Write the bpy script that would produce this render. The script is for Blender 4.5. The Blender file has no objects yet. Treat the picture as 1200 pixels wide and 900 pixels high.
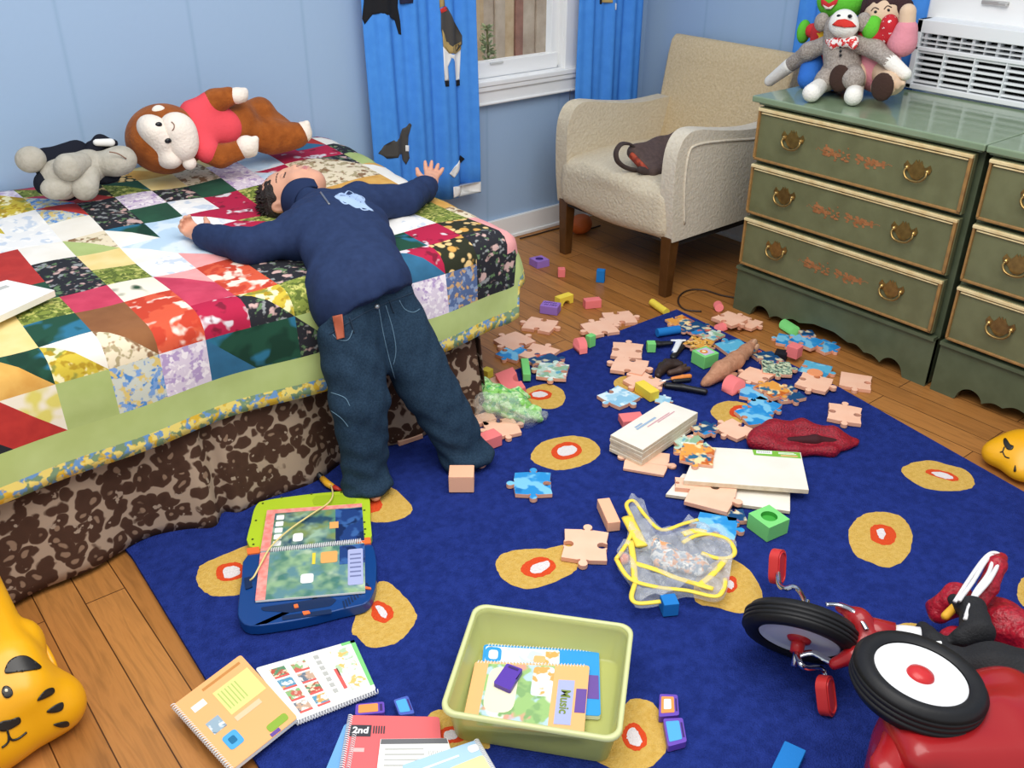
import bpy, bmesh, math, random
import numpy as np
from mathutils import Vector, Matrix, Euler
from mathutils.geometry import delaunay_2d_cdt, tessellate_polygon

# ------------------------------------------------------------------ camera, light, exposure
scene = bpy.context.scene
COL = scene.collection
FOC = 1095.69            # focal length in pixels of a 1200 wide frame
YAW, PIT, ROL = 0.680023, 0.504694, 0.00644
CAMH = 1.5
_f = np.array([math.sin(YAW)*math.cos(PIT), math.cos(YAW)*math.cos(PIT), -math.sin(PIT)])
_r = np.array([math.cos(YAW), -math.sin(YAW), 0.0]); _u = np.cross(_r, _f)
RR = math.cos(ROL)*_r + math.sin(ROL)*_u
UU = -math.sin(ROL)*_r + math.cos(ROL)*_u
cam = bpy.data.cameras.new('camera'); cam_o = bpy.data.objects.new('camera', cam); COL.objects.link(cam_o)
cam.sensor_width = 36.0; cam.lens = FOC/1200*36.0; cam.clip_start = 0.05
cam_o.matrix_world = Matrix(((RR[0], UU[0], -_f[0], 0), (RR[1], UU[1], -_f[1], 0), (RR[2], UU[2], -_f[2], CAMH), (0, 0, 0, 1)))
scene.camera = cam_o
scene.view_settings.view_transform = 'Standard'
scene.view_settings.look = 'None'
scene.view_settings.exposure = 0.0
scene.view_settings.gamma = 1.0
scene.view_settings.use_curve_mapping = False

world = bpy.data.worlds.new('world'); scene.world = world; world.use_nodes = True
_bg = world.node_tree.nodes['Background']
_bg.inputs[0].default_value = (0.88, 0.94, 1.0, 1); _bg.inputs[1].default_value = 0.72

def area_light(name, loc, target, size, power, color):
    l = bpy.data.lights.new(name, 'AREA'); l.shape = 'RECTANGLE'; l.size, l.size_y = size; l.energy = power; l.color = color
    o = bpy.data.objects.new(name, l); COL.objects.link(o); o.location = loc
    o.rotation_euler = (Vector(target) - Vector(loc)).to_track_quat('-Z', 'Y').to_euler()
    return o
area_light('bounced_flash', (0.9, 0.9, 2.45), (1.2, 1.5, 0), (2.2, 2.0), 72, (1.0, 0.97, 0.93))  # area lamp standing in for flash bounced off a ceiling that isn't built

area_light('fence_fill_light', (2.6, 3.62, 2.45), (2.7, 4.25, 0.8), (1.6, 0.4), 16, (1.0, 0.98, 0.95))  # added lamp, out of view above, to brighten the fence like daylight

# ------------------------------------------------------------------ pixel of the photograph -> point of the room
def ray(px, py):
    return _f + RR*((px-600)/FOC) - UU*((py-450)/FOC)
def at(px, py, z=0.0):
    d = ray(px, py); t = (z-CAMH)/d[2]; return Vector((d[0]*t, d[1]*t, z))
def atx(px, py, x):
    d = ray(px, py); t = x/d[0]; return Vector((x, d[1]*t, CAMH+d[2]*t))
def aty(px, py, y):
    d = ray(px, py); t = y/d[1]; return Vector((d[0]*t, y, CAMH+d[2]*t))
def ang(p, q):
    return math.atan2(q[1]-p[1], q[0]-p[0])

# ------------------------------------------------------------------ colours and materials
def lin(c):
    return c/12.92 if c <= 0.04045 else ((c+0.055)/1.055)**2.4
def hexc(h, a=1.0):
    h = h.lstrip('#'); return tuple(lin(int(h[i:i+2], 16)/255) for i in (0, 2, 4)) + (a,)
MATS = {}
def nodes_of(m):
    return m.node_tree.nodes, m.node_tree.links
def ramp(N, stops, interp='LINEAR'):
    r = N.new('ShaderNodeValToRGB'); r.color_ramp.interpolation = interp
    e = r.color_ramp.elements
    while len(e) < len(stops): e.new(0.5)
    for i, (p, c) in enumerate(stops):
        e[i].position = p; e[i].color = hexc(c) if isinstance(c, str) else c
    return r
def mat(name, color, rough=0.6, metal=0.0, var=None, bump=None, spec=0.5, trans=0.0, alpha=1.0, coat=0.0, sheen=0.0, ior=1.45, coord='Object'):
    """var = (scale, second colour, detail) mixes a noise-chosen second colour; bump = (scale, strength)"""
    if name in MATS: return MATS[name]
    m = bpy.data.materials.new(name); m.use_nodes = True; MATS[name] = m
    N, L = nodes_of(m); b = N['Principled BSDF']
    b.inputs['Base Color'].default_value = hexc(color); b.inputs['Roughness'].default_value = rough
    b.inputs['Metallic'].default_value = metal; b.inputs['Specular IOR Level'].default_value = spec
    b.inputs['Transmission Weight'].default_value = trans; b.inputs['Alpha'].default_value = alpha
    b.inputs['Coat Weight'].default_value = coat; b.inputs['Sheen Weight'].default_value = sheen; b.inputs['IOR'].default_value = ior
    tc = N.new('ShaderNodeTexCoord')
    if var:
        n = N.new('ShaderNodeTexNoise'); n.inputs['Scale'].default_value = var[0]; n.inputs['Detail'].default_value = var[2] if len(var) > 2 else 3
        r = ramp(N, [(0.35, color), (0.65, var[1])])
        L.new(tc.outputs[coord], n.inputs['Vector']); L.new(n.outputs['Fac'], r.inputs['Fac']); L.new(r.outputs['Color'], b.inputs['Base Color'])
    if bump:
        n2 = N.new('ShaderNodeTexNoise'); n2.inputs['Scale'].default_value = bump[0]; n2.inputs['Detail'].default_value = 4
        bp = N.new('ShaderNodeBump'); bp.inputs['Strength'].default_value = bump[1]; bp.inputs['Distance'].default_value = 0.01
        L.new(tc.outputs[coord], n2.inputs['Vector']); L.new(n2.outputs['Fac'], bp.inputs['Height']); L.new(bp.outputs['Normal'], b.inputs['Normal'])
    return m
def print_mat(name, base, spots, scale, thr=0.55, rough=0.85, kind='noise', detail=2, sharp=0.03, bump=None):
    """printed fabric or paper: spots = list of colours laid over base with several noise or cell masks"""
    if name in MATS: return MATS[name]
    m = bpy.data.materials.new(name); m.use_nodes = True; MATS[name] = m
    N, L = nodes_of(m); b = N['Principled BSDF']; b.inputs['Roughness'].default_value = rough; b.inputs['Specular IOR Level'].default_value = 0.25
    tc = N.new('ShaderNodeTexCoord'); cur = None
    for i, c in enumerate(spots):
        mp = N.new('ShaderNodeMapping'); mp.inputs['Location'].default_value = (3.1*i+1.3, 7.7*i, 2.2*i); L.new(tc.outputs['Object'], mp.inputs['Vector'])
        if kind == 'cell':
            t = N.new('ShaderNodeTexVoronoi'); t.inputs['Scale'].default_value = scale*(1+0.3*i); out = t.outputs['Distance']
            st = [(max(thr-sharp, 0), (1, 1, 1, 1)), (thr, (0, 0, 0, 1))]
        else:
            t = N.new('ShaderNodeTexNoise'); t.inputs['Scale'].default_value = scale*(1+0.3*i); t.inputs['Detail'].default_value = detail; out = t.outputs['Fac']
            st = [(thr-sharp, (0, 0, 0, 1)), (thr+sharp, (1, 1, 1, 1))]
        L.new(mp.outputs['Vector'], t.inputs['Vector'])
        r = ramp(N, st); L.new(out, r.inputs['Fac'])
        mx = N.new('ShaderNodeMix'); mx.data_type = 'RGBA'
        L.new(r.outputs['Color'], mx.inputs['Factor'])
        if cur is None: mx.inputs['A'].default_value = hexc(base)
        else: L.new(cur, mx.inputs['A'])
        mx.inputs['B'].default_value = hexc(c); cur = mx.outputs['Result']
    L.new(cur, b.inputs['Base Color'])
    if bump:
        n2 = N.new('ShaderNodeTexNoise'); n2.inputs['Scale'].default_value = bump[0]
        bp = N.new('ShaderNodeBump'); bp.inputs['Strength'].default_value = bump[1]; bp.inputs['Distance'].default_value = 0.01
        L.new(tc.outputs['Object'], n2.inputs['Vector']); L.new(n2.outputs['Fac'], bp.inputs['Height']); L.new(bp.outputs['Normal'], b.inputs['Normal'])
    return m

# ------------------------------------------------------------------ mesh builder
def rotz(a): return Matrix.Rotation(a, 4, 'Z')
class MB:
    def __init__(s): s.v = []; s.f = []; s.m = []
    def add(s, vs, fs, mi=0, M=None):
        o = len(s.v)
        s.v += [tuple(M @ Vector(v)) if M is not None else tuple(v) for v in vs]
        s.f += [tuple(i+o for i in f) for f in fs]
        s.m += list(mi) if isinstance(mi, (list, tuple)) else [mi]*len(fs)
        return s
    def box(s, c, d, mi=0, M=None):
        x, y, z = d[0]/2, d[1]/2, d[2]/2
        vs = [(c[0]+i*x, c[1]+j*y, c[2]+k*z) for i in (-1, 1) for j in (-1, 1) for k in (-1, 1)]
        return s.add(vs, [(0, 1, 3, 2), (4, 6, 7, 5), (0, 4, 5, 1), (2, 3, 7, 6), (0, 2, 6, 4), (1, 5, 7, 3)], mi, M)
    def prism(s, pts, z0, z1, mi=0, M=None, top=None, bot=None, ax='z'):
        n = len(pts); mp = {'z': lambda p, z: (p[0], p[1], z), 'x': lambda p, z: (z, p[0], p[1]), 'y': lambda p, z: (p[0], z, p[1])}[ax]
        vs = [mp(p, z0) for p in pts] + [mp(p, z1) for p in pts]
        tri = tessellate_polygon([[Vector((p[0], p[1], 0)) for p in pts]])
        sides = [(i, (i+1) % n, (i+1) % n+n, i+n) for i in range(n)]
        bots = [tuple(t) for t in tri]; tops = [tuple(i+n for i in t) for t in tri]
        return s.add(vs, sides+tops+bots, [mi]*n + [mi if top is None else top]*len(tops) + [mi if bot is None else bot]*len(bots), M)
    def tube(s, path, r, n=10, mi=0, cap=True, M=None, closed=False, flat=None):
        P = [Vector(p) for p in path]; k = len(P); R = r if isinstance(r, (list, tuple)) else [r]*k
        vs = []; up = None
        for i in range(k):
            if closed: t = P[(i+1) % k]-P[i-1]
            else: t = P[min(i+1, k-1)]-P[max(i-1, 0)]
            t.normalize()
            if up is None:
                up = Vector((0, 0, 1)) if abs(t.z) < 0.9 else Vector((1, 0, 0))
            a = t.cross(up)
            if a.length < 1e-5: a = t.cross(Vector((0.3, 0.9, 0.1)))
            a.normalize(); b = a.cross(t).normalized(); up = b
            fl = flat or 1.0
            for j in range(n):
                th = 2*math.pi*j/n; vs.append(P[i]+a*(math.cos(th)*R[i])+b*(math.sin(th)*R[i]*fl))
        fs = [(i*n+j, i*n+(j+1) % n, ((i+1) % k)*n+(j+1) % n, ((i+1) % k)*n+j) for i in range(k if closed else k-1) for j in range(n)]
        if cap and not closed: fs += [tuple(range(n-1, -1, -1)), tuple((k-1)*n+j for j in range(n))]
        return s.add(vs, fs, mi, M)
    def lathe(s, prof, n=32, mi=0, M=None):
        """prof = [(radius, height)], about z"""
        k = len(prof); vs = [(r*math.cos(2*math.pi*j/n), r*math.sin(2*math.pi*j/n), h) for r, h in prof for j in range(n)]
        fs = [(i*n+j, i*n+(j+1) % n, (i+1)*n+(j+1) % n, (i+1)*n+j) for i in range(k-1) for j in range(n)]
        ms = [mi[i] if isinstance(mi, (list, tuple)) else mi for i in range(k-1) for j in range(n)]
        return s.add(vs, fs, ms, M)
    def grid(s, fn, nu, nv, mi=0, M=None):
        vs = [fn(i/nu, j/nv) for i in range(nu+1) for j in range(nv+1)]
        fs = [(i*(nv+1)+j, (i+1)*(nv+1)+j, (i+1)*(nv+1)+j+1, i*(nv+1)+j+1) for i in range(nu) for j in range(nv)]
        ms = [mi(f) if callable(mi) else mi for f in range(len(fs))]
        return s.add(vs, fs, ms, M)
    def sphere(s, c, r, n=16, mi=0, M=None):
        rr = r if isinstance(r, (tuple, list)) else (r, r, r); k = n//2
        vs = [(c[0]+rr[0]*math.sin(math.pi*i/k)*math.cos(2*math.pi*j/n), c[1]+rr[1]*math.sin(math.pi*i/k)*math.sin(2*math.pi*j/n), c[2]+rr[2]*math.cos(math.pi*i/k)) for i in range(k+1) for j in range(n)]
        return s.add(vs, [(i*n+j, (i+1)*n+j, (i+1)*n+(j+1) % n, i*n+(j+1) % n) for i in range(k) for j in range(n)], mi, M)
def fill_poly(out, step):
    """outline -> (2-D verts, triangles) with interior points every step"""
    n = len(out); P = [Vector((p[0], p[1])) for p in out]
    xs = [p.x for p in P]; ys = [p.y for p in P]
    pts = list(P); ed = [(i, (i+1) % n) for i in range(n)]
    def inside(x, y):
        c = False
        for i in range(n):
            a, b = P[i], P[i-1]
            if (a.y > y) != (b.y > y) and x < (b.x-a.x)*(y-a.y)/(b.y-a.y)+a.x: c = not c
        return c
    x = min(xs)+step/2
    while x < max(xs):
        y = min(ys)+step/2
        while y < max(ys):
            if inside(x, y) and min((Vector((x, y))-p).length for p in P) > step*0.4: pts.append(Vector((x, y)))
            y += step
        x += step
    r = delaunay_2d_cdt(pts, ed, [], 1, 1e-6)
    return [(v.x, v.y) for v in r[0]], [tuple(f) for f in r[2]]
def smooth_closed(pts, sub=4):
    """Catmull-Rom through a closed outline"""
    n = len(pts); o = []
    for i in range(n):
        p0, p1, p2, p3 = (Vector(pts[(i+k) % n]) for k in (-1, 0, 1, 2))
        for k in range(sub):
            t = k/sub
            o.append(tuple(0.5*((2*p1)+(p2-p0)*t+(2*p0-5*p1+4*p2-p3)*t*t+(3*p1-p0-3*p2+p3)*t**3)))
    return o
def smooth_path(pts, sub=6):
    P = [Vector(p) for p in pts]; n = len(P); o = []
    for i in range(n-1):
        p0, p1, p2, p3 = P[max(i-1, 0)], P[i], P[i+1], P[min(i+2, n-1)]
        for k in range(sub):
            t = k/sub
            o.append(0.5*((2*p1)+(p2-p0)*t+(2*p0-5*p1+4*p2-p3)*t*t+(3*p1-p0-3*p2+p3)*t**3))
    return o+[P[-1]]
def obj(name, mb, mats, parent=None, smooth=False, bevel=0, seg=2, loc=None, rot=None, world=False, label=None, kind=None, solid=0, sub=0):
    if world and parent is not None:
        inv = (Matrix.Translation(parent.location) @ parent.rotation_euler.to_matrix().to_4x4()).inverted()
        pv = [tuple(inv @ Vector(v)) for v in mb.v]
    else: pv = mb.v
    me = bpy.data.meshes.new(name); me.from_pydata(pv, [], mb.f)
    for m in (mats if isinstance(mats, (list, tuple)) else [mats]): me.materials.append(m)
    me.polygons.foreach_set('material_index', mb.m)
    me.validate()
    bm = bmesh.new(); bm.from_mesh(me); bmesh.ops.recalc_face_normals(bm, faces=bm.faces); bm.to_mesh(me); bm.free()
    if smooth: me.polygons.foreach_set('use_smooth', [True]*len(me.polygons))
    me.update()
    o = bpy.data.objects.new(name, me); COL.objects.link(o)
    if parent is not None: o.parent = parent
    if loc is not None: o.location = loc
    if rot is not None: o.rotation_euler = rot
    if sub:
        md = o.modifiers.new('sub', 'SUBSURF'); md.levels = md.render_levels = sub
    if solid:
        md = o.modifiers.new('solid', 'SOLIDIFY'); md.thickness = solid; md.offset = -1
    if bevel:
        md = o.modifiers.new('bevel', 'BEVEL'); md.width = bevel; md.segments = seg; md.limit_method = 'ANGLE'; md.angle_limit = 0.6
        if not smooth:
            me.polygons.foreach_set('use_smooth', [True]*len(me.polygons))
        md.harden_normals = True
    if label: o['label'] = label
    if kind: o['kind'] = kind
    return o
def tag(o, label, cat, group=None, kind=None):
    o['label'] = label; o['category'] = cat
    if group: o['group'] = group
    if kind: o['kind'] = kind
    return o
def thing(name, label, cat, loc=(0, 0, 0), rz=0, group=None):
    o = bpy.data.objects.new(name, None); COL.objects.link(o); o.empty_display_size = 0.05
    o.location = loc; o.rotation_euler = (0, 0, rz)
    return tag(o, label, cat, group)
def struct(name, mb, mats, parent=None, **k):
    o = obj(name, mb, mats, parent, **k); o['kind'] = 'structure'; return o
def dup(root, loc, rz, label=None, group=None):
    r = root.copy(); COL.objects.link(r); r.location = loc; r.rotation_euler = (0, 0, rz)
    if label: r['label'] = label
    if group: r['group'] = group
    for ch in list(root.children):
        c = ch.copy(); COL.objects.link(c); c.parent = r
        for g in list(ch.children):
            d = g.copy(); COL.objects.link(d); d.parent = c
    return r
def writing(name, text, size, m, parent, loc, rot, label=None, bold=0.0, align='CENTER', sx=1.0):
    cu = bpy.data.curves.new(name, 'FONT'); cu.body = text; cu.size = size; cu.extrude = 0.0004; cu.offset = bold
    cu.align_x = align; cu.align_y = 'CENTER'; cu.materials.append(m)
    tmp = bpy.data.objects.new(name, cu); COL.objects.link(tmp); bpy.context.view_layer.update()
    me = bpy.data.meshes.new_from_object(tmp.evaluated_get(bpy.context.evaluated_depsgraph_get())); bpy.data.objects.remove(tmp)
    me.materials.clear(); me.materials.append(m)
    o = bpy.data.objects.new(name, me); COL.objects.link(o); o.parent = parent; o.location = loc; o.rotation_euler = rot
    if label: o['label'] = label
    return o

# ------------------------------------------------------------------ blended solids (for bodies, cloth and plush)
class Blob:
    """tapered limbs and ellipsoids blended into one skin, turned into a mesh by surface nets"""
    def __init__(s, k=0.02): s.P = []; s.k = k
    def limb(s, a, b, ra, rb=None, k=None, op='+', flat=None):
        s.P.append(('l', np.array(a, float), np.array(b, float), ra, ra if rb is None else rb, s.k if k is None else k, op, flat)); return s
    def chain(s, pts, rs, k=None, op='+', flat=None):
        for i in range(len(pts)-1): s.limb(pts[i], pts[i+1], rs[i], rs[i+1], k if i == 0 or k is None else min(k, 0.01), op, flat)
        return s
    def ell(s, c, r, M=None, k=None, op='+'):
        s.P.append(('e', np.array(c, float), np.array(r, float), None if M is None else np.array(M, float), s.k if k is None else k, op)); return s
    def box(s, c, r, rad, M=None, k=None, op='+'):
        s.P.append(('b', np.array(c, float), np.array(r, float), rad, None if M is None else np.array(M, float), s.k if k is None else k, op)); return s
    def plane(s, p, n, k=0.004):      # cut away what lies on the side the normal points to
        s.P.append(('p', np.array(p, float), np.array(n, float)/np.linalg.norm(n), k, 'i')); return s
    def __call__(s, X):
        D = None
        for q in s.P:
            if q[0] == 'l':
                _, a, b, ra, rb, k, op, flat = q; ba = b-a; L2 = float(ba@ba)+1e-12
                pa = X-a; h = np.clip(pa@ba/L2, 0, 1); w = pa-h[:, None]*ba
                if flat is not None:
                    n = np.array(flat[0], float); n = n/np.linalg.norm(n); c = w@n; w = w+np.outer(c*(flat[1]-1), n)
                d = np.linalg.norm(w, axis=1)-(ra+(rb-ra)*h)
            elif q[0] == 'e':
                _, c, r, Mx, k, op = q; p = X-c
                if Mx is not None: p = p@Mx
                k0 = np.linalg.norm(p/r, axis=1); k1 = np.linalg.norm(p/(r*r), axis=1); d = k0*(k0-1)/np.maximum(k1, 1e-9)
                d = np.where(k0 < 0.05, -r.min(), d)
            elif q[0] == 'b':
                _, c, r, rad, Mx, k, op = q; p = X-c
                if Mx is not None: p = p@Mx
                w = np.abs(p)-(r-rad); d = np.linalg.norm(np.maximum(w, 0), axis=1)+np.minimum(w.max(1), 0)-rad
            else:
                _, p0, n, k, op = q; d = (X-p0)@n
            if D is None: D = d; continue
            if op == '+':
                if k > 0: h = np.maximum(k-np.abs(D-d), 0)/k; D = np.minimum(D, d)-h*h*k*0.25
                else: D = np.minimum(D, d)
            else:
                e = -d if op == '-' else d
                h = np.maximum(k-np.abs(D-e), 0)/max(k, 1e-6); D = np.maximum(D, e)+h*h*k*0.25
        return D
    def bounds(s, m=0.02):
        lo = np.full(3, 1e9); hi = -lo
        for q in s.P:
            if q[0] == 'l' and q[6] == '+':
                r = max(q[3], q[4]); lo = np.minimum(lo, np.minimum(q[1], q[2])-r); hi = np.maximum(hi, np.maximum(q[1], q[2])+r)
            if q[0] in 'eb' and q[-1] == '+':
                r = np.array(q[2]).max() if q[3 if q[0] == 'e' else 4] is not None else np.array(q[2]); lo = np.minimum(lo, q[1]-r); hi = np.maximum(hi, q[1]+r)
        return lo-m, hi+m
def blob_mesh(F, h, bounds=None, noise=None, pick=None):
    """mesh of F(X) = 0; pick(points) -> material index per face"""
    lo, hi = bounds if bounds is not None else F.bounds()
    lo = np.array(lo, float); hi = np.array(hi, float)
    B = 8; nb = np.ceil((hi-lo)/(h*B)).astype(int); n = nb*B+1
    fn = F if noise is None else (lambda X: F(X)+noise(X))
    idx = np.argwhere(np.ones(nb, bool)); cen = lo+(idx*B+B/2)*h; dc = fn(cen)
    V = np.ones(n, np.float32); need = np.zeros(n, bool)
    for (i, j, k), d in zip(idx, dc):
        sl = (slice(i*B, i*B+B+1), slice(j*B, j*B+B+1), slice(k*B, k*B+B+1))
        if abs(d) < B*h*0.87*1.5+0.01: need[sl] = True
        elif d < 0: V[i*B:i*B+B, j*B:j*B+B, k*B:k*B+B] = -1
    pts = np.argwhere(need); V[need] = fn(lo+pts*h)
    ins = V < 0
    cc = np.zeros(n-1, np.int8)
    for a in (0, 1):
        for b in (0, 1):
            for c in (0, 1): cc += ins[a:n[0]-1+a, b:n[1]-1+b, c:n[2]-1+c]
    cells = np.argwhere((cc > 0) & (cc < 8)); cid = np.full(n-1, -1, np.int64); cid[tuple(cells.T)] = np.arange(len(cells))
    acc = np.zeros((len(cells), 3)); cnt = np.zeros(len(cells))
    for ax in range(3):
        o1, o2 = [x for x in range(3) if x != ax]
        for s1 in (0, 1):
            for s2 in (0, 1):
                p = cells.copy(); p[:, o1] += s1; p[:, o2] += s2; q = p.copy(); q[:, ax] += 1
                va = V[tuple(p.T)].astype(float); vb = V[tuple(q.T)].astype(float); x = (va < 0) != (vb < 0)
                t = np.where(x, va/np.where(x, va-vb, 1), 0); pos = p.astype(float); pos[:, ax] += t
                acc[x] += pos[x]; cnt[x] += 1
    P = lo+acc/cnt[:, None]*h
    faces = []
    for ax in range(3):
        o1, o2 = (ax+1) % 3, (ax+2) % 3
        sl0 = [slice(None)]*3; sl1 = [slice(None)]*3; sl0[ax] = slice(0, -1); sl1[ax] = slice(1, None)
        e = np.argwhere(ins[tuple(sl0)] != ins[tuple(sl1)])
        e = e[(e[:, o1] > 0) & (e[:, o2] > 0) & (e[:, o1] < n[o1]-1) & (e[:, o2] < n[o2]-1)]
        fl = ins[tuple(e.T)]
        def g(a, b):
            c = e.copy(); c[:, o1] -= a; c[:, o2] -= b; return cid[tuple(c.T)]
        quad = np.stack([g(0, 0), g(1, 0), g(1, 1), g(0, 1)], 1)
        quad[~fl] = quad[~fl][:, ::-1]; faces.append(quad)
    Fq = np.concatenate(faces); Fq = Fq[(Fq >= 0).all(1)]
    mb = MB(); mb.v = [tuple(p) for p in P]; mb.f = [tuple(int(i) for i in f) for f in Fq]
    if pick is not None: mb.m = [int(i) for i in pick(P[Fq].mean(1))]
    else: mb.m = [0]*len(mb.f)
    return mb
def blob(name, F, h, mats, parent=None, world=False, noise=None, pick=None, label=None, bounds=None):
    return obj(name, blob_mesh(F, h, bounds, noise, pick), mats, parent, smooth=True, world=world, label=label)
def frame3(x, y):
    """rotation matrix whose columns are x, y made square to x, and their cross"""
    x = Vector(x).normalized(); y = Vector(y); y = (y-x*y.dot(x)).normalized(); z = x.cross(y)
    return np.array([[x[i], y[i], z[i]] for i in range(3)])

from mathutils.bvhtree import BVHTree
class Skin:
    """finds where a line of sight meets a finished mesh, to sew details onto it"""
    def __init__(s, *objs):
        v = []; f = []
        for o in objs:
            n = len(v); M = Matrix.Translation(o.parent.location) @ o.parent.rotation_euler.to_matrix().to_4x4() if o.parent else Matrix.Identity(4)
            v += [M @ x.co for x in o.data.vertices]; f += [tuple(i+n for i in p.vertices) for p in o.data.polygons]
        s.t = BVHTree.FromPolygons(v, f)
    def hit(s, px, py, off=0.0):
        d = Vector(ray(px, py)).normalized(); r = s.t.ray_cast(Vector((0, 0, CAMH)), d)
        if r[0] is None: return None
        n = r[1] if r[1].dot(d) < 0 else -r[1]
        return r[0]+n*off
    def path(s, pts, off=0.001, sub=5):
        P = smooth_path([(p[0], p[1], 0) for p in pts], sub); o = [s.hit(p.x, p.y, off) for p in P]
        return [p for p in o if p is not None]
    def patch(s, pts, off=0.001, step=2.0):
        v, f = fill_poly(pts, step); q = [s.hit(x, y, off) for x, y in v]
        ok = [i for i, p in enumerate(q) if p is not None]; re = {i: k for k, i in enumerate(ok)}
        return MB().add([q[i] for i in ok], [tuple(re[i] for i in t) for t in f if all(i in re for i in t)])
def sewn(o, parent_root):
    """the mesh was written in room coordinates: undo the root's location"""
    o.matrix_parent_inverse = Matrix.Translation(-Vector(parent_root.location)); return o
# ================================================================== the room
YA, XB, WT = 3.2245, 3.40, 2.5
def wood_floor_mat():
    m = bpy.data.materials.new('oak_strip_floor'); m.use_nodes = True; N, L = nodes_of(m); b = N['Principled BSDF']
    tc = N.new('ShaderNodeTexCoord'); mp = N.new('ShaderNodeMapping'); mp.inputs['Rotation'].default_value = (0, 0, math.pi/2)
    L.new(tc.outputs['Object'], mp.inputs['Vector'])
    br = N.new('ShaderNodeTexBrick'); br.inputs['Scale'].default_value = 1.0; br.inputs['Brick Width'].default_value = 0.95; br.inputs['Row Height'].default_value = 0.09
    br.inputs['Mortar Size'].default_value = 0.0016; br.inputs['Mortar Smooth'].default_value = 0.3; br.inputs['Bias'].default_value = 0.0
    br.offset = 0.37; br.inputs['Color1'].default_value = hexc('#b97e43'); br.inputs['Color2'].default_value = hexc('#a36b35'); br.inputs['Mortar'].default_value = hexc('#4f2d12')
    L.new(mp.outputs['Vector'], br.inputs['Vector'])
    m2 = N.new('ShaderNodeMapping'); m2.inputs['Scale'].default_value = (26, 2.2, 1); L.new(tc.outputs['Object'], m2.inputs['Vector'])
    n = N.new('ShaderNodeTexNoise'); n.inputs['Scale'].default_value = 2.2; n.inputs['Detail'].default_value = 6; n.inputs['Distortion'].default_value = 1.2; L.new(m2.outputs['Vector'], n.inputs['Vector'])
    r = ramp(N, [(0.3, '#a9a9a9'), (0.55, '#ffffff'), (0.75, '#d8d0c8')]); L.new(n.outputs['Fac'], r.inputs['Fac'])
    mx = N.new('ShaderNodeMix'); mx.data_type = 'RGBA'; mx.blend_type = 'MULTIPLY'; mx.inputs['Factor'].default_value = 0.5
    L.new(br.outputs['Color'], mx.inputs['A']); L.new(r.outputs['Color'], mx.inputs['B']); L.new(mx.outputs['Result'], b.inputs['Base Color'])
    b.inputs['Roughness'].default_value = 0.34; b.inputs['Specular IOR Level'].default_value = 0.35
    bp = N.new('ShaderNodeBump'); bp.inputs['Strength'].default_value = 0.25; bp.inputs['Distance'].default_value = 0.002; L.new(br.outputs['Fac'], bp.inputs['Height']); bp.invert = True
    L.new(bp.outputs['Normal'], b.inputs['Normal'])
    return m
struct('floor', MB().box((0.9, 0.9, -0.05), (5.2, 4.9, 0.1)), wood_floor_mat())
def panel_mat(name, axis):
    m = bpy.data.materials.new(name); m.use_nodes = True; N, L = nodes_of(m); b = N['Principled BSDF']
    tc = N.new('ShaderNodeTexCoord'); mp = N.new('ShaderNodeMapping'); L.new(tc.outputs['Object'], mp.inputs['Vector'])
    mp.inputs['Rotation'].default_value = (math.pi/2, 0, 0) if axis == 'x' else (math.pi/2, 0, math.pi/2)
    sp = N.new('ShaderNodeSeparateXYZ'); L.new(tc.outputs['Object'], sp.inputs[0])
    mth = N.new('ShaderNodeMath'); mth.operation = 'PINGPONG'; mth.inputs[1].default_value = 0.205
    L.new(sp.outputs[0 if axis == 'x' else 1], mth.inputs[0])
    r = ramp(N, [(0.0, '#95b1cf'), (0.010, '#a0bad8'), (1.0, '#a0bad8')]); 
    L.new(mth.outputs[0], r.inputs['Fac'])
    n = N.new('ShaderNodeTexNoise'); n.inputs['Scale'].default_value = 60; bp = N.new('ShaderNodeBump'); bp.inputs['Strength'].default_value = 0.06; bp.inputs['Distance'].default_value = 0.01
    L.new(tc.outputs['Object'], n.inputs['Vector']); L.new(n.outputs['Fac'], bp.inputs['Height']); L.new(bp.outputs['Normal'], b.inputs['Normal'])
    L.new(r.outputs['Color'], b.inputs['Base Color']); b.inputs['Roughness'].default_value = 0.42; b.inputs['Specular IOR Level'].default_value = 0.3
    return m
pmA, pmB = panel_mat('blue_panelling_back', 'x'), panel_mat('blue_panelling_right', 'y')
WX0, WX1, WZ0, WZ1 = 2.02, 2.90, 0.72, 1.95           # opening of the back window
w = MB()
for x0, x1, z0, z1 in ((-1.7, WX0, 0, WT), (WX1, XB+0.12, 0, WT), (WX0, WX1, 0, WZ0), (WX0, WX1, WZ1, WT)):
    w.box(((x0+x1)/2, YA+0.06, (z0+z1)/2), (x1-x0, 0.12, z1-z0))
struct('wall_back', w, pmA)
AY0, AY1, AZ0, AZ1 = 0.95, 1.86, 0.78, 1.75            # opening of the right window
w = MB()
for y0, y1, z0, z1 in ((-1.5, AY0, 0, WT), (AY1, YA, 0, WT), (AY0, AY1, 0, AZ0), (AY0, AY1, AZ1, WT)):
    w.box((XB+0.06, (y0+y1)/2, (z0+z1)/2), (0.12, y1-y0, z1-z0))
struct('wall_right', w, pmB)
white = mat('white_gloss_paint', '#efefee', 0.35)
b = MB().box((0.85, YA-0.009, 0.05), (5.1, 0.018, 0.1)).box((0.85, YA-0.013, 0.008), (5.1, 0.026, 0.016))
struct('baseboard_back', b, white, bevel=0.003)
b = MB().box((XB-0.009, 0.85, 0.05), (0.018, 4.7, 0.1)).box((XB-0.013, 0.85, 0.008), (0.026, 4.7, 0.016))
struct('baseboard_right', b, white, bevel=0.003)
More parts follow.
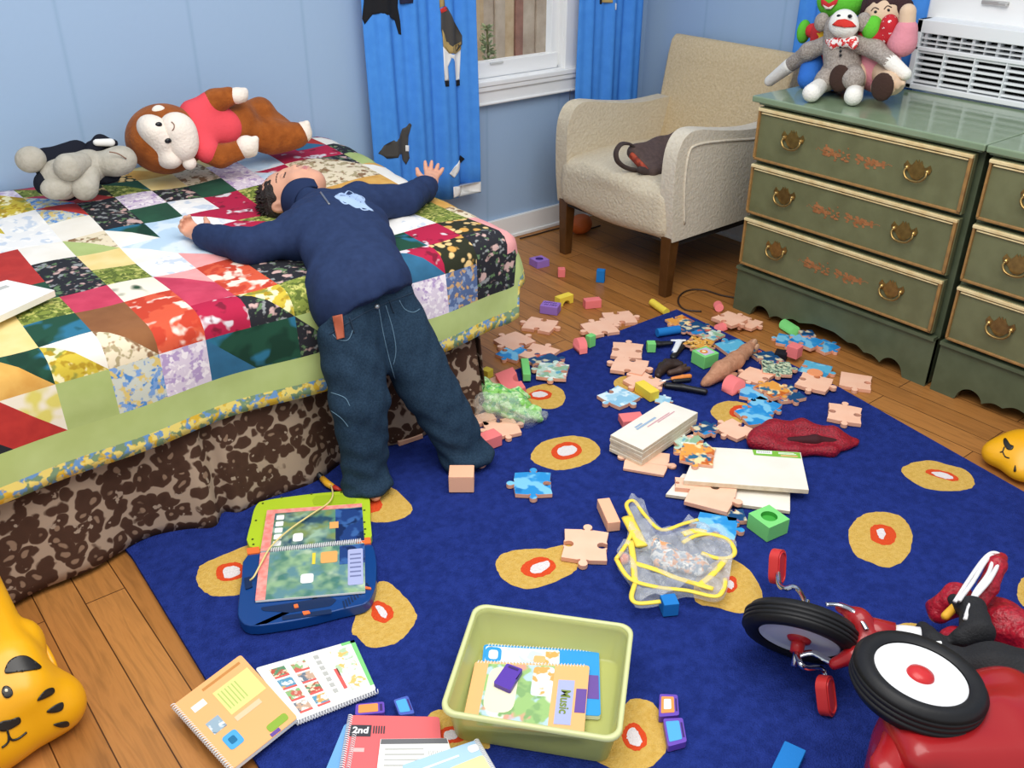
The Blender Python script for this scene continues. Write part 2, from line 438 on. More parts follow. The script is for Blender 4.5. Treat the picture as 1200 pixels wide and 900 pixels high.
# back window: casing, stool, apron, sash and glass
wf = MB()
wf.box((WX0-0.03, YA-0.012, 1.3), (0.09, 0.024, 1.3)).box((WX1+0.02, YA-0.012, 1.3), (0.085, 0.024, 1.3))
wf.box((WX1-0.012, YA+0.04, 1.33), (0.024, 0.09, 1.24)).box((WX0+0.012, YA+0.04, 1.33), (0.024, 0.09, 1.24))
win = struct('window_1', wf, white, bevel=0.004)
struct('window_sill', MB().box((2.465, YA-0.018, 0.712), (1.05, 0.06, 0.024)), white, win, bevel=0.006, seg=3)
struct('window_apron', MB().box((2.465, YA-0.016, 0.662), (1.02, 0.032, 0.076)).box((2.465, YA-0.02, 0.69), (1.04, 0.045, 0.022)).box((2.465, YA-0.02, 0.628), (1.02, 0.04, 0.012)), white, win, bevel=0.006, seg=3)
sa = MB().box((2.46, YA+0.035, 0.755), (0.81, 0.045, 0.066)).box((WX1-0.045, YA+0.04, 1.33), (0.045, 0.04, 1.2)).box((WX0+0.045, YA+0.04, 1.33), (0.045, 0.04, 1.2)).box((2.46, YA+0.035, 1.5), (0.82, 0.04, 0.05))
struct('window_sash', sa, white, win, bevel=0.004)
struct('window_latch', MB().box((2.52, YA+0.012, 0.78), (0.07, 0.016, 0.01)), mat('grey_latch', '#c9c9c6', 0.4), win, bevel=0.003)
glass = mat('window_glass', '#ffffff', 0.02, trans=1.0, ior=1.05)
struct('window_glass', MB().box((2.46, YA+0.045, 1.36), (0.80, 0.004, 1.15)), glass, win)
# plank fence outside the window
fm = mat('weathered_cedar', '#cdb9a2', 0.85, var=(9, '#b09a84', 5), bump=(30, 0.4)); fm2 = mat('reddish_cedar', '#a87866', 0.85, var=(14, '#8e6657', 4)); fm3 = mat('tan_cedar', '#d6bc98', 0.85, var=(11, '#bfa07a', 4))
fe = thing('plank_fence', 'weathered vertical board fence seen through the window', 'fence', (2.8, 4.25, -0.3))
fx = [aty(px, 40, 4.25).x for px in (480, 505, 530, 549, 553, 566, 579, 591, 603, 612, 627, 645, 665, 690)]
fk = [fm, fm3, fm, fm3, fm3, fm, fm, fm3, fm2, fm, fm, fm3, fm]
for i in range(len(fx)-1):
    obj('fence_board', MB().box(((fx[i]+fx[i+1])/2-2.8, 0.012*(i % 2), 1.1), (fx[i+1]-fx[i]-.003, 0.02, 2.2)), fk[i], fe, bevel=0.003)
obj('fence_rail', MB().box((0.45, 0.04, 0.6), (2.8, 0.05, 0.09)).box((0.45, 0.04, 1.7), (2.8, 0.05, 0.09)), fm, fe)
# garden sprig in front of the boards
w0, w1 = aty(571, 78, 4.14), aty(569, 30, 4.14)
sp = thing('garden_weed', 'small green weed growing against the board fence outside', 'plant', (w0.x, 4.14, -0.3)); lm = mat('weed_leaf', '#a3ab82', 0.7, var=(40, '#848f62'))
st = MB().tube([(0, 0, 0), (.01, 0, w0.z+.3), (0, 0, w1.z+.3)], .006, 6); lfm = MB(); rnd = random.Random(2)
for j in range(60):
    t_ = rnd.random(); z = w0.z+.3+(w1.z-w0.z)*t_; a = rnd.uniform(0, 6.28); M = Matrix.Translation((math.cos(a)*.04*(1.1-t_*.7), math.sin(a)*.03, z)) @ rotz(a) @ Matrix.Rotation(rnd.uniform(-.9, .3), 4, 'Y')
    lfm.sphere((0, 0, 0), (0.022, 0.010, 0.003), 8, 0, M)
obj('stem', st, mat('weed_stem', '#7b7a52', .8), sp); obj('foliage', lfm, lm, sp, smooth=True)

# right window with its lower sash shut above the air conditioner
wf = MB().box((XB+0.03, 1.40, 1.40), (0.06, 0.91, 0.72))
w2 = struct('window_2', MB().box((XB+0.05, AY1-0.012, 1.4), (0.1, 0.024, 0.75)).box((XB+0.05, AY0+0.012, 1.4), (0.1, 0.024, 0.75)), white)
struct('window_sash', MB().box((XB-0.012, 1.4, 1.13), (0.04, 0.9, 0.20)).box((XB-0.005, AY1-0.05, 1.45), (0.04, 0.06, 0.6)).box((XB-0.005, AY0+0.05, 1.45), (0.04, 0.06, 0.6)), white, w2, bevel=0.004)
struct('window_latch', MB().box((XB-0.035, 1.60, 1.112), (0.02, 0.09, 0.016)).box((XB-0.045, 1.57, 1.112), (0.02, 0.03, 0.01)), mat('latch_steel', '#c8c6c2', 0.35, 0.6), w2, bevel=0.003)
struct('window_glass', MB().box((XB, 1.4, 1.5), (0.004, 0.8, 0.6)), glass, w2)

# ------------------------------------------------------------------ curtains
cblue = mat('bright_blue_cotton', '#4f95e8', 0.85, spec=0.2, var=(25, '#498ee2', 3), bump=(120, 0.08))
def curtain(name, label, fn, z0, z1, hem, n=140):
    t = thing(name, label, 'curtain', fn(0.5, z0), 0, 'curtains on the windows')
    obj('curtain_panel', MB().grid(lambda u, v: fn(u, z0+(z1-z0)*v), n, 16), cblue, t, smooth=True, world=True, solid=0.002)
    return t
def fold(u, z, ph, k):
    a = 0.5+0.5*min(max((1.3-z), 0), 1)
    return 0.016*a*math.sin(k*u+ph+0.5*math.sin(z*1.7))+0.006*math.sin(2.3*k*u+ph*2+z*0.6)
def c1(u, z): return (1.845+0.495*u+0.006*math.sin(z*4), YA-0.085+fold(u, z, 0.4, 23), z)
def c2(u, z): return (2.895+0.385*u, YA-0.085+fold(u, z, 1.7, 17), z)
def c3(u, z): return (XB-0.05+fold(u, z, 0.2, 22), 1.83+0.53*u, z)
cu1 = curtain('curtain', 'wide bright blue curtain with animal figures hanging beside the bed', c1, 0.28, 2.2, 0.03)
cu2 = curtain('curtain', 'narrow bright blue curtain hanging in the corner behind the armchair', c2, 0.26, 2.2, 0.03, 100)
cu3 = curtain('curtain', 'blue curtain behind the soft dolls beside the air conditioner', c3, 0.5, 2.2, 0.03, 100)
def applique(name, cur, cf, pts, m, step=0.012, off=0.004, ux=None, label=None):
    """a sewn-on figure that follows the folds: pts in (x, z)"""
    x0, dx = ux; v, f = fill_poly(pts, step); mb = MB()
    a = [Vector(cf((p[0]-x0)/dx, p[1])) for p in v]
    mb.add([(p.x, p.y-off, p.z) for p in a], f)
    return obj(name, mb, m, cur, smooth=True, world=True, solid=0.0015, label=label)
U1, U2 = (1.845, 0.495), (2.895, 0.385)
def onA(pts, y=YA-0.088): return [(aty(px, py, y).x, aty(px, py, y).z) for px, py in pts]
blk = mat('black_felt', '#16171c', 0.9); gry = mat('dark_grey_felt', '#4a4744', 0.9); tan = mat('tan_felt', '#b89d63', 0.9); wht = mat('white_felt', '#f0efec', 0.9); redf = mat('red_felt', '#c8322c', 0.9)
applique('dog_patch', cu1, c1, onA([(428, -20), (430, 2), (428, 22), (431, 29), (438, 17), (447, 15), (458, 20), (465, 24), (469, 40), (472, 41), (471, 25), (468, 8), (470, -20)]), blk, ux=U1, label='black animal patch')
applique('mouth_patch', cu1, c1, onA([(469, -8), (484, -8), (483, 3), (471, 5)]), mat('navy_felt', '#20223e', .9), ux=U1, label='navy patch')
applique('body_patch', cu1, c1, onA([(516, 15), (524, 8), (533, 25), (543, 42), (543, 52), (536, 62), (526, 62), (519, 52), (516, 34)]), gry, ux=U1, label='grey animal coat patch')
applique('belly_patch', cu1, c1, onA([(517, 34), (520, 40), (522, 48), (532, 53), (542, 49), (542, 58), (534, 63), (525, 62), (518, 54)]), tan, off=0.0062, ux=U1, label='tan belly patch')
applique('collar_patch', cu1, c1, onA([(515, 10), (523, 7), (524, 12), (516, 15)]), redf, off=0.0062, ux=U1, label='red collar patch')
applique('neck_patch', cu1, c1, onA([(514, -20), (519, -20), (522, 7), (515, 9)]), tan, ux=U1, label='tan neck patch')
applique('leg_patch', cu1, c1, onA([(518, 54), (526, 62), (536, 62), (542, 58), (541, 94), (534, 94), (533, 72), (528, 67), (524, 78), (525, 94), (519, 94)]), wht, ux=U1, label='white legs patch')
applique('hoof_patch', cu1, c1, onA([(519, 94), (525, 94), (525, 101), (520, 101)]), blk, ux=U1, label='black foot patch')
applique('hoof_patch', cu1, c1, onA([(534, 94), (541, 94), (541, 101), (534, 101)]), blk, ux=U1, label='black foot patch')
applique('whale_patch', cu1, c1, onA([(444, 181), (449, 171), (458, 164), (468, 161), (472, 152), (481, 145), (483, 147), (479, 160), (478, 172), (480, 186), (476, 194), (472, 188), (471, 181), (462, 184), (452, 186)]), gry, ux=U1, label='grey sea animal patch')
applique('eye_patch', cu1, c1, onA([(475, 171), (479, 171), (479, 178), (475, 178)]), wht, step=.004, off=0.0062, ux=U1, label='white eye patch')
applique('hem_band', cu1, c1, [(2.20, 0.284), (2.338, 0.284), (2.338, 0.33), (2.20, 0.33)], wht, ux=U1, label='white band along the hem')
applique('sleeve_patch', cu1, c1, onA([(523, 203), (529, 208), (541, 192), (536, 188)]), wht, step=.006, ux=U1, label='white patch')
applique('cap_patch', cu1, c1, onA([(536, 188), (541, 192), (545, 187), (540, 183)]), blk, step=.006, off=.006, ux=U1, label='black patch')
applique('tail_patch', cu2, c2, onA([(668, 107), (671, 106), (670, 118), (667, 122)]), gry, step=.006, ux=U2, label='grey patch')
applique('head_patch', cu2, c2, onA([(706, -14), (716, -14), (716, 3), (706, 3)]), tan, ux=U2, label='tan patch')
applique('spot_patch', cu2, c2, onA([(704, -8), (706, -8), (706, 5), (704, 5)]), blk, step=.006, ux=U2, label='black patch')
applique('button_patch', cu2, c2, onA([(718, 3), (721, 4), (720, 11), (718, 11)]), wht, step=.006, ux=U2, label='white patch')

# ------------------------------------------------------------------ the blue rug with its flowers
rb = mat('royal_blue_pile', '#293c8e', 0.95, spec=0.1, sheen=0.0, var=(45, '#20317a', 6), bump=(260, 0.9))
ry = mat('mustard_pile', '#e0b964', 0.95, spec=0.1, var=(80, '#d6ab52', 4), bump=(260, 0.7))
ro = mat('orange_pile', '#e2512a', 0.95, spec=0.1, bump=(260, 0.7)); rw = mat('white_pile', '#ece4e4', 0.95, spec=0.1, bump=(260, 0.7))
RZ = 0.012
RUG = [(0.40, 2.165), (2.566, 2.166), (2.545, 1.75), (2.525, 1.408), (2.414, 0.752), (2.30, 0.12), (0.345, 0.12), (0.384, 1.24), (0.41, 1.99)]
def round_out(P, r): return P
rug = MB().prism(RUG, 0.001, RZ, 0)
FLOWERS = [  # outline, ring outline and heart outline of each flower
 [[(415, 575), (440, 571), (460, 572), (482, 592), (478, 604), (455, 612), (432, 610), (415, 600)], [(410, 582), (428, 578), (440, 582), (448, 590), (445, 598), (430, 602), (412, 600)], [(412, 587), (424, 585), (434, 590), (430, 597), (414, 596)]],
 [[(232, 668), (240, 660), (268, 648), (295, 638), (305, 640), (306, 690), (285, 696), (258, 699), (240, 694), (231, 682)], [(253, 671), (258, 663), (276, 659), (284, 663), (285, 674), (278, 679), (262, 681), (255, 678)], [(262, 667), (276, 664), (281, 668), (279, 675), (264, 678)]],
 [[(412, 740), (420, 715), (445, 682), (468, 693), (487, 718), (486, 730), (472, 748), (455, 757), (432, 758), (420, 747)], [(436, 708), (445, 705), (458, 712), (461, 722), (452, 730), (442, 728), (436, 722)], [(440, 711), (446, 711), (453, 718), (452, 725), (445, 721)]],
 [[(622, 535), (630, 522), (645, 515), (668, 511), (690, 514), (703, 525), (700, 536), (684, 545), (660, 551), (642, 549), (626, 542)], [(646, 530), (652, 522), (668, 518), (680, 523), (681, 531), (668, 538), (652, 538)], [(653, 529), (659, 524), (672, 523), (676, 529), (667, 534), (656, 534)]],
 [[(612, 462), (622, 454), (640, 450), (655, 454), (662, 462), (660, 473), (648, 479), (630, 478), (615, 472)], [(620, 462), (632, 457), (645, 460), (645, 466), (633, 469), (622, 467)], [(624, 461), (634, 459), (642, 463), (633, 466), (625, 465)]],
 [[(581, 662), (588, 650), (610, 644), (640, 643), (665, 638), (682, 645), (679, 662), (665, 675), (630, 689), (605, 688), (588, 677)], [(610, 668), (616, 659), (632, 653), (645, 656), (651, 664), (645, 672), (630, 677), (618, 675)], [(621, 668), (626, 662), (641, 658), (644, 664), (632, 672), (624, 672)]],
 [[(1056, 552), (1068, 543), (1090, 540), (1112, 545), (1132, 551), (1141, 562), (1140, 571), (1125, 575), (1098, 575), (1075, 568)], [(1085, 554), (1092, 550), (1112, 554), (1123, 561), (1118, 564), (1100, 560)], [(1092, 554), (1105, 554), (1117, 560), (1110, 562), (1097, 558)]],
 [[(994, 628), (1000, 612), (1015, 602), (1035, 600), (1055, 605), (1066, 618), (1069, 635), (1062, 654), (1042, 665), (1022, 660), (1002, 650)], [(1020, 620), (1028, 615), (1044, 618), (1050, 628), (1046, 637), (1036, 639), (1022, 633)], [(1027, 622), (1034, 620), (1038, 626), (1035, 632), (1030, 630)]],
 [[(815, 705), (840, 712), (868, 719), (888, 712), (893, 697), (884, 676), (868, 660), (852, 655), (835, 660), (815, 680)], [(846, 692), (850, 678), (860, 676), (864, 686), (860, 693), (850, 695)], [(851, 686), (856, 680), (860, 686), (857, 691)]],
 [[(697, 885), (710, 868), (735, 823), (758, 821), (772, 832), (781, 862), (779, 882), (760, 900), (730, 904), (706, 896)], [(729, 862), (735, 850), (746, 848), (756, 860), (757, 873), (747, 880), (735, 875)], [(734, 862), (740, 853), (747, 858), (752, 872), (744, 875), (737, 870)]],
 [[(500, 842), (520, 832), (575, 845), (573, 876), (560, 876), (530, 885), (506, 872)], [(515, 858), (525, 852), (540, 854), (544, 866), (530, 871), (518, 868)], [(520, 860), (530, 856), (538, 860), (532, 867), (522, 866)]],
 [[(833, 484), (838, 475), (855, 470), (875, 473), (887, 480), (885, 490), (868, 496), (845, 495)], [(855, 482), (862, 476), (878, 476), (884, 483), (872, 489), (858, 488)], [(860, 483), (868, 479), (876, 482), (868, 487)]],
 [[(720, 452), (724, 443), (745, 440), (768, 444), (776, 455), (760, 466), (735, 464)], [(738, 452), (748, 448), (758, 453), (748, 458)], [(743, 452), (748, 450), (752, 453), (748, 455)]],
 [[(1192, 692), (1196, 680), (1206, 674), (1230, 680), (1234, 705), (1205, 712), (1194, 704)], [(1206, 693), (1215, 688), (1222, 698), (1212, 703)], [(1210, 694), (1215, 692), (1217, 698)]],
 [[(1042, 742), (1050, 733), (1065, 730), (1080, 734), (1090, 745), (1070, 756), (1050, 752)], [(1060, 742), (1068, 738), (1074, 744), (1066, 748)], [(1064, 742), (1068, 740), (1070, 744)]],
]
for fl in FLOWERS:
    for k, out in enumerate(fl):
        o = smooth_closed([tuple(at(px, py, RZ).xy) for px, py in out], 5)
        rn = random.Random(len(rug.v)); o = [(x+rn.uniform(-.0015, .0015), y+rn.uniform(-.0015, .0015)) for x, y in o]
        rug.prism(o, RZ-0.002, RZ+0.0006*(k+1), k+1)
tag(obj('area_rug', rug, [rb, ry, ro, rw]), 'large blue area rug with mustard flower spots lying on the wooden floor', 'rug')
# ================================================================== dressers
olive = mat('olive_green_paint', '#727453', 0.33, var=(18, '#68694a', 4), spec=0.5, bump=(14, 0.03))
olive_top = mat('glossy_green_top', '#84967a', 0.10, var=(10, '#7c8f72', 3), spec=0.6)
olive_dk = mat('green_base_paint', '#5c664e', 0.38, var=(16, '#535d46', 4))
gold = mat('cream_gold_edging', '#e6d3a2', 0.4, var=(30, '#d6bb85', 3)); goldd = mat('dull_gold_edging', '#a37a45', 0.45, var=(40, '#8c6a40', 3))
brass = mat('antique_brass', '#b09258', 0.3, 0.85, var=(60, '#94794a', 3)); copper = mat('copper_stencil', '#ab7247', 0.5, var=(50, '#946038', 3)); gapm = mat('dark_gap', '#2b2b20', 0.8)
def make_handle(parent, y, z):
    """ornate bail pull: pierced back plate with leafy tips, two posts and a swinging bail"""
    out = [(-.046, .012), (-.038, .026), (-.030, .018), (-.022, .014), (-.014, .024), (-.009, .034), (-.004, .026), (0, .036), (.004, .026), (.009, .034), (.014, .024), (.022, .014), (.030, .018), (.038, .026), (.046, .012), (.042, -.002), (.034, -.004), (.026, -.008), (.016, -.020), (.006, -.028), (0, -.026), (-.006, -.028), (-.016, -.020), (-.026, -.008), (-.034, -.004), (-.042, -.002)]
    mb = MB().prism(out, -0.0205, -0.018, 0, ax='x')
    mb.sphere((-0.021, 0.034, 0.004), 0.008, 10).sphere((-0.021, -0.034, 0.004), 0.008, 10)
    h = obj('handle', mb, brass, parent, loc=(0, y, z), label='ornate antique brass pull')
    pts = [(-0.026, .034, .003), (-.030, .036, -.008), (-.033, .026, -.022), (-.034, .010, -.028), (-.034, -.010, -.028), (-.033, -.026, -.022), (-.030, -.036, -.008), (-.026, -.034, .003)]
    obj('bail', MB().tube(smooth_path(pts, 4), 0.0036, 8), brass, h, smooth=True)
def drawer(parent, zt, y0, y1, ht, stencil=True):
    """drawer front seen from the left of the room (faces -x); local x = 0 is the dresser's front"""
    yc = (y0+y1)/2; W = y1-y0
    d = obj('drawer', MB().box((-0.006, 0, -ht/2), (0.022, W, ht)), olive, parent, loc=(0, yc, zt), bevel=0.003)
    e = 0.011
    mb = MB()
    mb.box((-0.021, 0, -e/2-.002), (0.012, W-0.004, e), 0).box((-0.020, 0, -e-.008), (0.008, W-0.03, 0.005), 0)
    mb.box((-0.021, -W/2+e/2+.002, -ht/2), (0.012, e, ht-0.02), 1).box((-0.021, W/2-e/2-.002, -ht/2), (0.012, e*0.7, ht-0.02), 1)
    mb.box((-0.019, 0, -ht+e/2+.002), (0.008, W-0.01, e*0.8), 1)
    obj('edging', mb, [gold, goldd], d, bevel=0.003, label='cream and gold edging')
    make_handle(d, W/2-0.155, -ht*0.47); make_handle(d, -W/2+0.165, -ht*0.47)
    if stencil:
        rn = random.Random(11); mb = MB()
        q = 0
        for sgn in (-1, 1):
            for i in range(46):
                y = sgn*(0.012+0.1*rn.random()**0.9); z = rn.gauss(0, 0.012)*(1.25-abs(y)/0.15)-abs(y)*0.02; r = rn.uniform(0.003, 0.007); a = rn.uniform(0, 3.1); q += 1
                n = 7; mb.prism([(y+r*(1+0.5*math.cos(2*t*6.283/n+a))*math.cos(t*6.283/n+a), z+r*0.8*math.sin(t*6.283/n+a)) for t in range(n)], -0.0165, -0.0174-q*0.00002, 0, ax='x')
            for i in range(5): mb.sphere((-0.0174, sgn*(0.115+i*0.006), rn.uniform(-.004, .004)), (0.0006, 0.0025, 0.0025), 6)
        obj('stencil', mb, copper, d, loc=(0, 0, -ht*0.50), label='faded copper flower stencil')
def make_dresser(label, y0, y1, o0, o1, x0=2.775, ht=0.81):
    t = thing('dresser', label, 'dresser', (x0, y0, 0), 0, 'green dressers along the right wall'); W = y1-y0; D = 0.50
    obj('carcass', MB().box((D/2+0.012, W/2, 0.475), (D-0.02, W, 0.62)), olive_dk, t, bevel=0.003)
    obj('dresser_top', MB().box((D/2-0.012, W/2+(o1-o0)/2, ht-0.011), (D+0.03, W+o0+o1, 0.022)).box((D/2-0.004, W/2, ht-0.026), (D+0.01, W, 0.010)), olive_top, t, bevel=0.006, seg=3)
    # scalloped base
    def edge(s):     # s 0..W -> height of the cut-out
        q = min(s, W-s)
        if q < 0.085: return 0.0
        if q < 0.17:  return 0.052*math.sqrt(max(0, 1-((q-0.13)/0.045)**2)) if abs(q-0.13) < 0.045 else 0.004
        if q < 0.30: 
            return 0.020+0.026*(q-0.17)/0.13+0.010*abs(math.sin((q-0.17)/0.13*math.pi*2))
        return 0.046+0.018*min(1, (q-0.30)/0.06)
    n = 160; bot = [(W*i/n, edge(W*i/n)) for i in range(n+1)]
    mb = MB().prism(bot+[(W, 0.172), (0, 0.172)], -0.004, 0.016, 0, ax='x')
    mb.box((D/2, 0.009, 0.09), (D, 0.018, 0.165)).box((D/2, W-0.009, 0.09), (D, 0.018, 0.165)).box((D-0.03, W/2, 0.1), (0.02, W, 0.12))
    mb.box((-0.004, W/2, 0.175), (0.026, W-0.002, 0.012))
    obj('base', mb, olive_dk, t, label='scalloped dark green base')
    for zt in (0.775, 0.578, 0.378): drawer(t, zt, 0.012, W-0.012, 0.186)
    return t
dr1 = make_dresser('green three drawer dresser beside the armchair with the soft dolls on top', 1.252, 2.058, 0.014, 0.018)
dr2 = make_dresser('darker green dresser cut off by the right edge of the photo', 0.43, 1.232, 0.014, 0.002)

# ================================================================== air conditioner
acw = mat('white_plastic', '#eceff2', 0.38); acd = mat('vent_shade', '#0c0e12', 0.8); acg = mat('pale_grey_plastic', '#dcdfe2', 0.4)
ac = thing('air_conditioner', 'white window air conditioner above the green dressers', 'air conditioner', (3.30, 1.36, 0.816))
AW, AH = 0.90, 0.232
obj('housing', MB().box((0.16, 0, AH/2), (0.24, AW, AH)), acw, ac, bevel=0.008, seg=3)
fr = MB().box((0.004, 0, AH-0.022), (0.07, AW, 0.044)).box((0.004, AW/2-0.011, AH/2), (0.07, 0.022, AH)).box((0.004, -AW/2+0.011, AH/2), (0.07, 0.022, AH)).box((0.004, 0, 0.009), (0.07, AW, 0.018)).box((0.004, 0, 0.137), (0.07, AW, 0.014)).box((0.004, -0.26, 0.168), (0.07, 0.42, 0.06))
obj('front_frame', fr, acw, ac, bevel=0.003)
obj('vent_back', MB().box((0.03, 0, 0.1), (0.02, AW-0.02, 0.19)), acd, ac, label='dark sheet painted as the shade behind the vents')  # near-black sheet gives the gaps between the slats their shade by colour
for i in range(6):
    obj('grille_slat', MB().box((-0.012, 0, 0.027+0.0196*i), (0.022, AW-0.03, 0.0078)), acw, ac, bevel=0.002)
for yy in (0.22, 0.0, 0.11, 0.33, -0.11, -0.22): obj('grille_rib', MB().box((-0.014, yy, 0.075), (0.03, 0.004, 0.115)), acw, ac)
for i in range(2):
    obj('louver', MB().box((-0.010, 0.195, 0.157+0.0155*i), (0.04, 0.46, 0.005)), acg, ac)
for i in range(11): obj('louver_fin', MB().box((-0.002, 0.415-i*0.043, 0.165), (0.03, 0.0055 if i % 2 else 0.010, 0.046)), acg, ac)
cp = MB().box((-0.032, -0.13, 0.168), (0.004, 0.11, 0.05))
pn = obj('control_panel', cp, acg, ac, bevel=0.002)
for i in range(3):
    for j in range(2): obj('button', MB().box((-0.036, -0.10-j*0.04, 0.153+0.014*i), (0.004, 0.022, 0.007)), mat('button_grey', '#a9aeb4', .5), pn)

# ================================================================== armchair
chen = mat('cream_chenille', '#d6cab2', 0.95, spec=0.12, var=(90, '#cdbfa5', 5), bump=(90, 0.5)); chen2 = mat('cream_chenille_back', '#cfbc9a', 0.95, spec=0.12, var=(110, '#c3ae8a', 5), bump=(90, 0.5))
pale = mat('pale_arm_fabric', '#dcd2bf', 0.95, spec=0.12, var=(90, '#d3c8b3', 4), bump=(90, 0.35)); cleg = mat('walnut_leg', '#5c3a1a', 0.4, var=(20, '#4c2d10', 4)); und = mat('black_dust_cover', '#2a2624', 0.9)
chair = thing('armchair', 'cream upholstered armchair in the corner with a brown bag on its seat', 'armchair', (2.95, 2.60, 0))
X0 = 2.615; YN, YF = 2.275, 2.945
# outer shell: arms with rolled fronts
def arm(y0, y1, name):
    prof = []   # side profile in (x, z)
    top = [(X0+0.015, 0.235), (X0, 0.36), (X0-0.005, 0.52), (X0+0.008, 0.60), (X0+0.045, 0.645), (X0+0.11, 0.655), (X0+0.25, 0.632), (X0+0.42, 0.612), (X0+0.60, 0.615), (X0+0.62, 0.24)]
    pr = smooth_path([(p[0], 0, p[1]) for p in top[:-1]], 5); pts = [(p.x, p.z) for p in pr]+[top[-1]]
    return obj(name, MB().prism(pts, y0, y1, 0, ax='y'), pale if y0 < 2.6 else chen, chair, world=True, bevel=0.024, seg=4, smooth=True)
a1 = arm(YN, YN+0.066, 'arm'); a2 = arm(YF-0.070, YF, 'arm')
# piping on the near arm's outer face
pp = [(X0+0.075, YN-0.001, 0.30), (X0+0.055, YN-0.001, 0.45), (X0+0.060, YN-0.001, 0.57), (X0+0.10, YN-0.001, 0.60), (X0+0.25, YN-0.001, 0.592), (X0+0.45, YN-0.001, 0.57), (X0+0.60, YN-0.001, 0.565)]
obj('piping', MB().tube(smooth_path(pp, 6), 0.005, 8), pale, a1, smooth=True).matrix_parent_inverse = Matrix.Translation(-Vector(chair.location))
F = Blob(0.03); F.box((X0+0.30, 2.61, 0.335), (0.31, 0.315, 0.105), 0.05); F.ell((X0+0.28, 2.61, 0.42), (0.30, 0.29, 0.045), k=0.05); F.ell((X0+0.02, 2.61, 0.33), (0.035, 0.27, 0.10), k=0.04)
blob('seat', F, 0.012, chen, chair, world=True)
bk = [(3.16, 0.40), (3.215, 0.60), (3.245, 0.78), (3.262, 0.845), (3.285, 0.868), (3.32, 0.86), (3.345, 0.83), (3.335, 0.6), (3.28, 0.24), (3.18, 0.24)]
bkm = MB().prism(bk, 2.28, 2.94, 0, ax='y')
obj('backrest', bkm, chen2, chair, world=True, bevel=0.03, seg=4, smooth=True)
obj('frame_rail', MB().box((2.94, 2.61, 0.236), (0.62, 0.60, 0.02)).box((2.94, YN+0.03, 0.222), (0.55, 0.02, 0.03)), und, chair, world=True, label='dark underside')
def leg(x, y, dx, dy):
    a, c = 0.026, 0.019
    vs = [(x+i*a, y+j*a, 0.25) for i, j in ((-1, -1), (1, -1), (1, 1), (-1, 1))]+[(x+dx+i*c, y+dy+j*c, 0.0) for i, j in ((-1, -1), (1, -1), (1, 1), (-1, 1))]
    obj('leg', MB().add(vs, [(0, 1, 2, 3), (7, 6, 5, 4)]+[(i, (i+1) % 4, (i+1) % 4+4, i+4) for i in range(4)]), cleg, chair, world=True, bevel=0.003)
leg(2.650, 2.925-0.02, -0.0, 0.0); leg(2.650, 2.305, 0.0, 0.0); leg(3.23, 2.905, 0.05, 0); leg(3.23, 2.305, 0.05, 0)

# brown bag on the chair
bagm = mat('brown_canvas', '#5a4843', 0.8, var=(60, '#4d3d39', 3), bump=(150, 0.2)); bagtrim = mat('dark_brown_webbing', '#40332f', 0.8, bump=(200, .2)); orng = mat('orange_lining', '#b5492c', 0.7, var=(60, '#7c2f22'))
bag = thing('shoulder_bag', 'brown canvas bag with a loop strap lying on the armchair seat', 'bag', (2.93, 2.56, 0.455))
bq = [aty(744, 178, 2.56), aty(803, 153, 2.60), aty(812, 190, 2.46), aty(757, 203, 2.46)]; bc = sum(bq, Vector())/4; bu, bv = (bq[1]-bq[0]+bq[2]-bq[3])/2, (bq[3]-bq[0]+bq[2]-bq[1])/2
F = Blob(0.02); M3 = frame3(bu, bv); F.box(bc, (bu.length/2+.01, bv.length/2+.005, 0.028), 0.025, M3)
blob('bag_body', F, 0.006, bagm, bag, world=True, noise=lambda X: 0.003*np.sin(X[:, 0]*45)*np.sin(X[:, 1]*38+1))
F = Blob(0.012); F.box((bq[0]+bq[3])/2-bu*.03, (0.010, bv.length*.34, 0.014), 0.008, M3); blob('bag_mouth', F, 0.005, orng, bag, world=True, label='orange lining at the mouth')
S = [aty(p[0], p[1], p[2]) for p in ((747, 176, 2.55), (738, 169, 2.56), (728, 169, 2.56), (722, 178, 2.56), (724, 189, 2.55), (735, 197, 2.53), (755, 201, 2.49), (775, 203, 2.46), (790, 204, 2.45))]
obj('strap', MB().tube(smooth_path(S, 6), 0.012, 8, flat=0.5), bagtrim, bag, smooth=True, world=True)
F = Blob(0.015); F.chain([aty(750, 199, 2.48), aty(772, 205, 2.455), aty(795, 208, 2.445)], [.014, .022, .024]); blob('bag_pocket', F, 0.005, bagtrim, bag, world=True)
# something orange under the chair, and the cord by the dresser
F = Blob(0.01); p = at(679, 263, 0.045); F.ell(p, (0.05, 0.05, 0.045)); F.ell(p+Vector((0.02, 0, 0)), (0.045, 0.045, 0.045))
tag(blob('toy_ball', F, 0.008, mat('orange_rubber', '#d0672c', 0.5)), 'orange ball on the floor under the armchair', 'ball')
C = [at(892, 355), at(868, 351), at(845, 347), at(825, 341), at(808, 341), at(797, 347), at(795, 356), at(803, 364), at(822, 366)]
tag(obj('power_cord', MB().tube([p+Vector((0, 0, .004)) for p in smooth_path(C, 6)], 0.0035, 8), mat('dark_cable', '#3a2a20', 0.5), smooth=True), 'thin dark cord looped on the floor between armchair and dresser', 'cord')
C = [at(606, 279), at(622, 275), at(640, 270), at(656, 266), at(668, 264), at(684, 268), at(700, 264)]
tag(obj('power_cord', MB().tube([p+Vector((0, -.02, .004)) for p in smooth_path(C, 6)], 0.0035, 8), mat('dark_cable', '#3a2a20', 0.5), smooth=True), 'thin dark cord along the foot of the back wall behind the armchair leg', 'cord')
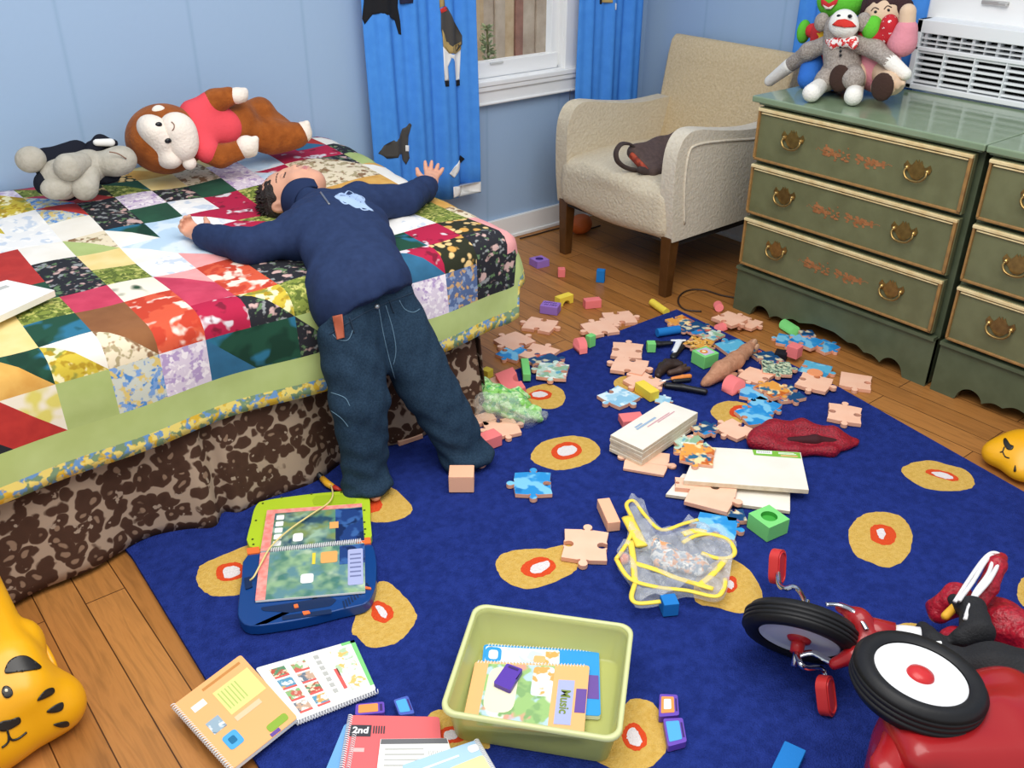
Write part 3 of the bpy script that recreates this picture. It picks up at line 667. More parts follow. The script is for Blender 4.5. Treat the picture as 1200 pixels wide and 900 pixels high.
# ================================================================== bed, leopard skirt, patchwork quilt
bed = thing('bed', 'low bed along the back wall with a leopard print valance', 'bed', (0.6, 2.6, 0))
BX0, BX1, BY0, BY1 = -1.25, 1.53, 2.07, 3.20
obj('mattress', MB().box((0.16, 2.64, 0.43), (2.72, 1.10, 0.22)), mat('white_ticking', '#dcd8cf', .9), bed, world=True, bevel=0.05, seg=4)
obj('box_spring', MB().box((0.16, 2.64, 0.21), (2.7, 1.06, 0.22)), mat('grey_ticking', '#8a8580', .9), bed, world=True, bevel=0.01)
def leopard_mat():
    m = bpy.data.materials.new('leopard_print'); m.use_nodes = True; N, L = nodes_of(m); b = N['Principled BSDF']; b.inputs['Roughness'].default_value = 0.85; b.inputs['Specular IOR Level'].default_value = 0.2
    tc = N.new('ShaderNodeTexCoord'); nz = N.new('ShaderNodeTexNoise'); nz.inputs['Scale'].default_value = 17; nz.inputs['Detail'].default_value = 2; L.new(tc.outputs['Object'], nz.inputs['Vector'])
    ad = N.new('ShaderNodeMix'); ad.data_type = 'RGBA'; ad.blend_type = 'ADD'; ad.inputs['Factor'].default_value = 0.05; L.new(tc.outputs['Object'], ad.inputs['A']); L.new(nz.outputs['Color'], ad.inputs['B'])
    v = N.new('ShaderNodeTexVoronoi'); v.feature = 'F1'; v.inputs['Scale'].default_value = 30; L.new(ad.outputs['Result'], v.inputs['Vector'])
    e = N.new('ShaderNodeTexVoronoi'); e.feature = 'DISTANCE_TO_EDGE'; e.inputs['Scale'].default_value = 30; L.new(ad.outputs['Result'], e.inputs['Vector'])
    r = ramp(N, [(0.0, '#412b20'), (0.60, '#4a3226'), (0.68, '#a58f7b')]); L.new(v.outputs['Distance'], r.inputs['Fac'])
    bn = N.new('ShaderNodeTexNoise'); bn.inputs['Scale'].default_value = 40; L.new(tc.outputs['Object'], bn.inputs['Vector'])
    r3 = ramp(N, [(0.66, (0, 0, 0, 1)), (0.69, (1, 1, 1, 1))]); L.new(bn.outputs['Fac'], r3.inputs['Fac'])
    m3 = N.new('ShaderNodeMix'); m3.data_type = 'RGBA'; L.new(r3.outputs['Color'], m3.inputs['Factor']); L.new(r.outputs['Color'], m3.inputs['A']); m3.inputs['B'].default_value = hexc('#a08c7a')
    c2 = N.new('ShaderNodeTexVoronoi'); c2.feature = 'F1'; c2.inputs['Scale'].default_value = 30; L.new(ad.outputs['Result'], c2.inputs['Vector'])
    r2 = ramp(N, [(0.22, (1, 1, 1, 1)), (0.29, (0, 0, 0, 1))]); L.new(c2.outputs['Distance'], r2.inputs['Fac'])
    sc = N.new('ShaderNodeSeparateColor'); L.new(c2.outputs['Color'], sc.inputs[0])
    gt = N.new('ShaderNodeMath'); gt.operation = 'GREATER_THAN'; gt.inputs[1].default_value = 0.5; L.new(sc.outputs[0], gt.inputs[0])
    mu = N.new('ShaderNodeMath'); mu.operation = 'MULTIPLY'; L.new(gt.outputs[0], mu.inputs[0]); L.new(r2.outputs['Color'], mu.inputs[1])
    mx = N.new('ShaderNodeMix'); mx.data_type = 'RGBA'; L.new(mu.outputs[0], mx.inputs['Factor']); L.new(m3.outputs['Result'], mx.inputs['A']); mx.inputs['B'].default_value = hexc('#8a705c')
    L.new(mx.outputs['Result'], b.inputs['Base Color'])
    return m
leo = leopard_mat()
def pleat(x, z):       # depth of the valance's folds along the front
    f = 1-z/0.36
    return f*(0.022*math.sin(x*9.5+0.6)+0.013*math.sin(x*21+1.0))
def skirt_front(u, v):
    x = BX0+(1.50-BX0)*u; z = 0.006+0.36*v; y = 2.055-0.045*(1-v)-pleat(x, z)
    y -= 0.03*(1-v)*max(0, (0.75-x))
    for x0 in (0.66, -0.25):         # inverted pleats
        d = x-x0; y += 0.035*math.exp(-(d/0.022)**2)*(1-v*0.5)-0.016*math.exp(-((d+0.05)/0.03)**2)*(1-v)
    return (x, y, z+0.012*(1-v)*(0.5+0.5*math.sin(x*6)))
obj('bed_skirt', MB().grid(skirt_front, 260, 14), leo, bed, smooth=True, world=True, solid=0.002, label='leopard print skirt along the front')
def skirt_end(u, v):
    y = 2.02+1.15*u; z = 0.006+0.36*v; x = 1.50+0.03*(1-v)+(1-v)*0.012*math.sin(y*22)
    return (x, y, z)
obj('bed_skirt', MB().grid(skirt_end, 90, 12), leo, bed, smooth=True, world=True, solid=0.002, label='leopard print skirt at the foot end')

# ---- quilt fabrics (letters used in the layout below)
def pm(*a, **k): return print_mat(*a, **k)
FAB = {
 'R': mat('quilt_red', '#b8322c', .9, var=(30, '#ab2b27')), 'T': mat('quilt_teal', '#2f6a8f', .9, var=(20, '#2a5f80')), 'G': pm('quilt_palm_green', '#1f4a38', ['#2d6f8c', '#16392b'], 9, .56),
 'g': pm('quilt_olive_sprig', '#7d8a3c', ['#b9b865', '#56642a'], 60, .55), 'l': mat('quilt_lime', '#aebd78', .9, var=(14, '#a4b46c')), 'Y': mat('quilt_cream_yellow', '#ecd596', .9, var=(12, '#e4c97f')),
 'y': mat('quilt_gold', '#d9a957', .9, var=(22, '#cc9645', 5)), 'P': mat('quilt_pink', '#eaa6a4', .9, var=(20, '#e59a98')), 'p': pm('quilt_lavender_sprig', '#d9cbd9', ['#b49cc4', '#efe6ea'], 45, .56),
 'K': pm('quilt_black_floral', '#26262c', ['#c9a7a0', '#8d9090', '#5e7a54'], 30, .62), 'k': pm('quilt_gold_roses', '#2b2d1e', ['#cf9c4e', '#e4c184'], 26, .42, kind='cell', sharp=.1), 'W': pm('quilt_white_sprig', '#e9e7e4', ['#c6cfdb', '#f2efe9'], 24, .58),
 'c': pm('quilt_brown_floral', '#e2d3b5', ['#8b6a4b', '#a99a76'], 34, .58), 'B': pm('quilt_blue_sprig', '#c9ccbf', ['#4e86c4', '#d8bf73', '#7a9ed0'], 36, .57), 'N': mat('quilt_brown', '#8c5a34', .9, var=(15, '#7f4f2c')),
 'M': pm('quilt_crimson_floral', '#b01f43', ['#d8d0d4', '#7c1831'], 18, .62), 'O': pm('quilt_orange_toile', '#d2573b', ['#f0dccb', '#c0402b'], 16, .53), 's': pm('quilt_sky', '#b7cfe2', ['#d5e1ea'], 12, .5),
 'b': pm('quilt_bright_blue', '#2f6fb4', ['#2a6a58'], 9, .6), 'w': mat('quilt_white', '#efeae0', .9, var=(10, '#e6dfd2')), 'D': pm('quilt_denim_sprig', '#566a93', ['#8ea0c0', '#c9a070'], 44, .58),
 'q': pm('quilt_yellow_blooms', '#c9b23c', ['#8a8a3c', '#efe6b4', '#a98a24'], 22, .56), 'm': mat('quilt_rose', '#c9405c', .9, var=(18, '#b83350')), 'd': mat('quilt_dark_green', '#22513a', .9, var=(16, '#1b4431')),
 'F': pm('quilt_big_bloom', '#e9e0cc', ['#2c4a33', '#d8cc6a'], 9, .6), 'L': mat('quilt_border_lime', '#b9c882', .9, var=(9, '#aebd74')), 'f': pm('quilt_border_daisy', '#7f9a78', ['#e3b93c', '#6f9ccf', '#f0d978'], 30, .54),
}
FK = list(FAB); FI = {k: i for i, k in enumerate(FK)}
# rows run from the front drop back to the wall; columns run along the bed from the left edge of the photo to the foot.
# two letters = a square cut corner to corner ('/' or '\\' names the cut)
PS, QC0, QX0 = 0.115, -14, 0.69
LAYOUT = [
'PP cc GR KK Os FY py RD pp KR RF ll BB pp TG GG Kl ll pp pp DD KK KK',
'KR bm FF BB NN pp ND Os mm qq yG qw cN OO MM Kq gg gg TT TM kk KK PP',
'PP YK TW Kd kk kl Bw GK NN cw YY GG NN OO mm OO KK KK dd GG MM kk PP',
'Yw ll MM Tg KF Dy PN TP PD yy YY gg mm FF mP OO KK KK dd WW WW gg cc',
'mm cG bb qM Dk Oy qq cc pD Tc lY dd KK gg WW Ps OO KK Ky Wy WW gg yg',
'pg Fc sT yY ks MO GT gM pw TT OR RR KK YY ws ss MM Mg gg yy yy Yw YY',
'wW BB FF yy MM sY YY kM ps RR DD RR ww lc wG ss WM MM gg cc yy yy ww',
'ks NN ON NN Fw qq GG ww Wy Wq GG WW WW ww KK dd WW MM gg cc cc cc wy',
'YY Mq GF gY qq qK mc PM KK ks Nc Wq WW BR KK pp KK dd pp sM cc cK ll',
'OG DW KG MP Mw ll ll bq mm OO gg kk qq Bm Rk gG YY cc pp ss MM MM KK',
'WW sl ly MM YY pO qK kY BB qq ll ww qp gm dd kk yY cc Yd ss MM TR wM']
LAYOUT = [r.split() for r in LAYOUT]
QR, QYE, QZT, QXE, QTD = 0.05, 2.06, 0.57, 1.61, 0.32
def qprof(s, fl):
    q = QR*math.pi/2
    if s <= 0: return s, 0.0, 0.0
    if s < q: return QR*math.sin(s/QR), QR*(1-math.cos(s/QR)), s/q
    return QR+(s-q)*fl, QR+(s-q)*0.985, 1.0
def qlift(sy):
    q = min(max(-sy-0.3, 0)/0.75, 1); return 0.040*q*q*(3-2*q)
def quilt_pt(u, t):
    """u along the bed, t = distance up from the front hem -> point of the cloth"""
    sy = QTD-t; xe = QXE+0.03*min(max(-sy/0.6, 0), 1); sx = u-xe
    puff = 0.0045*abs(math.sin(math.pi*(u-QX0)/PS))*abs(math.sin(math.pi*(t-0.115)/PS)) if t > 0.115 else 0.0
    wr = 0.006*math.sin(u*7.1+t*3)*math.sin(t*6.3+1)+0.003*math.sin(u*23+t*11)
    tq_ = min(max(-sy/0.28, 0), 1); FX, FY = 0.22+0.5*tq_*tq_*(3-2*tq_), 0.05                                              # how far the foot side and the front flare out
    def wx(y_, d_): return 0.024*math.sin(-9*y_+0.4)*min(d_/0.2, 1)+puff
    def wy(x_, d_): return puff+(0.016*math.sin(x_*6.2+0.4)+0.008*math.sin(x_*15))*min(max(d_, 0)/0.25, 1)
    if sx > 0 and sy > 0:
        r = max(sx, sy); ph = math.atan2(sy, sx); k = math.sin(ph)**2
        o, d, w = qprof(r, FX*(1-k)+FY*k); o += w*((1-k)*wx(0, r)+k*wy(xe, r))
        return Vector((xe+o*math.cos(ph), QYE-o*math.sin(ph), QZT-d*(1-.18*(1-k))+(1-w)*wr))
    if sx > 0:
        o, d, w = qprof(sx, FX); o += w*wx(sy, sx)
        return Vector((xe+o, QYE-sy*(1.0 if sy > 0 else 1.075), QZT-d*.82+(1-w)*(wr+puff)+qlift(sy)))
    o, d, w = qprof(sy, FY); o += w*wy(u, sy)
    return Vector((u, QYE-(o if sy > 0 else o*1.075), QZT-d+(1-w)*(wr+puff)+qlift(sy)))
q = MB(); NS = 4
us = []; uc = []
for c in range(len(LAYOUT[0])):
    for k in range(NS): us.append(QX0+PS*(QC0+c+k/NS)); uc.append((c, k))
uend = QX0+PS*(QC0+len(LAYOUT[0])); ub = uend
for w_, cc in ((0.0, 'L'), (0.025, 'L'), (0.05, 'L'), (0.075, 'f'), (0.095, 'f')): us.append(ub+w_); uc.append((cc, 0))
us.append(ub+0.115)
ts = [0.0, 0.02]; tr = [('f', 0), ('f', 0)]
for w_ in (0.04, 0.065, 0.09): ts.append(w_); tr.append(('L', 0))
for r in range(len(LAYOUT)):
    for k in range(NS): ts.append(0.115+PS*(r+k/NS)); tr.append((r, k))
ts.append(0.115+PS*len(LAYOUT))
nu, nt = len(us), len(ts)
for u in us:
    for t in ts: q.v.append(tuple(quilt_pt(u, t)))
for i in range(nu-1):
    for j in range(nt-1):
        a, b2, c2_, d2 = i*nt+j, (i+1)*nt+j, (i+1)*nt+j+1, i*nt+j+1
        (c, kc), (r, kr) = uc[i], tr[j]
        if isinstance(r, str) or isinstance(c, str):
            key = 'f' if 'f' in (r, c) else 'L'
            q.f.append((a, b2, c2_, d2)); q.m.append(FI[key]); continue
        code = LAYOUT[r][c]
        if kc+kr < NS-1: q.f.append((a, b2, c2_, d2)); q.m.append(FI[code[0]])
        elif kc+kr > NS-1: q.f.append((a, b2, c2_, d2)); q.m.append(FI[code[1]])
        else: q.f += [(a, b2, d2), (b2, c2_, d2)]; q.m += [FI[code[0]], FI[code[1]]]
quilt = tag(obj('patchwork_quilt', q, [FAB[k] for k in FK], smooth=True, solid=0.008), 'colourful patchwork quilt with a lime border draped over the bed', 'quilt')
# ================================================================== the boy lying across the bed
skin = mat('skin', '#d9a387', 0.5, spec=0.3, var=(9, '#d39a80', 3)); lipm = mat('lips', '#c47a72', 0.45); lash = mat('lashes', '#3a2620', 0.7); hairm = mat('dark_hair', '#211a17', 0.55, bump=(260, 0.6), var=(120, '#2d221c', 3))
navy = mat('navy_jersey', '#273659', 0.85, spec=0.2, var=(60, '#233152', 3), bump=(28, 0.12)); navyc = mat('navy_collar', '#222f50', 0.85, spec=0.2)
denim = mat('dark_denim', '#1d3042', 0.85, spec=0.2, var=(220, '#273c50', 2), bump=(36, 0.25)); stitch = mat('denim_stitch', '#5f7d92', 0.8); leat = mat('leather_tag', '#a8563c', 0.6)
boy = thing('person', 'child in a navy pullover and dark jeans lying back on the bed, arms spread', 'person', (1.10, 1.95, 0.0))
V = lambda *a: np.array(a, float)
neck, chest, belly, pelv = V(1.205, 2.44, .632), V(1.19, 2.25, .630), V(1.125, 2.085, .590), V(1.105, 1.985, .500)
shR, elR, wrR = V(1.055, 2.235, .622), V(.940, 2.290, .604), V(.885, 2.465, .600)     # his right arm, nearer the camera
shL, elL, wrL = V(1.345, 2.345, .630), V(1.475, 2.335, .618), V(1.632, 2.445, .610)
hipR, knR, anR = V(1.035, 1.955, .475), V(1.020, 1.890, .270), V(1.005, 1.868, .078)
hipL, knL, anL = V(1.165, 1.965, .470), V(1.225, 1.880, .255), V(1.292, 1.812, .078)
hc = V(1.213, 2.560, .632)
cr = Vector((-.74, .66, -.10)).normalized(); fa = Vector((.06, -.02, 1.0)); fa = (fa-cr*fa.dot(cr)).normalized(); ri = fa.cross(cr)   # crown, face and right-ear directions
def hp(r, c, f): return hc+r*np.array(ri)+c*np.array(cr)+f*np.array(fa)
HM = np.array([[ri[i], cr[i], fa[i]] for i in range(3)])
F = Blob(0.02)
F.ell(hp(0, .022, -.010), (.068, .078, .080), HM)                       # skull
F.ell(hp(0, -.040, .018), (.052, .055, .058), HM, k=.04)                # lower face
F.ell(hp(0, -.082, .030), (.024, .020, .026), HM, k=.03)                # chin
for s in (-1, 1): F.ell(hp(s*.032, -.030, .046), (.024, .022, .024), HM, k=.025)   # cheeks
F.limb(hp(0, .012, .068), hp(0, -.020, .075), .006, .008, k=.015)       # nose bridge
F.ell(hp(0, -.023, .077), (.009, .008, .009), HM, k=.01)
for s in (-1, 1): F.ell(hp(s*.010, -.026, .075), (.007, .006, .007), HM, k=.008)
for s in (-1, 1): F.ell(hp(s*.028, .010, .074), (.014, .008, .012), HM, k=.008, op='-')   # eye hollows
for s in (-1, 1): F.ell(hp(s*.028, .009, .059), (.013, .009, .010), HM, k=.004)
F.limb(hp(-.015, -.050, .072), hp(.015, -.050, .072), .0065, k=.006); F.limb(hp(-.012, -.058, .071), hp(.012, -.058, .071), .0065, k=.006)
F.limb(hp(-.016, -.054, .0765), hp(.016, -.054, .0765), .0022, k=.002, op='-')
for s in (-1, 1):                                                        # ears
    F.ell(hp(s*.070, .026, -.020), (.009, .026, .018), HM, k=.008); F.ell(hp(s*.079, .028, -.016), (.005, .015, .009), HM, k=.004, op='-')
    F.ell(hp(s*.069, .004, -.014), (.006, .008, .008), HM, k=.006)
F.limb(hp(0, -.035, -.025), neck, .040, .042, k=.03); F.limb(neck, chest, .040, .05, k=.03)
F.ell((chest+belly)/2, (.10, .13, .05), frame3((1, .3, 0), (0, 1, .25)), k=.03); F.limb(shR, shL, .036, k=.03); F.ell(pelv, (.09, .06, .055), k=.04); F.limb(belly, pelv, .06, k=.03)
F.chain([shR, elR, wrR], [.034, .028, .020], k=.02); F.chain([shL, elL, wrL], [.034, .028, .020], k=.02)
for h_, k_, a_ in ((hipR, knR, anR), (hipL, knL, anL)): F.chain([h_, k_, a_], [.055, .042, .030], k=.02)
for a_, d_ in ((anR, V(-.10, -1, 0)), (anL, V(.42, -.9, 0))):
    d_ = d_/np.linalg.norm(d_); F.limb(a_, a_-V(0, 0, .032)-d_*.018, .030, .026, k=.02); F.limb(a_-V(0, 0, .036), a_+d_*.055-V(0, 0, .048), .024, .015, k=.03)
def hand(wr, fw, side, palm_up, curl, spread):
    """palm with five separate fingers: fw = along the fingers, side = towards the thumb"""
    fw = fw/np.linalg.norm(fw); side = side-fw*(side@fw); side /= np.linalg.norm(side); up = np.cross(side, fw)*palm_up
    P = lambda a, b, c: wr+fw*a+side*b+up*c
    F.box(P(.036, 0, 0), (.027, .024, .010), .009, np.stack([fw, side, np.cross(fw, side)], 1), k=.012); F.limb(wr, P(.02, 0, 0), .021, .018, k=.015)
    for i, (b, ln) in enumerate(((.0185, .046), (.0065, .052), (-.006, .048), (-.0175, .037))):
        an = spread*(1.5-i)*0.5; dr = lambda c: (fw*math.cos(an)+side*math.sin(an))*math.cos(c)+up*math.sin(c)
        p0 = P(.054, b, 0); p1 = p0+dr(curl*.6)*ln*.45; p2 = p1+dr(curl*1.6)*ln*.32; p3 = p2+dr(curl*2.4)*ln*.23
        F.chain([p0, p1, p2, p3], [.0072, .0067, .0061, .0052], k=.004)
    q0 = P(.016, .021, .002); q1 = q0+(fw*.55+side*.8+up*.15)*.026; q2 = q1+(fw*.85+side*.45+up*.25)*.020
    F.chain([q0, q1, q2], [.0098, .0080, .0062], k=.006)
hand(wrR, V(-.22, 1, .02), V(.9, .3, .30), 1, .95, .05)                   # loosely curled hand resting on its edge
hand(wrL, V(.56, .56, .28), V(-.75, .6, .25), -1, .18, .42)                # open hand, palm up
def boy_pick(C):
    q = (C-hc)@HM; r, c, f = q[:, 0], q[:, 1], q[:, 2]; m = np.zeros(len(C), int)
    m[(np.abs(r) < .018) & (c > -.062) & (c < -.046) & (f > .066)] = 1
    for s in (-1, 1):
        x = r-s*.028; line = .006-.35*(x/.014)**2*.012
        m[(np.abs(x) < .0135) & (np.abs(c-(.0035+.10*x*x/.014)) < .0022) & (f > .045)] = 2
        m[(np.abs(r-s*.029) < .017) & (np.abs(c-(.030-.2*abs(1)*((r-s*.029)/.017)**2*.012)) < .0018) & (f > .04)] = 2
    m[(np.abs(np.abs(r)-.0065) < .003) & (np.abs(c+.0315) < .0025) & (f > .066)] = 2
    return m
blob('body', F, .0034, [skin, lipm, lash], boy, world=True, pick=boy_pick)
# hair
F = Blob(.012)
F.ell(hp(0, .030, -.018), (.0745, .080, .080), HM)
F.ell(hp(0, -.050, .062), (.085, .108, .088), HM, k=.012, op='-')
F.ell(hp(.082, .020, -.018), (.020, .034, .026), HM, k=.006, op='-'); F.ell(hp(.075, -.045, .004), (.04, .070, .058), HM, k=.01, op='-'); F.ell(hp(-.07, -.055, .0), (.04, .070, .052), HM, k=.01, op='-')
def tuft(X): return .0035*np.sin(X[:, 0]*210+X[:, 2]*90)*np.sin(X[:, 1]*190)+.003*np.sin(X[:, 0]*90-X[:, 1]*70)
hb = blob('hair', F, .004, hairm, boy, world=True, noise=tuft)
rn = random.Random(3); tf = MB()
for i in range(150):       # short spiky ends round the crown and nape
    th = rn.uniform(0, 6.283); ph = rn.uniform(.15, 1.25); d = np.array([math.sin(ph)*math.cos(th), math.cos(ph), math.sin(ph)*math.sin(th)])
    if d[2] > .45 and d[1] < .75: continue
    p = hp(*(d*V(.071, .076, .076)+V(0, .030, -.018))); n = HM@(d+V(0, .25, 0)+V(rn.uniform(-.4, .4), 0, rn.uniform(-.4, .4))); n /= np.linalg.norm(n)
    tf.tube([p, p+n*.008, p+n*rn.uniform(.012, .020)], [.0042, .003, .0006], 5)
obj('tuft', tf, hairm, hb, world=False, smooth=True).matrix_parent_inverse = Matrix.Translation(-Vector(boy.location))
# the line where the pullover ends over the jeans
WA, WB, WM = (np.array(aty(374, 384, 1.965)), np.array(aty(484, 332, 2.0)), np.array(aty(428, 352, 1.915)))
wn = np.cross(WB-WA, (WA+WB)/2-WM); wn /= np.linalg.norm(wn); wn = wn if wn[2] < 0 else -wn
# pullover
def wrinkle(X):
    a = .0032*np.sin(X[:, 0]*70+X[:, 1]*26+3*np.sin(X[:, 1]*11))*np.sin(X[:, 1]*17+X[:, 0]*9)+.0018*np.sin(X[:, 1]*85-X[:, 0]*38)
    return a
F = Blob(.03)
F.ell(chest+V(0, .01, -.004), (.142, .135, .078), frame3((1, .3, 0), (0, 1, .1)), k=.05); F.ell((chest+belly)/2+V(0, -.02, 0), (.134, .135, .082), frame3((1, .25, 0), (0, 1, .28)), k=.06)
F.ell(belly+V(-.004, -.035, -.018), (.124, .095, .084), frame3((1, .22, 0), (0, 1, .5)), k=.05)
F.limb(shR+V(.03, 0, -.004), shL+V(-.03, 0, -.004), .062, k=.04)
F.chain([shR+V(.03, .01, 0), shR*.45+elR*.55+V(0, .004, 0), elR, elR*.35+wrR*.65, wrR], [.062, .052, .050, .041, .034], k=.03)
F.chain([shL+V(-.03, 0, 0), shL*.45+elL*.55, elL, elL*.35+wrL*.65, wrL], [.062, .050, .047, .040, .034], k=.03)
F.limb(neck*.45+chest*.55, neck*.75+hc*.25, .058, .052, k=.03)
F.plane(wrR+V(-.002, .012, 0), V(-.35, 1, 0)); F.plane(wrL+V(-.006, -.006, 0), V(.75, .65, 0)); F.ell(pelv+V(-.004, .008, .035), (.146, .118, .130), frame3((1, .2, .06), (0, .75, .66)), k=.05); F.plane(WM+wn*.012, wn)
nd = np.array(hc-neck); nd /= np.linalg.norm(nd)
F.limb(neck+nd*.00, hc, .047, .05, k=.004, op='-')
sw = blob('pullover', F, .006, navy, boy, world=True, noise=wrinkle)
# standing collar, open at the throat, and the zip below it
nax = Vector(nd); cx = (Vector((0.75, -.35, .62))); cx = (cx-nax*cx.dot(nax)).normalized(); cy = nax.cross(cx)      # cx points out through the opening
def collar(u, v):
    th = .42+u*(2*math.pi-.84); r = .057+.013*v; hgt = -.016+(.052-.012*math.cos(th))*v
    return Vector(neck)+nax*hgt+cx*(r*math.cos(th))+cy*(r*math.sin(th)*1.06)+nax*.004*math.sin(th*3)*v
sewn(obj('collar', MB().grid(collar, 60, 6), navyc, sw, smooth=True, solid=.007), boy)
# jeans
def jwr(X):
    lo = np.clip((.30-X[:, 2])/.25, 0, 1)
    a = np.sin(X[:, 2]*46+X[:, 0]*60+2.5*np.sin(X[:, 0]*19+X[:, 1]*13))*np.sin(X[:, 2]*21-X[:, 0]*33+1)
    b = np.sin(X[:, 2]*120+X[:, 0]*34+2*np.sin(X[:, 1]*40))*np.sin(X[:, 0]*26+X[:, 1]*20)
    return .0042*a+.0036*b*lo+.0012*np.sin(X[:, 2]*60-X[:, 0]*120)
F = Blob(.03)
F.ell(pelv+V(0, .005, .0), (.114, .080, .080), frame3((1, .15, 0), (0, .75, .66)), k=.05)
F.limb(pelv+V(-.035, .02, .045), pelv+V(.04, .028, .045), .070, k=.05)
F.chain([hipR+V(0, 0, .02), knR*.5+hipR*.5, knR, knR*.4+anR*.6, anR+V(0, 0, -.030)], [.080, .084, .078, .067, .064], k=.035, flat=((0, 1, .15), 1.25))
F.chain([hipL+V(0, 0, .02), knL*.5+hipL*.5, knL, knL*.4+anL*.6, anL+V(0, 0, -.030)], [.080, .086, .080, .072, .068], k=.035, flat=((0, 1, .15), 1.25))
F.ell(anR+V(0, -.012, -.033), (.070, .062, .028), k=.02); F.ell(anL+V(.008, -.012, -.033), (.078, .064, .028), k=.02)
F.plane(WM-wn*.006, -wn); F.plane((0, 0, .016), (0, 0, -1))
je = blob('jeans', F, .006, denim, boy, world=True, noise=jwr)
# details sewn onto the clothes
K = Skin(sw); pale_ink = mat('pale_blue_print', '#9fb6d8', .8)
sewn(obj('chest_print', K.patch(smooth_closed([(392, 231), (400, 226), (408, 229), (416, 227), (425, 232), (429, 240), (438, 248), (426, 244), (417, 244), (408, 239), (401, 236)], 3), .0012, 1.6), pale_ink, sw, smooth=True, solid=.001, label='pale blue print on the chest'), boy)
for i, (pts, r) in enumerate((([(392, 231), (402, 228), (410, 230), (418, 236), (428, 241), (437, 247)], .0035), ([(398, 234), (404, 239), (413, 238), (420, 242)], .003), ([(404, 228), (408, 224), (414, 227), (412, 233), (406, 233)], .0028), ([(415, 234), (420, 229), (427, 233), (425, 239)], .0025), ([(420, 241), (425, 246), (432, 246)], .0022))):
    P = K.path(pts, .0006)
    if len(P) > 2: sewn(obj('chest_print_line', MB().tube(P, r, 8, flat=.3), pale_ink, sw, smooth=True, label=None), boy)
P = K.path([(376, 226), (381, 233), (386, 240)], .001)
if len(P) > 2: sewn(obj('zip', MB().tube(P, .0028, 8), mat('zip_metal', '#8d8f94', .4, .7), sw, smooth=True), boy)
K = Skin(je)
def seam(pts, name='stitching', r=.0011, m=stitch, off=.0004, **k):
    P = K.path(pts, off)
    if len(P) > 2: return sewn(obj(name, MB().tube(P, r, 6, **k), m, je, smooth=True), boy)
band = mat('denim_band', '#1e3246', .85)
seam([(386, 392), (408, 378), (432, 364), (460, 352), (484, 343)], 'waistband_seam', .0016, band)
seam([(444, 362), (449, 390), (456, 420), (463, 444)], 'fly_seam'); seam([(452, 358), (460, 385), (464, 410), (461, 428)], 'fly_seam')
seam([(468, 352), (474, 362), (484, 366), (492, 362)], 'pocket_seam'); seam([(390, 392), (397, 398), (408, 398), (414, 385)], 'pocket_seam')
seam([(388, 460), (404, 466), (410, 476)], 'pocket_seam'); seam([(386, 480), (400, 490), (408, 500)], 'pocket_seam')
for p in ([(409, 372), (412, 381), (415, 390)], [(456, 352), (458, 358), (461, 366)]): seam(p, 'belt_loop', .0045, band, .001, flat=.4)
bp = K.hit(441, 359, .002)
if bp: sewn(obj('button', MB().sphere(bp, .0075, 12), mat('jeans_button', '#a9b0b6', .3, .8), je, smooth=True), boy)
tp = K.patch([(391, 370), (401, 368), (404, 395), (395, 398)], .004)
sewn(obj('leather_tag', tp, leat, je, smooth=True, solid=.003, label='brown leather hip tag'), boy)
# ================================================================== soft toys on the bed
brn = mat('brown_plush', '#a35a26', .95, spec=.15, var=(30, '#8c4a1e', 4), bump=(110, .35), sheen=.1); crm = mat('cream_plush', '#efe3d6', .95, spec=.1, bump=(120, .3)); rsh = mat('coral_red_shirt', '#e4505a', .9, spec=.15, bump=(90, .15))
eye = mat('black_eye', '#14161c', .25); thr = mat('brown_thread', '#8a6a58', .8)
def A(px, py, y): return np.array(aty(px, py, y))
mk = thing('plush_monkey', 'brown plush monkey in a red shirt lying on the bed against the wall', 'soft toy', (1.15, 2.98, 0.6))
F = Blob(.03); F.ell(A(193, 163, 2.99), (.118, .112, .108)); F.ell(A(232, 165, 2.98), (.05, .05, .05))
blob('head', F, .008, brn, mk, world=True)
F = Blob(.025); F.ell(A(186, 160, 2.935), (.046, .070, .056), k=.03); F.ell(A(197, 183, 2.925), (.042, .060, .038)); F.ell(A(176, 150, 2.93), (.036, .06, .038))
face = blob('face', F, .006, crm, mk, world=True, label='cream face')
F = Blob(.02); F.ell(A(211, 157, 2.90), (.052, .055, .064)); F.ell(A(213, 170, 2.90), (.046, .055, .050)); F.ell(A(203, 150, 2.90), (.036, .05, .040))
blob('muzzle', F, .006, crm, mk, world=True, label='cream muzzle')
K = Skin(face)
for px, py in ((186, 146), (197, 165)):
    p = K.hit(px, py); p = p if p is not None else Vector(A(px, py, 2.88)); sewn(obj('eye', MB().sphere(p, (.011, .006, .008), 12), eye, face, smooth=True), mk)
K = Skin(*[c for c in mk.children if c.name.startswith('muzzle')]); P = K.path([(201, 143), (204, 146), (204, 150), (202, 153)], .001)
if len(P) > 2: sewn(obj('mouth', MB().tube(P, .0018, 6), thr, face, smooth=True), mk)
F = Blob(.01); F.ell(A(186, 130, 2.96), (.022, .015, .018)); blob('ear', F, .005, crm, mk, world=True)
F = Blob(.01); F.ell(A(222, 191, 2.88), (.022, .02, .022)); blob('ear', F, .005, crm, mk, world=True)
F = Blob(.03); F.limb(A(228, 152, 2.98), A(262, 150, 2.98), .070, .064); F.limb(A(228, 132, 2.99), A(245, 123, 2.975), .040, .041, k=.03); F.limb(A(234, 168, 2.93), A(243, 176, 2.90), .042, .040, k=.03)
blob('shirt', F, .007, rsh, mk, world=True, noise=lambda X: .002*np.sin(X[:, 0]*60+X[:, 2]*40))
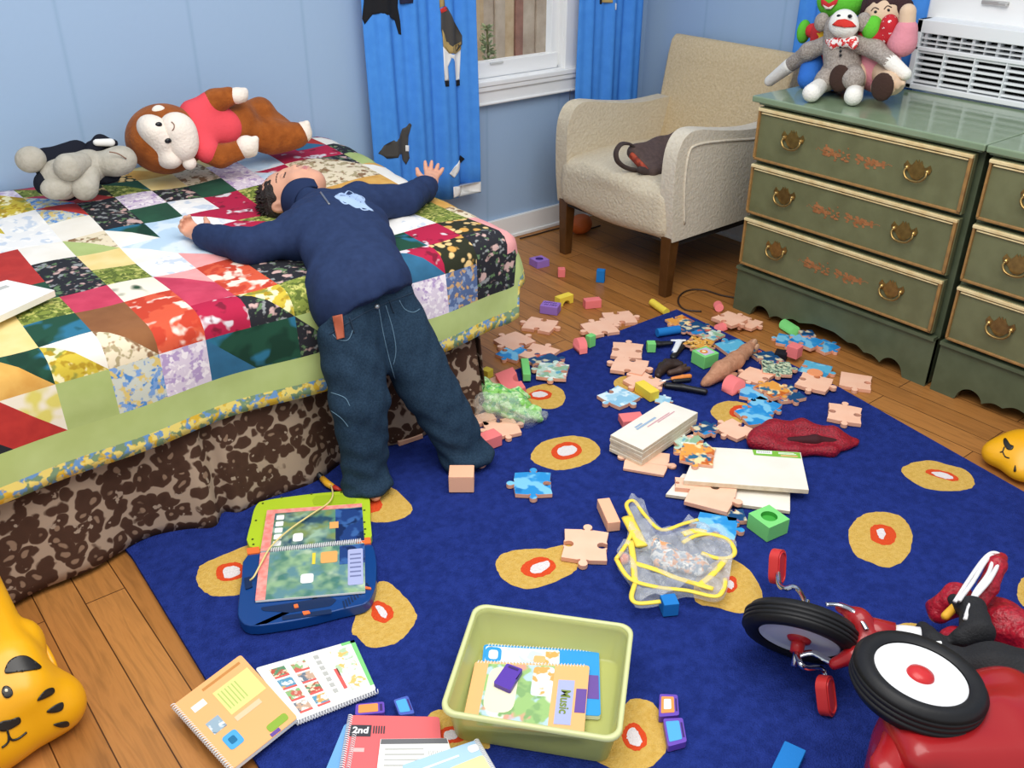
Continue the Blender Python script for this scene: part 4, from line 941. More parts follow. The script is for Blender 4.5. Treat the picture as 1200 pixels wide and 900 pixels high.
F = Blob(.03); F.limb(A(265, 148, 2.985), A(280, 145, 3.0), .062, .066); F.chain([A(282, 137, 3.03), A(305, 133, 3.04), A(325, 152, 3.03), A(338, 157, 3.0)], [.050, .046, .042, .036]); F.chain([A(292, 157, 2.99), A(320, 161, 2.97), A(347, 159, 2.95)], [.054, .050, .044])
blob('legs', F, .007, brn, mk, world=True, noise=lambda X: .0025*np.sin(X[:, 0]*75)*np.sin(X[:, 2]*30))
F = Blob(.02); F.chain([A(240, 126, 2.98), A(252, 119, 2.97), A(268, 113, 2.95)], [.034, .036, .030]); blob('arm', F, .006, brn, mk, world=True)
F = Blob(.02); F.chain([A(243, 179, 2.90), A(258, 183, 2.89), A(280, 176, 2.88)], [.034, .034, .031]); blob('arm', F, .006, brn, mk, world=True)
def paw(c, r, n, d, name='paw'):
    F = Blob(.008); F.ell(c, r)
    for i in range(n): F.ell(np.array(c)+np.array(d[0])*(i-(n-1)/2)*.014+np.array(d[1]), (.011, .011, .011), k=.008)
    blob(name, F, .005, crm, mk, world=True, label='cream paw')
paw(A(278, 112, 2.94), (.034, .028, .026), 3, ((.2, 0, .8), (.024, 0, .0))); paw(A(289, 172, 2.87), (.036, .034, .036), 4, ((.3, 0, 1), (.022, -.012, .002)))
paw(A(355, 155, 2.945), (.030, .032, .036), 4, ((0, 0, 1), (.010, -.014, .010)), 'foot'); 

# grey and black plush dog
gpl = mat('grey_plush', '#b9b3a6', .95, spec=.1, var=(40, '#aca698', 3), bump=(110, .3)); bpl = mat('black_plush', '#20222b', .95, spec=.1, bump=(110, .3)); wpl = mat('white_felt_lining', '#e4e2de', .9)
dg = thing('plush_dog', 'grey and black plush dog lying beside the brown plush monkey on the bed', 'soft toy', (.70, 2.93, 0.59))
F = Blob(.02); F.limb(A(72, 210, 2.92), A(105, 195, 2.93), .060, .050); blob('torso', F, .007, gpl, dg, world=True)
F = Blob(.02); F.limb(A(60, 192, 2.97), A(90, 180, 2.99), .045, .04); F.limb(A(52, 190, 2.97), A(60, 196, 2.97), .036, .04); F.limb(A(80, 222, 2.92), A(55, 215, 2.92), .034, .036); blob('back', F, .007, bpl, dg, world=True, label='black back')
F = Blob(.02); F.ell(A(110, 193, 2.935), (.045, .045, .040)); F.ell(A(135, 190, 2.90), (.052, .05, .042)); F.ell(A(145, 186, 2.90), (.036, .04, .036)); hd = blob('head', F, .006, gpl, dg, world=True)
F = Blob(.015); F.ell(A(116, 176, 2.98), (.050, .03, .034)); F.ell(A(124, 207, 2.93), (.045, .035, .022)); blob('head_back', F, .006, bpl, dg, world=True, label='black back of the head')
F = Blob(.01); F.limb(A(104, 180, 2.95), A(118, 167, 2.96), .018, .024); F.limb(A(118, 167, 2.96), A(134, 168, 2.96), .022, .012, flat=((0, 1, 0), 1.8)); er = blob('ear', F, .005, bpl, dg, world=True)
F = Blob(.006); F.limb(A(113, 167, 2.935), A(130, 167, 2.935), .010, .012); blob('ear_lining', F, .004, wpl, er, world=False).matrix_parent_inverse = Matrix.Translation(-Vector(dg.location))
P = [A(128, 178, 2.852), A(138, 180, 2.85), A(148, 186, 2.852)]
sewn(obj('mouth', MB().tube(smooth_path(P, 5), .002, 6), thr, hd, smooth=True), dg)
for c, r in ((A(36, 187, 2.94), (.042, .036, .038)), (A(67, 220, 2.885), (.046, .036, .034))):
    F = Blob(.01); F.ell(c, r); blob('foot', F, .006, gpl, dg, world=True)
for pts in ([A(95, 190, 2.90), A(80, 196, 2.87)], [A(105, 205, 2.89), A(99, 219, 2.87)]):
    F = Blob(.015); F.limb(pts[0], pts[1], .030, .040); blob('arm', F, .006, gpl, dg, world=True)

# ================================================================== dolls on the dresser
def B(px, py, x): return np.array(atx(px, py, x))
knit = mat('grey_sock_knit', '#b3a9a0', .95, spec=.1, var=(160, '#948a82', 3), bump=(170, .5)); wk = mat('white_sock_knit', '#efece4', .95, spec=.1, bump=(170, .4)); rk = mat('red_knit', '#d2342c', .9, bump=(170, .3))
chk = print_mat('red_check_cloth', '#f1ebe6', ['#d63a3a'], 90, .5, sharp=.02)
sm = thing('sock_monkey', 'grey knitted sock monkey with red lips sitting on the dresser edge', 'soft toy', tuple(B(985, 100, 3.0)[:2])+(0.81,))
X = 3.00
F = Blob(.03); F.limb(B(986, 52, X), B(988, 80, X), .058, .066); F.limb(B(984, 40, X), B(986, 55, X), .04, .05); F.ell(B(985, 31, X-.01), (.048, .052, .046)); bd = blob('body', F, .007, knit, sm, world=True)
for pts, w_ in (([B(968, 52, X), B(948, 60, X), B(928, 75, X+.02)], [B(925, 77, X+.02), B(902, 95, X+.04)]), ([B(1005, 52, X), B(1026, 58, X), B(1043, 72, X-.02)], [B(1043, 72, X-.02), B(1061, 87, X-.02)])):
    F = Blob(.02); F.chain(pts, [.030, .028, .026]); a_ = blob('arm', F, .006, knit, sm, world=True)
    F = Blob(.02); F.limb(w_[0], w_[1], .026, .020); sewn(blob('hand', F, .006, wk, a_, label='white sock hand'), sm)
for pts, w_ in (([B(974, 84, X), B(968, 94, X-.06), np.array(at(963, 99, .845))], [np.array(at(962, 100, .845)), np.array(at(951, 109, .842))]), ([B(998, 84, X), B(1000, 92, X-.07), np.array(at(1003, 101, .845))], [np.array(at(1003, 102, .845)), np.array(at(1000, 113, .842))])):
    F = Blob(.02); F.chain(pts, [.036, .034, .030]); a_ = blob('leg', F, .006, knit, sm, world=True)
    F = Blob(.02); F.limb(w_[0], w_[1], .027, .030); sewn(blob('foot', F, .006, wk, a_, label='white sock foot'), sm)
F = Blob(.02); F.ell(B(989, 31, X-.055), (.036, .052, .036)); F.ell(B(989, 24, X-.045), (.035, .044, .036)); mz = blob('muzzle', F, .005, wk, sm, world=True, label='white muzzle')
K = Skin(mz); P = K.patch([(976, 29), (982, 24), (990, 23), (998, 26), (1003, 31), (990, 32)], .002, 1.5); sewn(obj('lips', P, rk, mz, smooth=True, solid=.003), sm)
for px in (983, 996): sewn(obj('eye', MB().sphere(tuple(B(px, 19, X-.078)), (.004, .009, .006), 10), eye, mz, smooth=True), sm)
for px, py in ((963, 26), (1012, 26)): 
    F = Blob(.01); F.ell(B(px, py, X), (.022, .027, .032)); blob('ear', F, .005, knit, sm, world=True)
F = Blob(.01); F.limb(B(978, 50, X-.055), B(1000, 49, X-.055), .018, .016); F.limb(B(972, 48, X-.045), B(976, 54, X-.06), .014, .012); F.limb(B(1001, 47, X-.045), B(1000, 54, X-.06), .014, .012); blob('neck_scarf', F, .005, chk, sm, world=True, label='red checked neckerchief')
for py in (55, 60, 65): obj('button', MB().sphere(tuple(B(985, py, X-.064)), .005, 8), eye, sm, world=True, smooth=True)
# green character doll behind it (plain soft toy)
grn = mat('lime_green_plush', '#63c23c', .9, spec=.15, bump=(120, .25)); blu = mat('blue_plush', '#2f6fc8', .9, bump=(120, .25)); redp = mat('red_plush', '#cf2f33', .9, bump=(120, .25)); yel = mat('yellow_felt', '#f2bd2e', .9)
X = 3.10
gd = thing('plush_creature', 'lime green soft toy with red and blue body sitting behind the sock monkey', 'soft toy', tuple(B(985, 92, 3.1)[:2])+(0.81,))
F = Blob(.03); F.ell(B(986, 1, X), (.07, .088, .066)); hd = blob('head', F, .008, grn, gd, world=True)
K = Skin(hd); P = K.patch([(963, -2), (972, 4), (983, -2), (981, 4), (976, 9), (970, 10), (964, 6)], .002, 1.5); sewn(obj('mouth', P, redp, hd, smooth=True, solid=.003), gd)
P = K.patch([(966, 5), (972, 8), (979, 5), (975, 10), (969, 10)], .006, 1.5); sewn(obj('tongue', P, crm, hd, smooth=True, solid=.002), gd)
F = Blob(.03); F.limb(B(975, 40, X+.02), B(975, 85, X+.02), .075, .085); blob('body', F, .008, redp, gd, world=True)
F = Blob(.03); F.limb(B(955, 70, X-.04), B(948, 92, X-.10), .045, .04); blob('leg', F, .008, blu, gd, world=True); F = Blob(.03); F.limb(B(985, 78, X-.02), B(975, 95, X-.08), .04, .035); blob('leg', F, .008, blu, gd, world=True)
F = Blob(.02); F.limb(B(968, 38, X), B(952, 36, X), .028, .026); a_ = blob('arm', F, .007, redp, gd, world=True); F = Blob(.01); F.ell(B(942, 37, X), (.03, .022, .042)); sewn(blob('hand', F, .006, grn, a_, label='green hand'), gd)
F = Blob(.02); F.limb(B(1005, 36, X-.02), B(1016, 34, X-.05), .028, .026); a_ = blob('arm', F, .007, redp, gd, world=True); F = Blob(.01); F.ell(B(1022, 33, X-.085), (.032, .034, .040)); sewn(blob('hand', F, .006, grn, a_, label='green hand'), gd)
st = [(math.cos(math.pi/2+i*math.pi/5)*(.022 if i % 2 == 0 else .010), math.sin(math.pi/2+i*math.pi/5)*(.022 if i % 2 == 0 else .010)) for i in range(10)]
c_ = B(963, 42, X-.075); obj('star', MB().prism([(c_[1]+a, c_[2]+b_) for a, b_ in st], c_[0]-.004, c_[0]+.004, ax='x'), yel, gd, world=True, bevel=.001)
# pink dressed rag doll with brown soles
bei = mat('beige_cloth', '#dcbfa2', .9, bump=(90, .2)); pnk = mat('pink_fleece', '#dd8f9b', .95, bump=(110, .3)); hb_ = mat('dark_brown_yarn', '#3b2326', .95, bump=(160, .6)); sol = mat('brown_sole_plush', '#3f2a22', .95, bump=(140, .4)); bnd = print_mat('red_dotted_bandana', '#c22a34', ['#f0e6e6'], 80, .66, sharp=.02)
X = 3.08
pd = thing('rag_doll', 'rag doll in pink with a red bandana and brown foot soles beside the air conditioner', 'soft toy', tuple(B(1030, 95, 3.08)[:2])+(0.81,))
F = Blob(.02); F.ell(B(1035, 20, X), (.06, .066, .070)); hd = blob('head', F, .007, bei, pd, world=True)
F = Blob(.02); F.ell(B(1038, 8, X+.02), (.066, .074, .056)); F.ell(B(1016, 16, X+.0), (.03, .022, .05)); F.ell(B(1060, 14, X+.02), (.03, .024, .045)); blob('hair', F, .007, hb_, pd, world=True, noise=lambda X: .003*np.sin(X[:, 1]*160)*np.sin(X[:, 2]*120))
K = Skin(hd)
for px, py in ((1026, 14), (1041, 12)):
    p = K.hit(px, py)
    if p is not None: sewn(obj('eye', MB().sphere(p, (.003, .006, .005), 10), eye, hd, smooth=True), pd)
    P = K.path([(px-5, py-1), (px-1, py-5), (px+4, py-3)], .001)
    if len(P) > 2: sewn(obj('eyebrow', MB().tube(P, .0016, 6), hb_, hd, smooth=True), pd)
F = Blob(.02); F.ell(B(1030, 40, X-.03), (.05, .075, .03)); F.ell(B(1042, 30, X-.055), (.028, .030, .036)); F.limb(B(1012, 46, X-.06), B(1055, 42, X-.04), .022, .02); blob('bandana', F, .006, bnd, pd, world=True, label='red dotted bandana')
F = Blob(.03); F.limb(B(1030, 50, X), B(1030, 82, X), .062, .075); blob('dress', F, .008, pnk, pd, world=True)
F = Blob(.02); F.chain([B(1046, 55, X-.01), B(1058, 50, X-.05), B(1062, 35, X-.05)], [.034, .040, .036]); a_ = blob('arm', F, .007, pnk, pd, world=True); F = Blob(.02); F.limb(B(1063, 28, X-.05), B(1064, 14, X-.05), .026, .026); sewn(blob('hand', F, .006, bei, a_), pd)
for a_, b_, c_ in (((1018, 82, X-.02), (1002, 90, X-.07), (984, 92, X-.14)), ((1034, 82, X-.02), (1045, 96, X-.09), (1034, 102, X-.17))):
    F = Blob(.02); F.limb(B(*a_), B(*b_), .045, .04); F.limb(B(*b_), B(*c_), .038, .036); l_ = blob('leg', F, .007, bei, pd, world=True)
    F = Blob(.01); F.ell(B(c_[0], c_[1], c_[2]-.03), (.014, .040, .046)); sewn(blob('sole', F, .006, sol, l_, label='dark brown sole'), pd)
F = Blob(.01)
for i in range(4): F.limb(B(1046, 98, X-.13), B(1040+i*6, 110-i*4, X-.15), .014, .009, k=.008)
F.ell(B(1047, 99, X-.12), (.02, .03, .024)); blob('hand', F, .005, bei, pd, world=True, label='beige hand resting on the dresser')
# ================================================================== things on the floor
def on_rug(x, y):
    c = False; n = len(RUG)
    for i in range(n):
        a, b = RUG[i], RUG[i-1]
        if (a[1] > y) != (b[1] > y) and x < (b[0]-a[0])*(y-a[1])/(b[1]-a[1])+a[0]: c = not c
    return c
def ground(p): return RZ+0.0025 if on_rug(p[0], p[1]) else 0.0005
def spot(px, py, h=0.0):
    """floor or rug point whose height-h mark is seen at the pixel"""
    p = at(px, py, h); g = ground(p); p = at(px, py, g+h); return Vector((p.x, p.y, g))
def dirn(px, py, d): return ang(at(px, py), at(px+d[0], py+d[1]))
foam = {k: mat('foam_'+k, c, .75, spec=.25, bump=(180, .08)) for k, c in dict(purple='#9a74c4', coral='#f07f7f', blue='#1f78c4', yellow='#f2d64c', green='#7ed47a', peach='#f6b996', black='#1d1d24', orange='#ef9a6a').items()}
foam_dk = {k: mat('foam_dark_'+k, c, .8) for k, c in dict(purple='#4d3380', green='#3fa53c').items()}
def block(label, px, py, size, d, col, hole=None, z=None, tilt=(0, 0), bev=.002, h0=None, cat='toy block', name='foam_block', group='foam building blocks on the floor'):
    w_, l_, h_ = size; p = spot(px, py, h_/2 if h0 is None else h0)
    if z is not None: p = at(px, py, z+h_/2); p.z = z
    a = dirn(px, py, d); M = Matrix.Translation((0, 0, h_/2))
    if hole:
        n = 28; r = hole; ring = [(r*math.cos(2*math.pi*i/n), r*math.sin(2*math.pi*i/n)) for i in range(n)]
        def sq(t):
            c, s_ = math.cos(t), math.sin(t); k = 1/max(abs(c)/(w_/2), abs(s_)/(l_/2)); return (c*k, s_*k)
        ts = sorted([2*math.pi*i/n for i in range(n)]+[math.atan2(j*l_/2, i*w_/2) % (2*math.pi) for i in (-1, 1) for j in (-1, 1)])
        mb = MB(); k = len(ts); o = [sq(t) for t in ts]; q = [(r*math.cos(t), r*math.sin(t)) for t in ts]
        vs = [(x, y, 0) for x, y in o]+[(x, y, h_) for x, y in o]+[(x, y, h_) for x, y in q]+[(x, y, h_*.72) for x, y in q]
        fs = []; ms = []
        for i in range(k):
            j = (i+1) % k
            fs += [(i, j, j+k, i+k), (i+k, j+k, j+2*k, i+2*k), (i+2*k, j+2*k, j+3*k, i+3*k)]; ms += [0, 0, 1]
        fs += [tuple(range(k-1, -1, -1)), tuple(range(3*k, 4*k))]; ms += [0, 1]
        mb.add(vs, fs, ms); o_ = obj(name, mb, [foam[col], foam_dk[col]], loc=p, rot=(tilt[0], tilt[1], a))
    else:
        o_ = obj(name, MB().box((0, 0, h_/2), size), foam[col], loc=p, rot=(tilt[0], tilt[1], a), bevel=bev)
    return tag(o_, label, cat, group)
def shape_block(label, px, py, outline, depth, d, col, z=None, h=.03, flat=False, tilt=(0, 0)):
    """outline in (x, z) pushed along y, or lying flat"""
    p = spot(px, py, h/2); 
    if z is not None: p = at(px, py, z+h/2); p.z = z
    mb = MB().prism(outline, -depth/2, depth/2, ax='y') if not flat else MB().prism(outline, 0, depth)
    return tag(obj('foam_block', mb, foam[col], loc=p, rot=(tilt[0], tilt[1], dirn(px, py, d)), bevel=.0015), label, 'toy block', 'foam building blocks on the floor')
def rod(label, a, b, r, col, z=None):
    """cylinder lying between two pixels"""
    p, q = spot(*a, r), spot(*b, r)
    if z is not None: p, q = at(a[0], a[1], z+r), at(b[0], b[1], z+r); p.z = q.z = z
    m = (p+q)/2; L = (q-p).length/2; n = 24
    mb = MB().prism([(r*math.cos(2*math.pi*i/n), r+r*math.sin(2*math.pi*i/n)) for i in range(n)], -L, L, ax='x')
    return tag(obj('foam_block', mb, foam[col], loc=m, rot=(0, 0, ang(p, q)), bevel=.0015), label, 'toy block', 'foam building blocks on the floor')
arc = lambda r, a0, a1, n=14, cx=0, cy=0: [(cx+r*math.cos(a0+(a1-a0)*i/n), cy+r*math.sin(a0+(a1-a0)*i/n)) for i in range(n+1)]
pi = math.pi
block('purple foam block with a round hole lying nearest the bed foot on bare floor', 632, 307, (.062, .062, .030), (14, 8), 'purple', hole=.017)
block('small coral foam cube between the purple and the blue block', 658, 319, (.030, .030, .036), (10, 0), 'coral')
block('small upright blue foam block in front of the armchair', 704, 323, (.034, .026, .054), (10, 1), 'blue')
arch = [(-.036, 0), (-.020, 0)]+[(-x, z) for x, z in arc(.018, 0, pi, 10, 0, .0)][::1]+[(.036, 0), (.036, .034), (.022, .040), (-.022, .034), (-.036, .034)]
shape_block('yellow foam arch block beside the purple lettered block', 661, 351, [(-.036, 0), (-.018, 0)]+[(.018*math.cos(t), .018*math.sin(t)) for t in [pi-i*pi/10 for i in range(11)]]+[(.036, 0), (.036, .036), (-.036, .036)], .032, (12, -4), 'yellow', h=.036)
lb = block('purple foam block with dark lettering on top', 645, 361, (.070, .052, .034), (14, 2), 'purple')
for k, (x, y) in enumerate(((-.02, .008), (-.004, .010), (.014, .008), (-.014, -.010), (.006, -.009), (.02, -.009))):
    obj('letter_mark', MB().tube([(x-.006, y-.004, .0345), (x-.002, y+.005, .0345), (x+.003, y-.003, .0345), (x+.007, y+.005, .0345)], .0012, 6), mat('ink_purple', '#33245c', .7), lb)
block('coral foam brick on the bare floor in front of the armchair', 694, 355, (.066, .034, .034), (10, -1), 'coral')
rod('yellow foam cylinder lying beside the back corner of the rug', (764, 354), (781, 366), .0145, 'yellow')
shape_block('coral half round foam block at the rug edge among peach puzzle pieces', 680, 404, [(-.028, 0), (.028, 0), (.028, .02)]+arc(.028, 0, pi, 12, 0, .02)+[(-.028, .02)], .030, (8, 8), 'coral', h=.045)
block('small green foam block behind the coral half round block', 692, 399, (.030, .024, .044), (10, -4), 'green')
rod('blue foam cylinder lying on the rug near its back corner', (770, 390), (796, 386), .0155, 'blue')
p_ = block('short green foam cylinder standing beside peach puzzle pieces', 763, 406, (.03, .03, .034), (1, 0), 'green')
block('yellow foam brick lying on the lowest peach puzzle piece', 758, 458, (.082, .036, .034), (16, 11), 'yellow', tilt=(0.0, 0))
block('black foam block at the near side of the heap by the dresser', 915, 417, (.040, .040, .034), (10, 2), 'black')
block('coral foam cube sitting on the puzzle heap by the dresser', 931, 411, (.042, .042, .042), (9, -6), 'coral', z=.018)
shape_block('coral half round foam block beside the brown toy animal', 860, 450, [(-.030, 0), (.030, 0), (.030, .018)]+arc(.030, 0, pi, 12, 0, .018)+[(-.030, .018)], .046, (14, -6), 'coral', h=.048)
shape_block('orange foam dome lying on the pale blue puzzle piece', 955, 437, arc(.026, 0, 2*pi, 20), .018, (1, 0), 'orange', z=.016, flat=True)
shape_block('green foam cylinder lying half under the dresser', 925, 384, arc(.020, 0, 2*pi, 20, 0, .02), .07, (10, -2), 'green', h=.04)
shape_block('coral foam dome behind the peach piece by the dresser', 842, 359, arc(.017, 0, 2*pi, 20, 0, .017), .03, (10, 0), 'coral', h=.034)
shape_block('red foam block half hidden under the peach piece by the dresser', 845, 384, arc(.016, 0, 2*pi, 20, 0, .016), .04, (10, 5), 'coral', h=.03)
gb = block('green foam block with an orange animal picture on top', 826, 419, (.066, .064, .046), (12, -4), 'green')
obj('animal_picture', MB().box((0, 0, .0463), (.046, .044, .0006)), mat('pale_lilac_print', '#c9bcd8', .6), gb)
obj('animal_face', MB().lathe([(0, .0), (.014, .0), (.014, .0008), (0, .0008)], 20, 0, Matrix.Translation((-.006, .002, .0466))).lathe([(0, .0), (.007, .0), (.007, .0006), (0, .0006)], 16, 1, Matrix.Translation((-.006, .002, .0474))), [mat('orange_print', '#e08a2c', .6), mat('pale_print', '#f2e2b8', .6)], gb)
# blocks by the foot of the bed
o1 = [(-.060, -.032), (.060, -.032), (.060, .032), (.022, .032)]+[(.022*math.cos(t), .032-.020*math.sin(t)) for t in [i*pi/10 for i in range(1, 10)]]+[(-.022, .032), (-.060, .032)]
shape_block('coral foam bridge block leaning by the bed skirt next to the green stick', 600, 446, o1, .036, (26, 34), 'coral', flat=True, h=.06, tilt=(.25, .12))
block('long green foam stick leaning against the coral bridge block', 616, 433, (.105, .026, .028), (5, 30), 'green', z=.022, tilt=(0, .05))
block('coral foam block near the boy\'s foot behind the peach cube', 572, 516, (.070, .045, .038), (16, -6), 'coral', tilt=(0, 0))
block('yellow foam block tucked against the end of the bed skirt', 571, 437, (.030, .030, .030), (8, 3), 'yellow')
block('peach foam cube in front of the boy\'s left foot', 541, 561, (.068, .058, .052), (10, 0), 'peach')
block('long peach foam stick behind the peach cross shaped puzzle piece', 713, 603, (.105, .034, .030), (10, 22), 'peach')
block('bright pink foam block under the corner of the white board stack', 740, 492, (.070, .050, .024), (10, -1), 'coral')
block('green foam block with a round hole near the tricycle pedal', 900, 613, (.072, .072, .044), (22, 16), 'green', hole=.021)
block('blue foam cube at the edge of the clear plastic bag', 784, 709, (.036, .036, .036), (10, -1), 'blue')
block('flat blue foam plank lying at the bottom edge of the photo', 924, 893, (.075, .042, .018), (-14, 30), 'blue')

# ------------------------------------------------------------------ floor puzzle
peach = mat('peach_card', '#f6c6aa', .75, spec=.2, var=(20, '#f3bfa2', 3)); pedge = mat('peach_card_edge', '#e8ab8d', .8)
PIC = {
 'blue': print_mat('puzzle_blue_sea', '#2a8fd2', ['#1570b6', '#3f9ed8', '#7cc4e6'], 12, .58, rough=.45),
 'sky': print_mat('puzzle_pale_sky', '#a9d3e6', ['#d9ecf3', '#8fc3de'], 18, .52, rough=.45),
 'leop': print_mat('puzzle_leopard', '#e0a244', ['#3a2a1c', '#f0c97c'], 60, .58, rough=.5),
 'spot': print_mat('puzzle_spotted', '#cfd8b6', ['#2c3a38', '#88a48e'], 75, .53, rough=.5),
 'dark': print_mat('puzzle_night', '#174a78', ['#2a86c4', '#d8603c', '#d9cfae'], 16, .61, rough=.45),
 'mix': print_mat('puzzle_reef', '#bcd8c8', ['#5aa4bc', '#e0a08a', '#8fb592', '#e6ece2'], 20, .58, rough=.45),
 'orange': print_mat('puzzle_orange', '#e9a048', ['#c8652a', '#f5d9a0', '#2f6a8c'], 17, .58, rough=.45),
 'aqua': print_mat('puzzle_aqua', '#5fb6d8', ['#8fd0e6', '#3f98c8'], 16, .55, rough=.45),
}
def pz_outline(S, sides, seed):
    """sides: +1 tab, -1 hole, 0 straight; order bottom, right, top, left"""
    rn = random.Random(seed); h = S/2; P = []
    C = [(-h, -h), (h, -h), (h, h), (-h, h)]
    for k, s in enumerate(sides):
        a = Vector(C[k]); b = Vector(C[(k+1) % 4]); t = (b-a)/S; n = Vector((t.y, -t.x)); wob = rn.uniform(-.02, .02)*S
        prof = [(0, 0)]
        if s == 0: prof += [(.5, 0)]
        else:
            prof += [(.2, .02*s), (.36, .035*s), (.43, .01*s), (.435, .05*s)]
            for i in range(9):
                th = math.radians(215-i*250/8); prof.append((.5+.105*math.cos(th), s*(.135+.105*math.sin(th))))
            prof += [(.565, .05*s), (.57, .01*s), (.64, .035*s), (.8, .02*s)]
        for u, v in prof:
            q = a+t*(u*S+(wob if 0 < u < 1 else 0))+n*(v*S); P.append((q.x, q.y))
    return P
PZG = 'giant floor puzzle pieces scattered on the floor'
def piece(label, px, py, d, sides, top='peach', z=None, S=.108, tilt=(0, 0), th=.0125, seed=None):
    p = spot(px, py, th)
    if z is not None: p = at(px, py, z+th); p.z = z
    o = pz_outline(S, sides, seed if seed is not None else int(px*7+py))
    return tag(obj('puzzle_piece', MB().prism(o, 0, th, 0, top=1, bot=0), [pedge, peach if top == 'peach' else PIC[top]], loc=p, rot=(tilt[0], tilt[1], dirn(px, py, d)), bevel=.0016, seg=2), label, 'puzzle piece', PZG)
piece('peach puzzle piece in front of the purple lettered block', 633, 380, (12, 2), (-1, 1, -1, 1))
piece('peach puzzle piece nearest the quilt corner', 603, 399, (10, 5), (1, -1, 1, 1), z=.002)
piece('peach puzzle piece overlapping the blue picture piece near the bed foot', 632, 413, (12, 3), (1, -1, 1, -1), z=.014)
piece('deep blue puzzle piece peeking out near the end of the bed skirt', 601, 413, (10, 3), (1, -1, 1, -1), 'blue', S=.09)
piece('blue picture puzzle piece under the peach one near the bed foot', 640, 424, (12, -3), (-1, 1, 1, -1), 'dark', S=.10)
piece('pale reef picture puzzle piece lying on the rug edge by the bed foot', 648, 434, (12, 1), (1, -1, 1, 1), 'mix', z=.020, S=.10)
piece('peach puzzle piece half under the coral bridge block', 580, 452, (10, 6), (1, 0, -1, 1), S=.095)
piece('peach puzzle piece sticking out below the green leaf bag', 588, 500, (12, -2), (1, 1, -1, 1), S=.095)
piece('peach puzzle piece half under the left side of the green leaf bag', 560, 487, (8, 8), (-1, 1, 1, 1), S=.085)
piece('pale wooden puzzle piece between the boy\'s legs at the bed skirt', 474, 507, (12, -4), (0, 1, 0, -1), S=.08)
piece('peach puzzle piece farthest back on the bare floor beside the rug', 726, 372, (12, -1), (-1, 1, -1, 1))
piece('peach puzzle piece overlapping the farthest back one on bare floor', 703, 384, (9, 8), (1, -1, 1, 1), z=.012)
piece('peach puzzle piece at the top of the peach row on the rug', 735, 410, (12, 1), (1, -1, 1, -1))
piece('peach puzzle piece second from the top of the peach row', 738, 428, (12, 2), (-1, 1, -1, 1), z=.019)
piece('peach puzzle piece at the bottom of the peach row under the yellow brick', 755, 446, (11, 5), (1, 1, -1, 1), S=.10)
piece('pale blue sky puzzle piece lying alone left of the yellow brick', 725, 464, (10, 5), (1, 1, 0, -1), 'sky', S=.098)
piece('small white puzzle piece behind the white board stack', 777, 468, (12, 2), (1, 1, 1, 1), 'sky', S=.045, th=.005)
piece('white and orange picture puzzle piece at the rug\'s back corner', 798, 376, (10, -3), (1, 0, -1, 1), 'orange', S=.085, th=.009)
piece('dark blue picture puzzle piece behind the leopard piece', 815, 384, (10, -3), (1, 1, -1, 1), 'dark', z=.020, S=.09, th=.009)
piece('pale cream picture puzzle piece beside the leopard piece', 834, 392, (10, 4), (1, -1, 1, 1), 'mix', z=.018, S=.07, th=.009)
piece('orange leopard picture puzzle piece behind the green animal block', 819, 401, (11, 3), (1, 1, -1, -1), 'leop', z=.026, S=.085, th=.009)
piece('aqua puzzle piece between the green animal block and brown toy', 862, 407, (10, -2), (1, -1, 1, 0), 'aqua', S=.105)
piece('long peach puzzle piece by the left foot of the dresser', 855, 373, (12, 5), (-1, 1, 1, -1), z=.022, S=.095)
piece('peach puzzle piece overlapping the long one by the dresser', 876, 377, (12, 4), (1, 1, -1, 1), z=.006, S=.085)
piece('blue fish picture puzzle piece at the back of the heap by the dresser', 925, 398, (12, 2), (1, 1, -1, 1), 'blue', S=.085)
piece('blue picture puzzle piece on top of the heap by the dresser', 945, 399, (11, 4), (-1, 1, 0, 1), 'blue', z=.012, S=.09)
piece('blue and dark picture puzzle piece standing in the heap by the dresser', 946, 390, (11, 0), (1, 0, -1, 0), 'dark', z=.018, S=.05)
piece('blue puzzle piece at the right end of the heap by the dresser', 966, 405, (10, 5), (0, 1, 1, -1), 'blue', S=.08)
piece('dark spotted puzzle piece right of the brown toy animal', 910, 430, (12, 1), (1, 1, -1, 0), 'spot', z=.020, S=.095)
piece('indigo puzzle piece behind the spotted one', 900, 419, (12, -2), (1, 0, 1, -1), 'dark', S=.08)
piece('pale blue flat puzzle piece under the orange dome', 955, 432, (12, 3), (0, 1, 0, -1), 'aqua', S=.095)
piece('peach puzzle piece in front of the orange dome', 954, 447, (12, 3), (1, 1, -1, -1), z=.020, S=.10)
piece('peach puzzle piece beside the coral half round block', 886, 440, (12, 4), (1, -1, 1, 1), S=.09)
piece('peach puzzle piece lying alone on the bare floor by the dresser', 1003, 446, (12, 2), (1, -1, 0, 0), S=.10)
piece('peach puzzle piece lying alone near the rug\'s right edge', 990, 484, (12, 2), (1, -1, 1, -1), S=.10)
piece('blue picture puzzle piece below the coral half round block', 885, 459, (12, 2), (1, -1, 0, 1), 'blue', S=.088)
piece('orange striped picture puzzle piece in the middle of the rug heap', 905, 456, (10, 6), (-1, 1, 1, 1), 'orange', z=.024, S=.085)
piece('navy picture puzzle piece at the right of the rug heap', 922, 460, (9, 8), (1, 1, -1, -1), 'dark', S=.09)
piece('bright blue puzzle piece overlapping the flower behind the red pouch', 884, 487, (12, -2), (1, 1, 1, -1), 'blue', S=.09, z=.015)
piece('blue puzzle piece behind the bright blue one', 896, 474, (10, 4), (1, 1, -1, 1), 'blue', S=.08)
piece('peach puzzle piece half under the bright blue one', 861, 502, (10, 5), (1, 1, -1, 1), S=.085)
piece('bright blue puzzle piece lying alone in the middle of the rug', 625, 566, (12, 0), (1, -1, 1, 1), 'blue', S=.10)
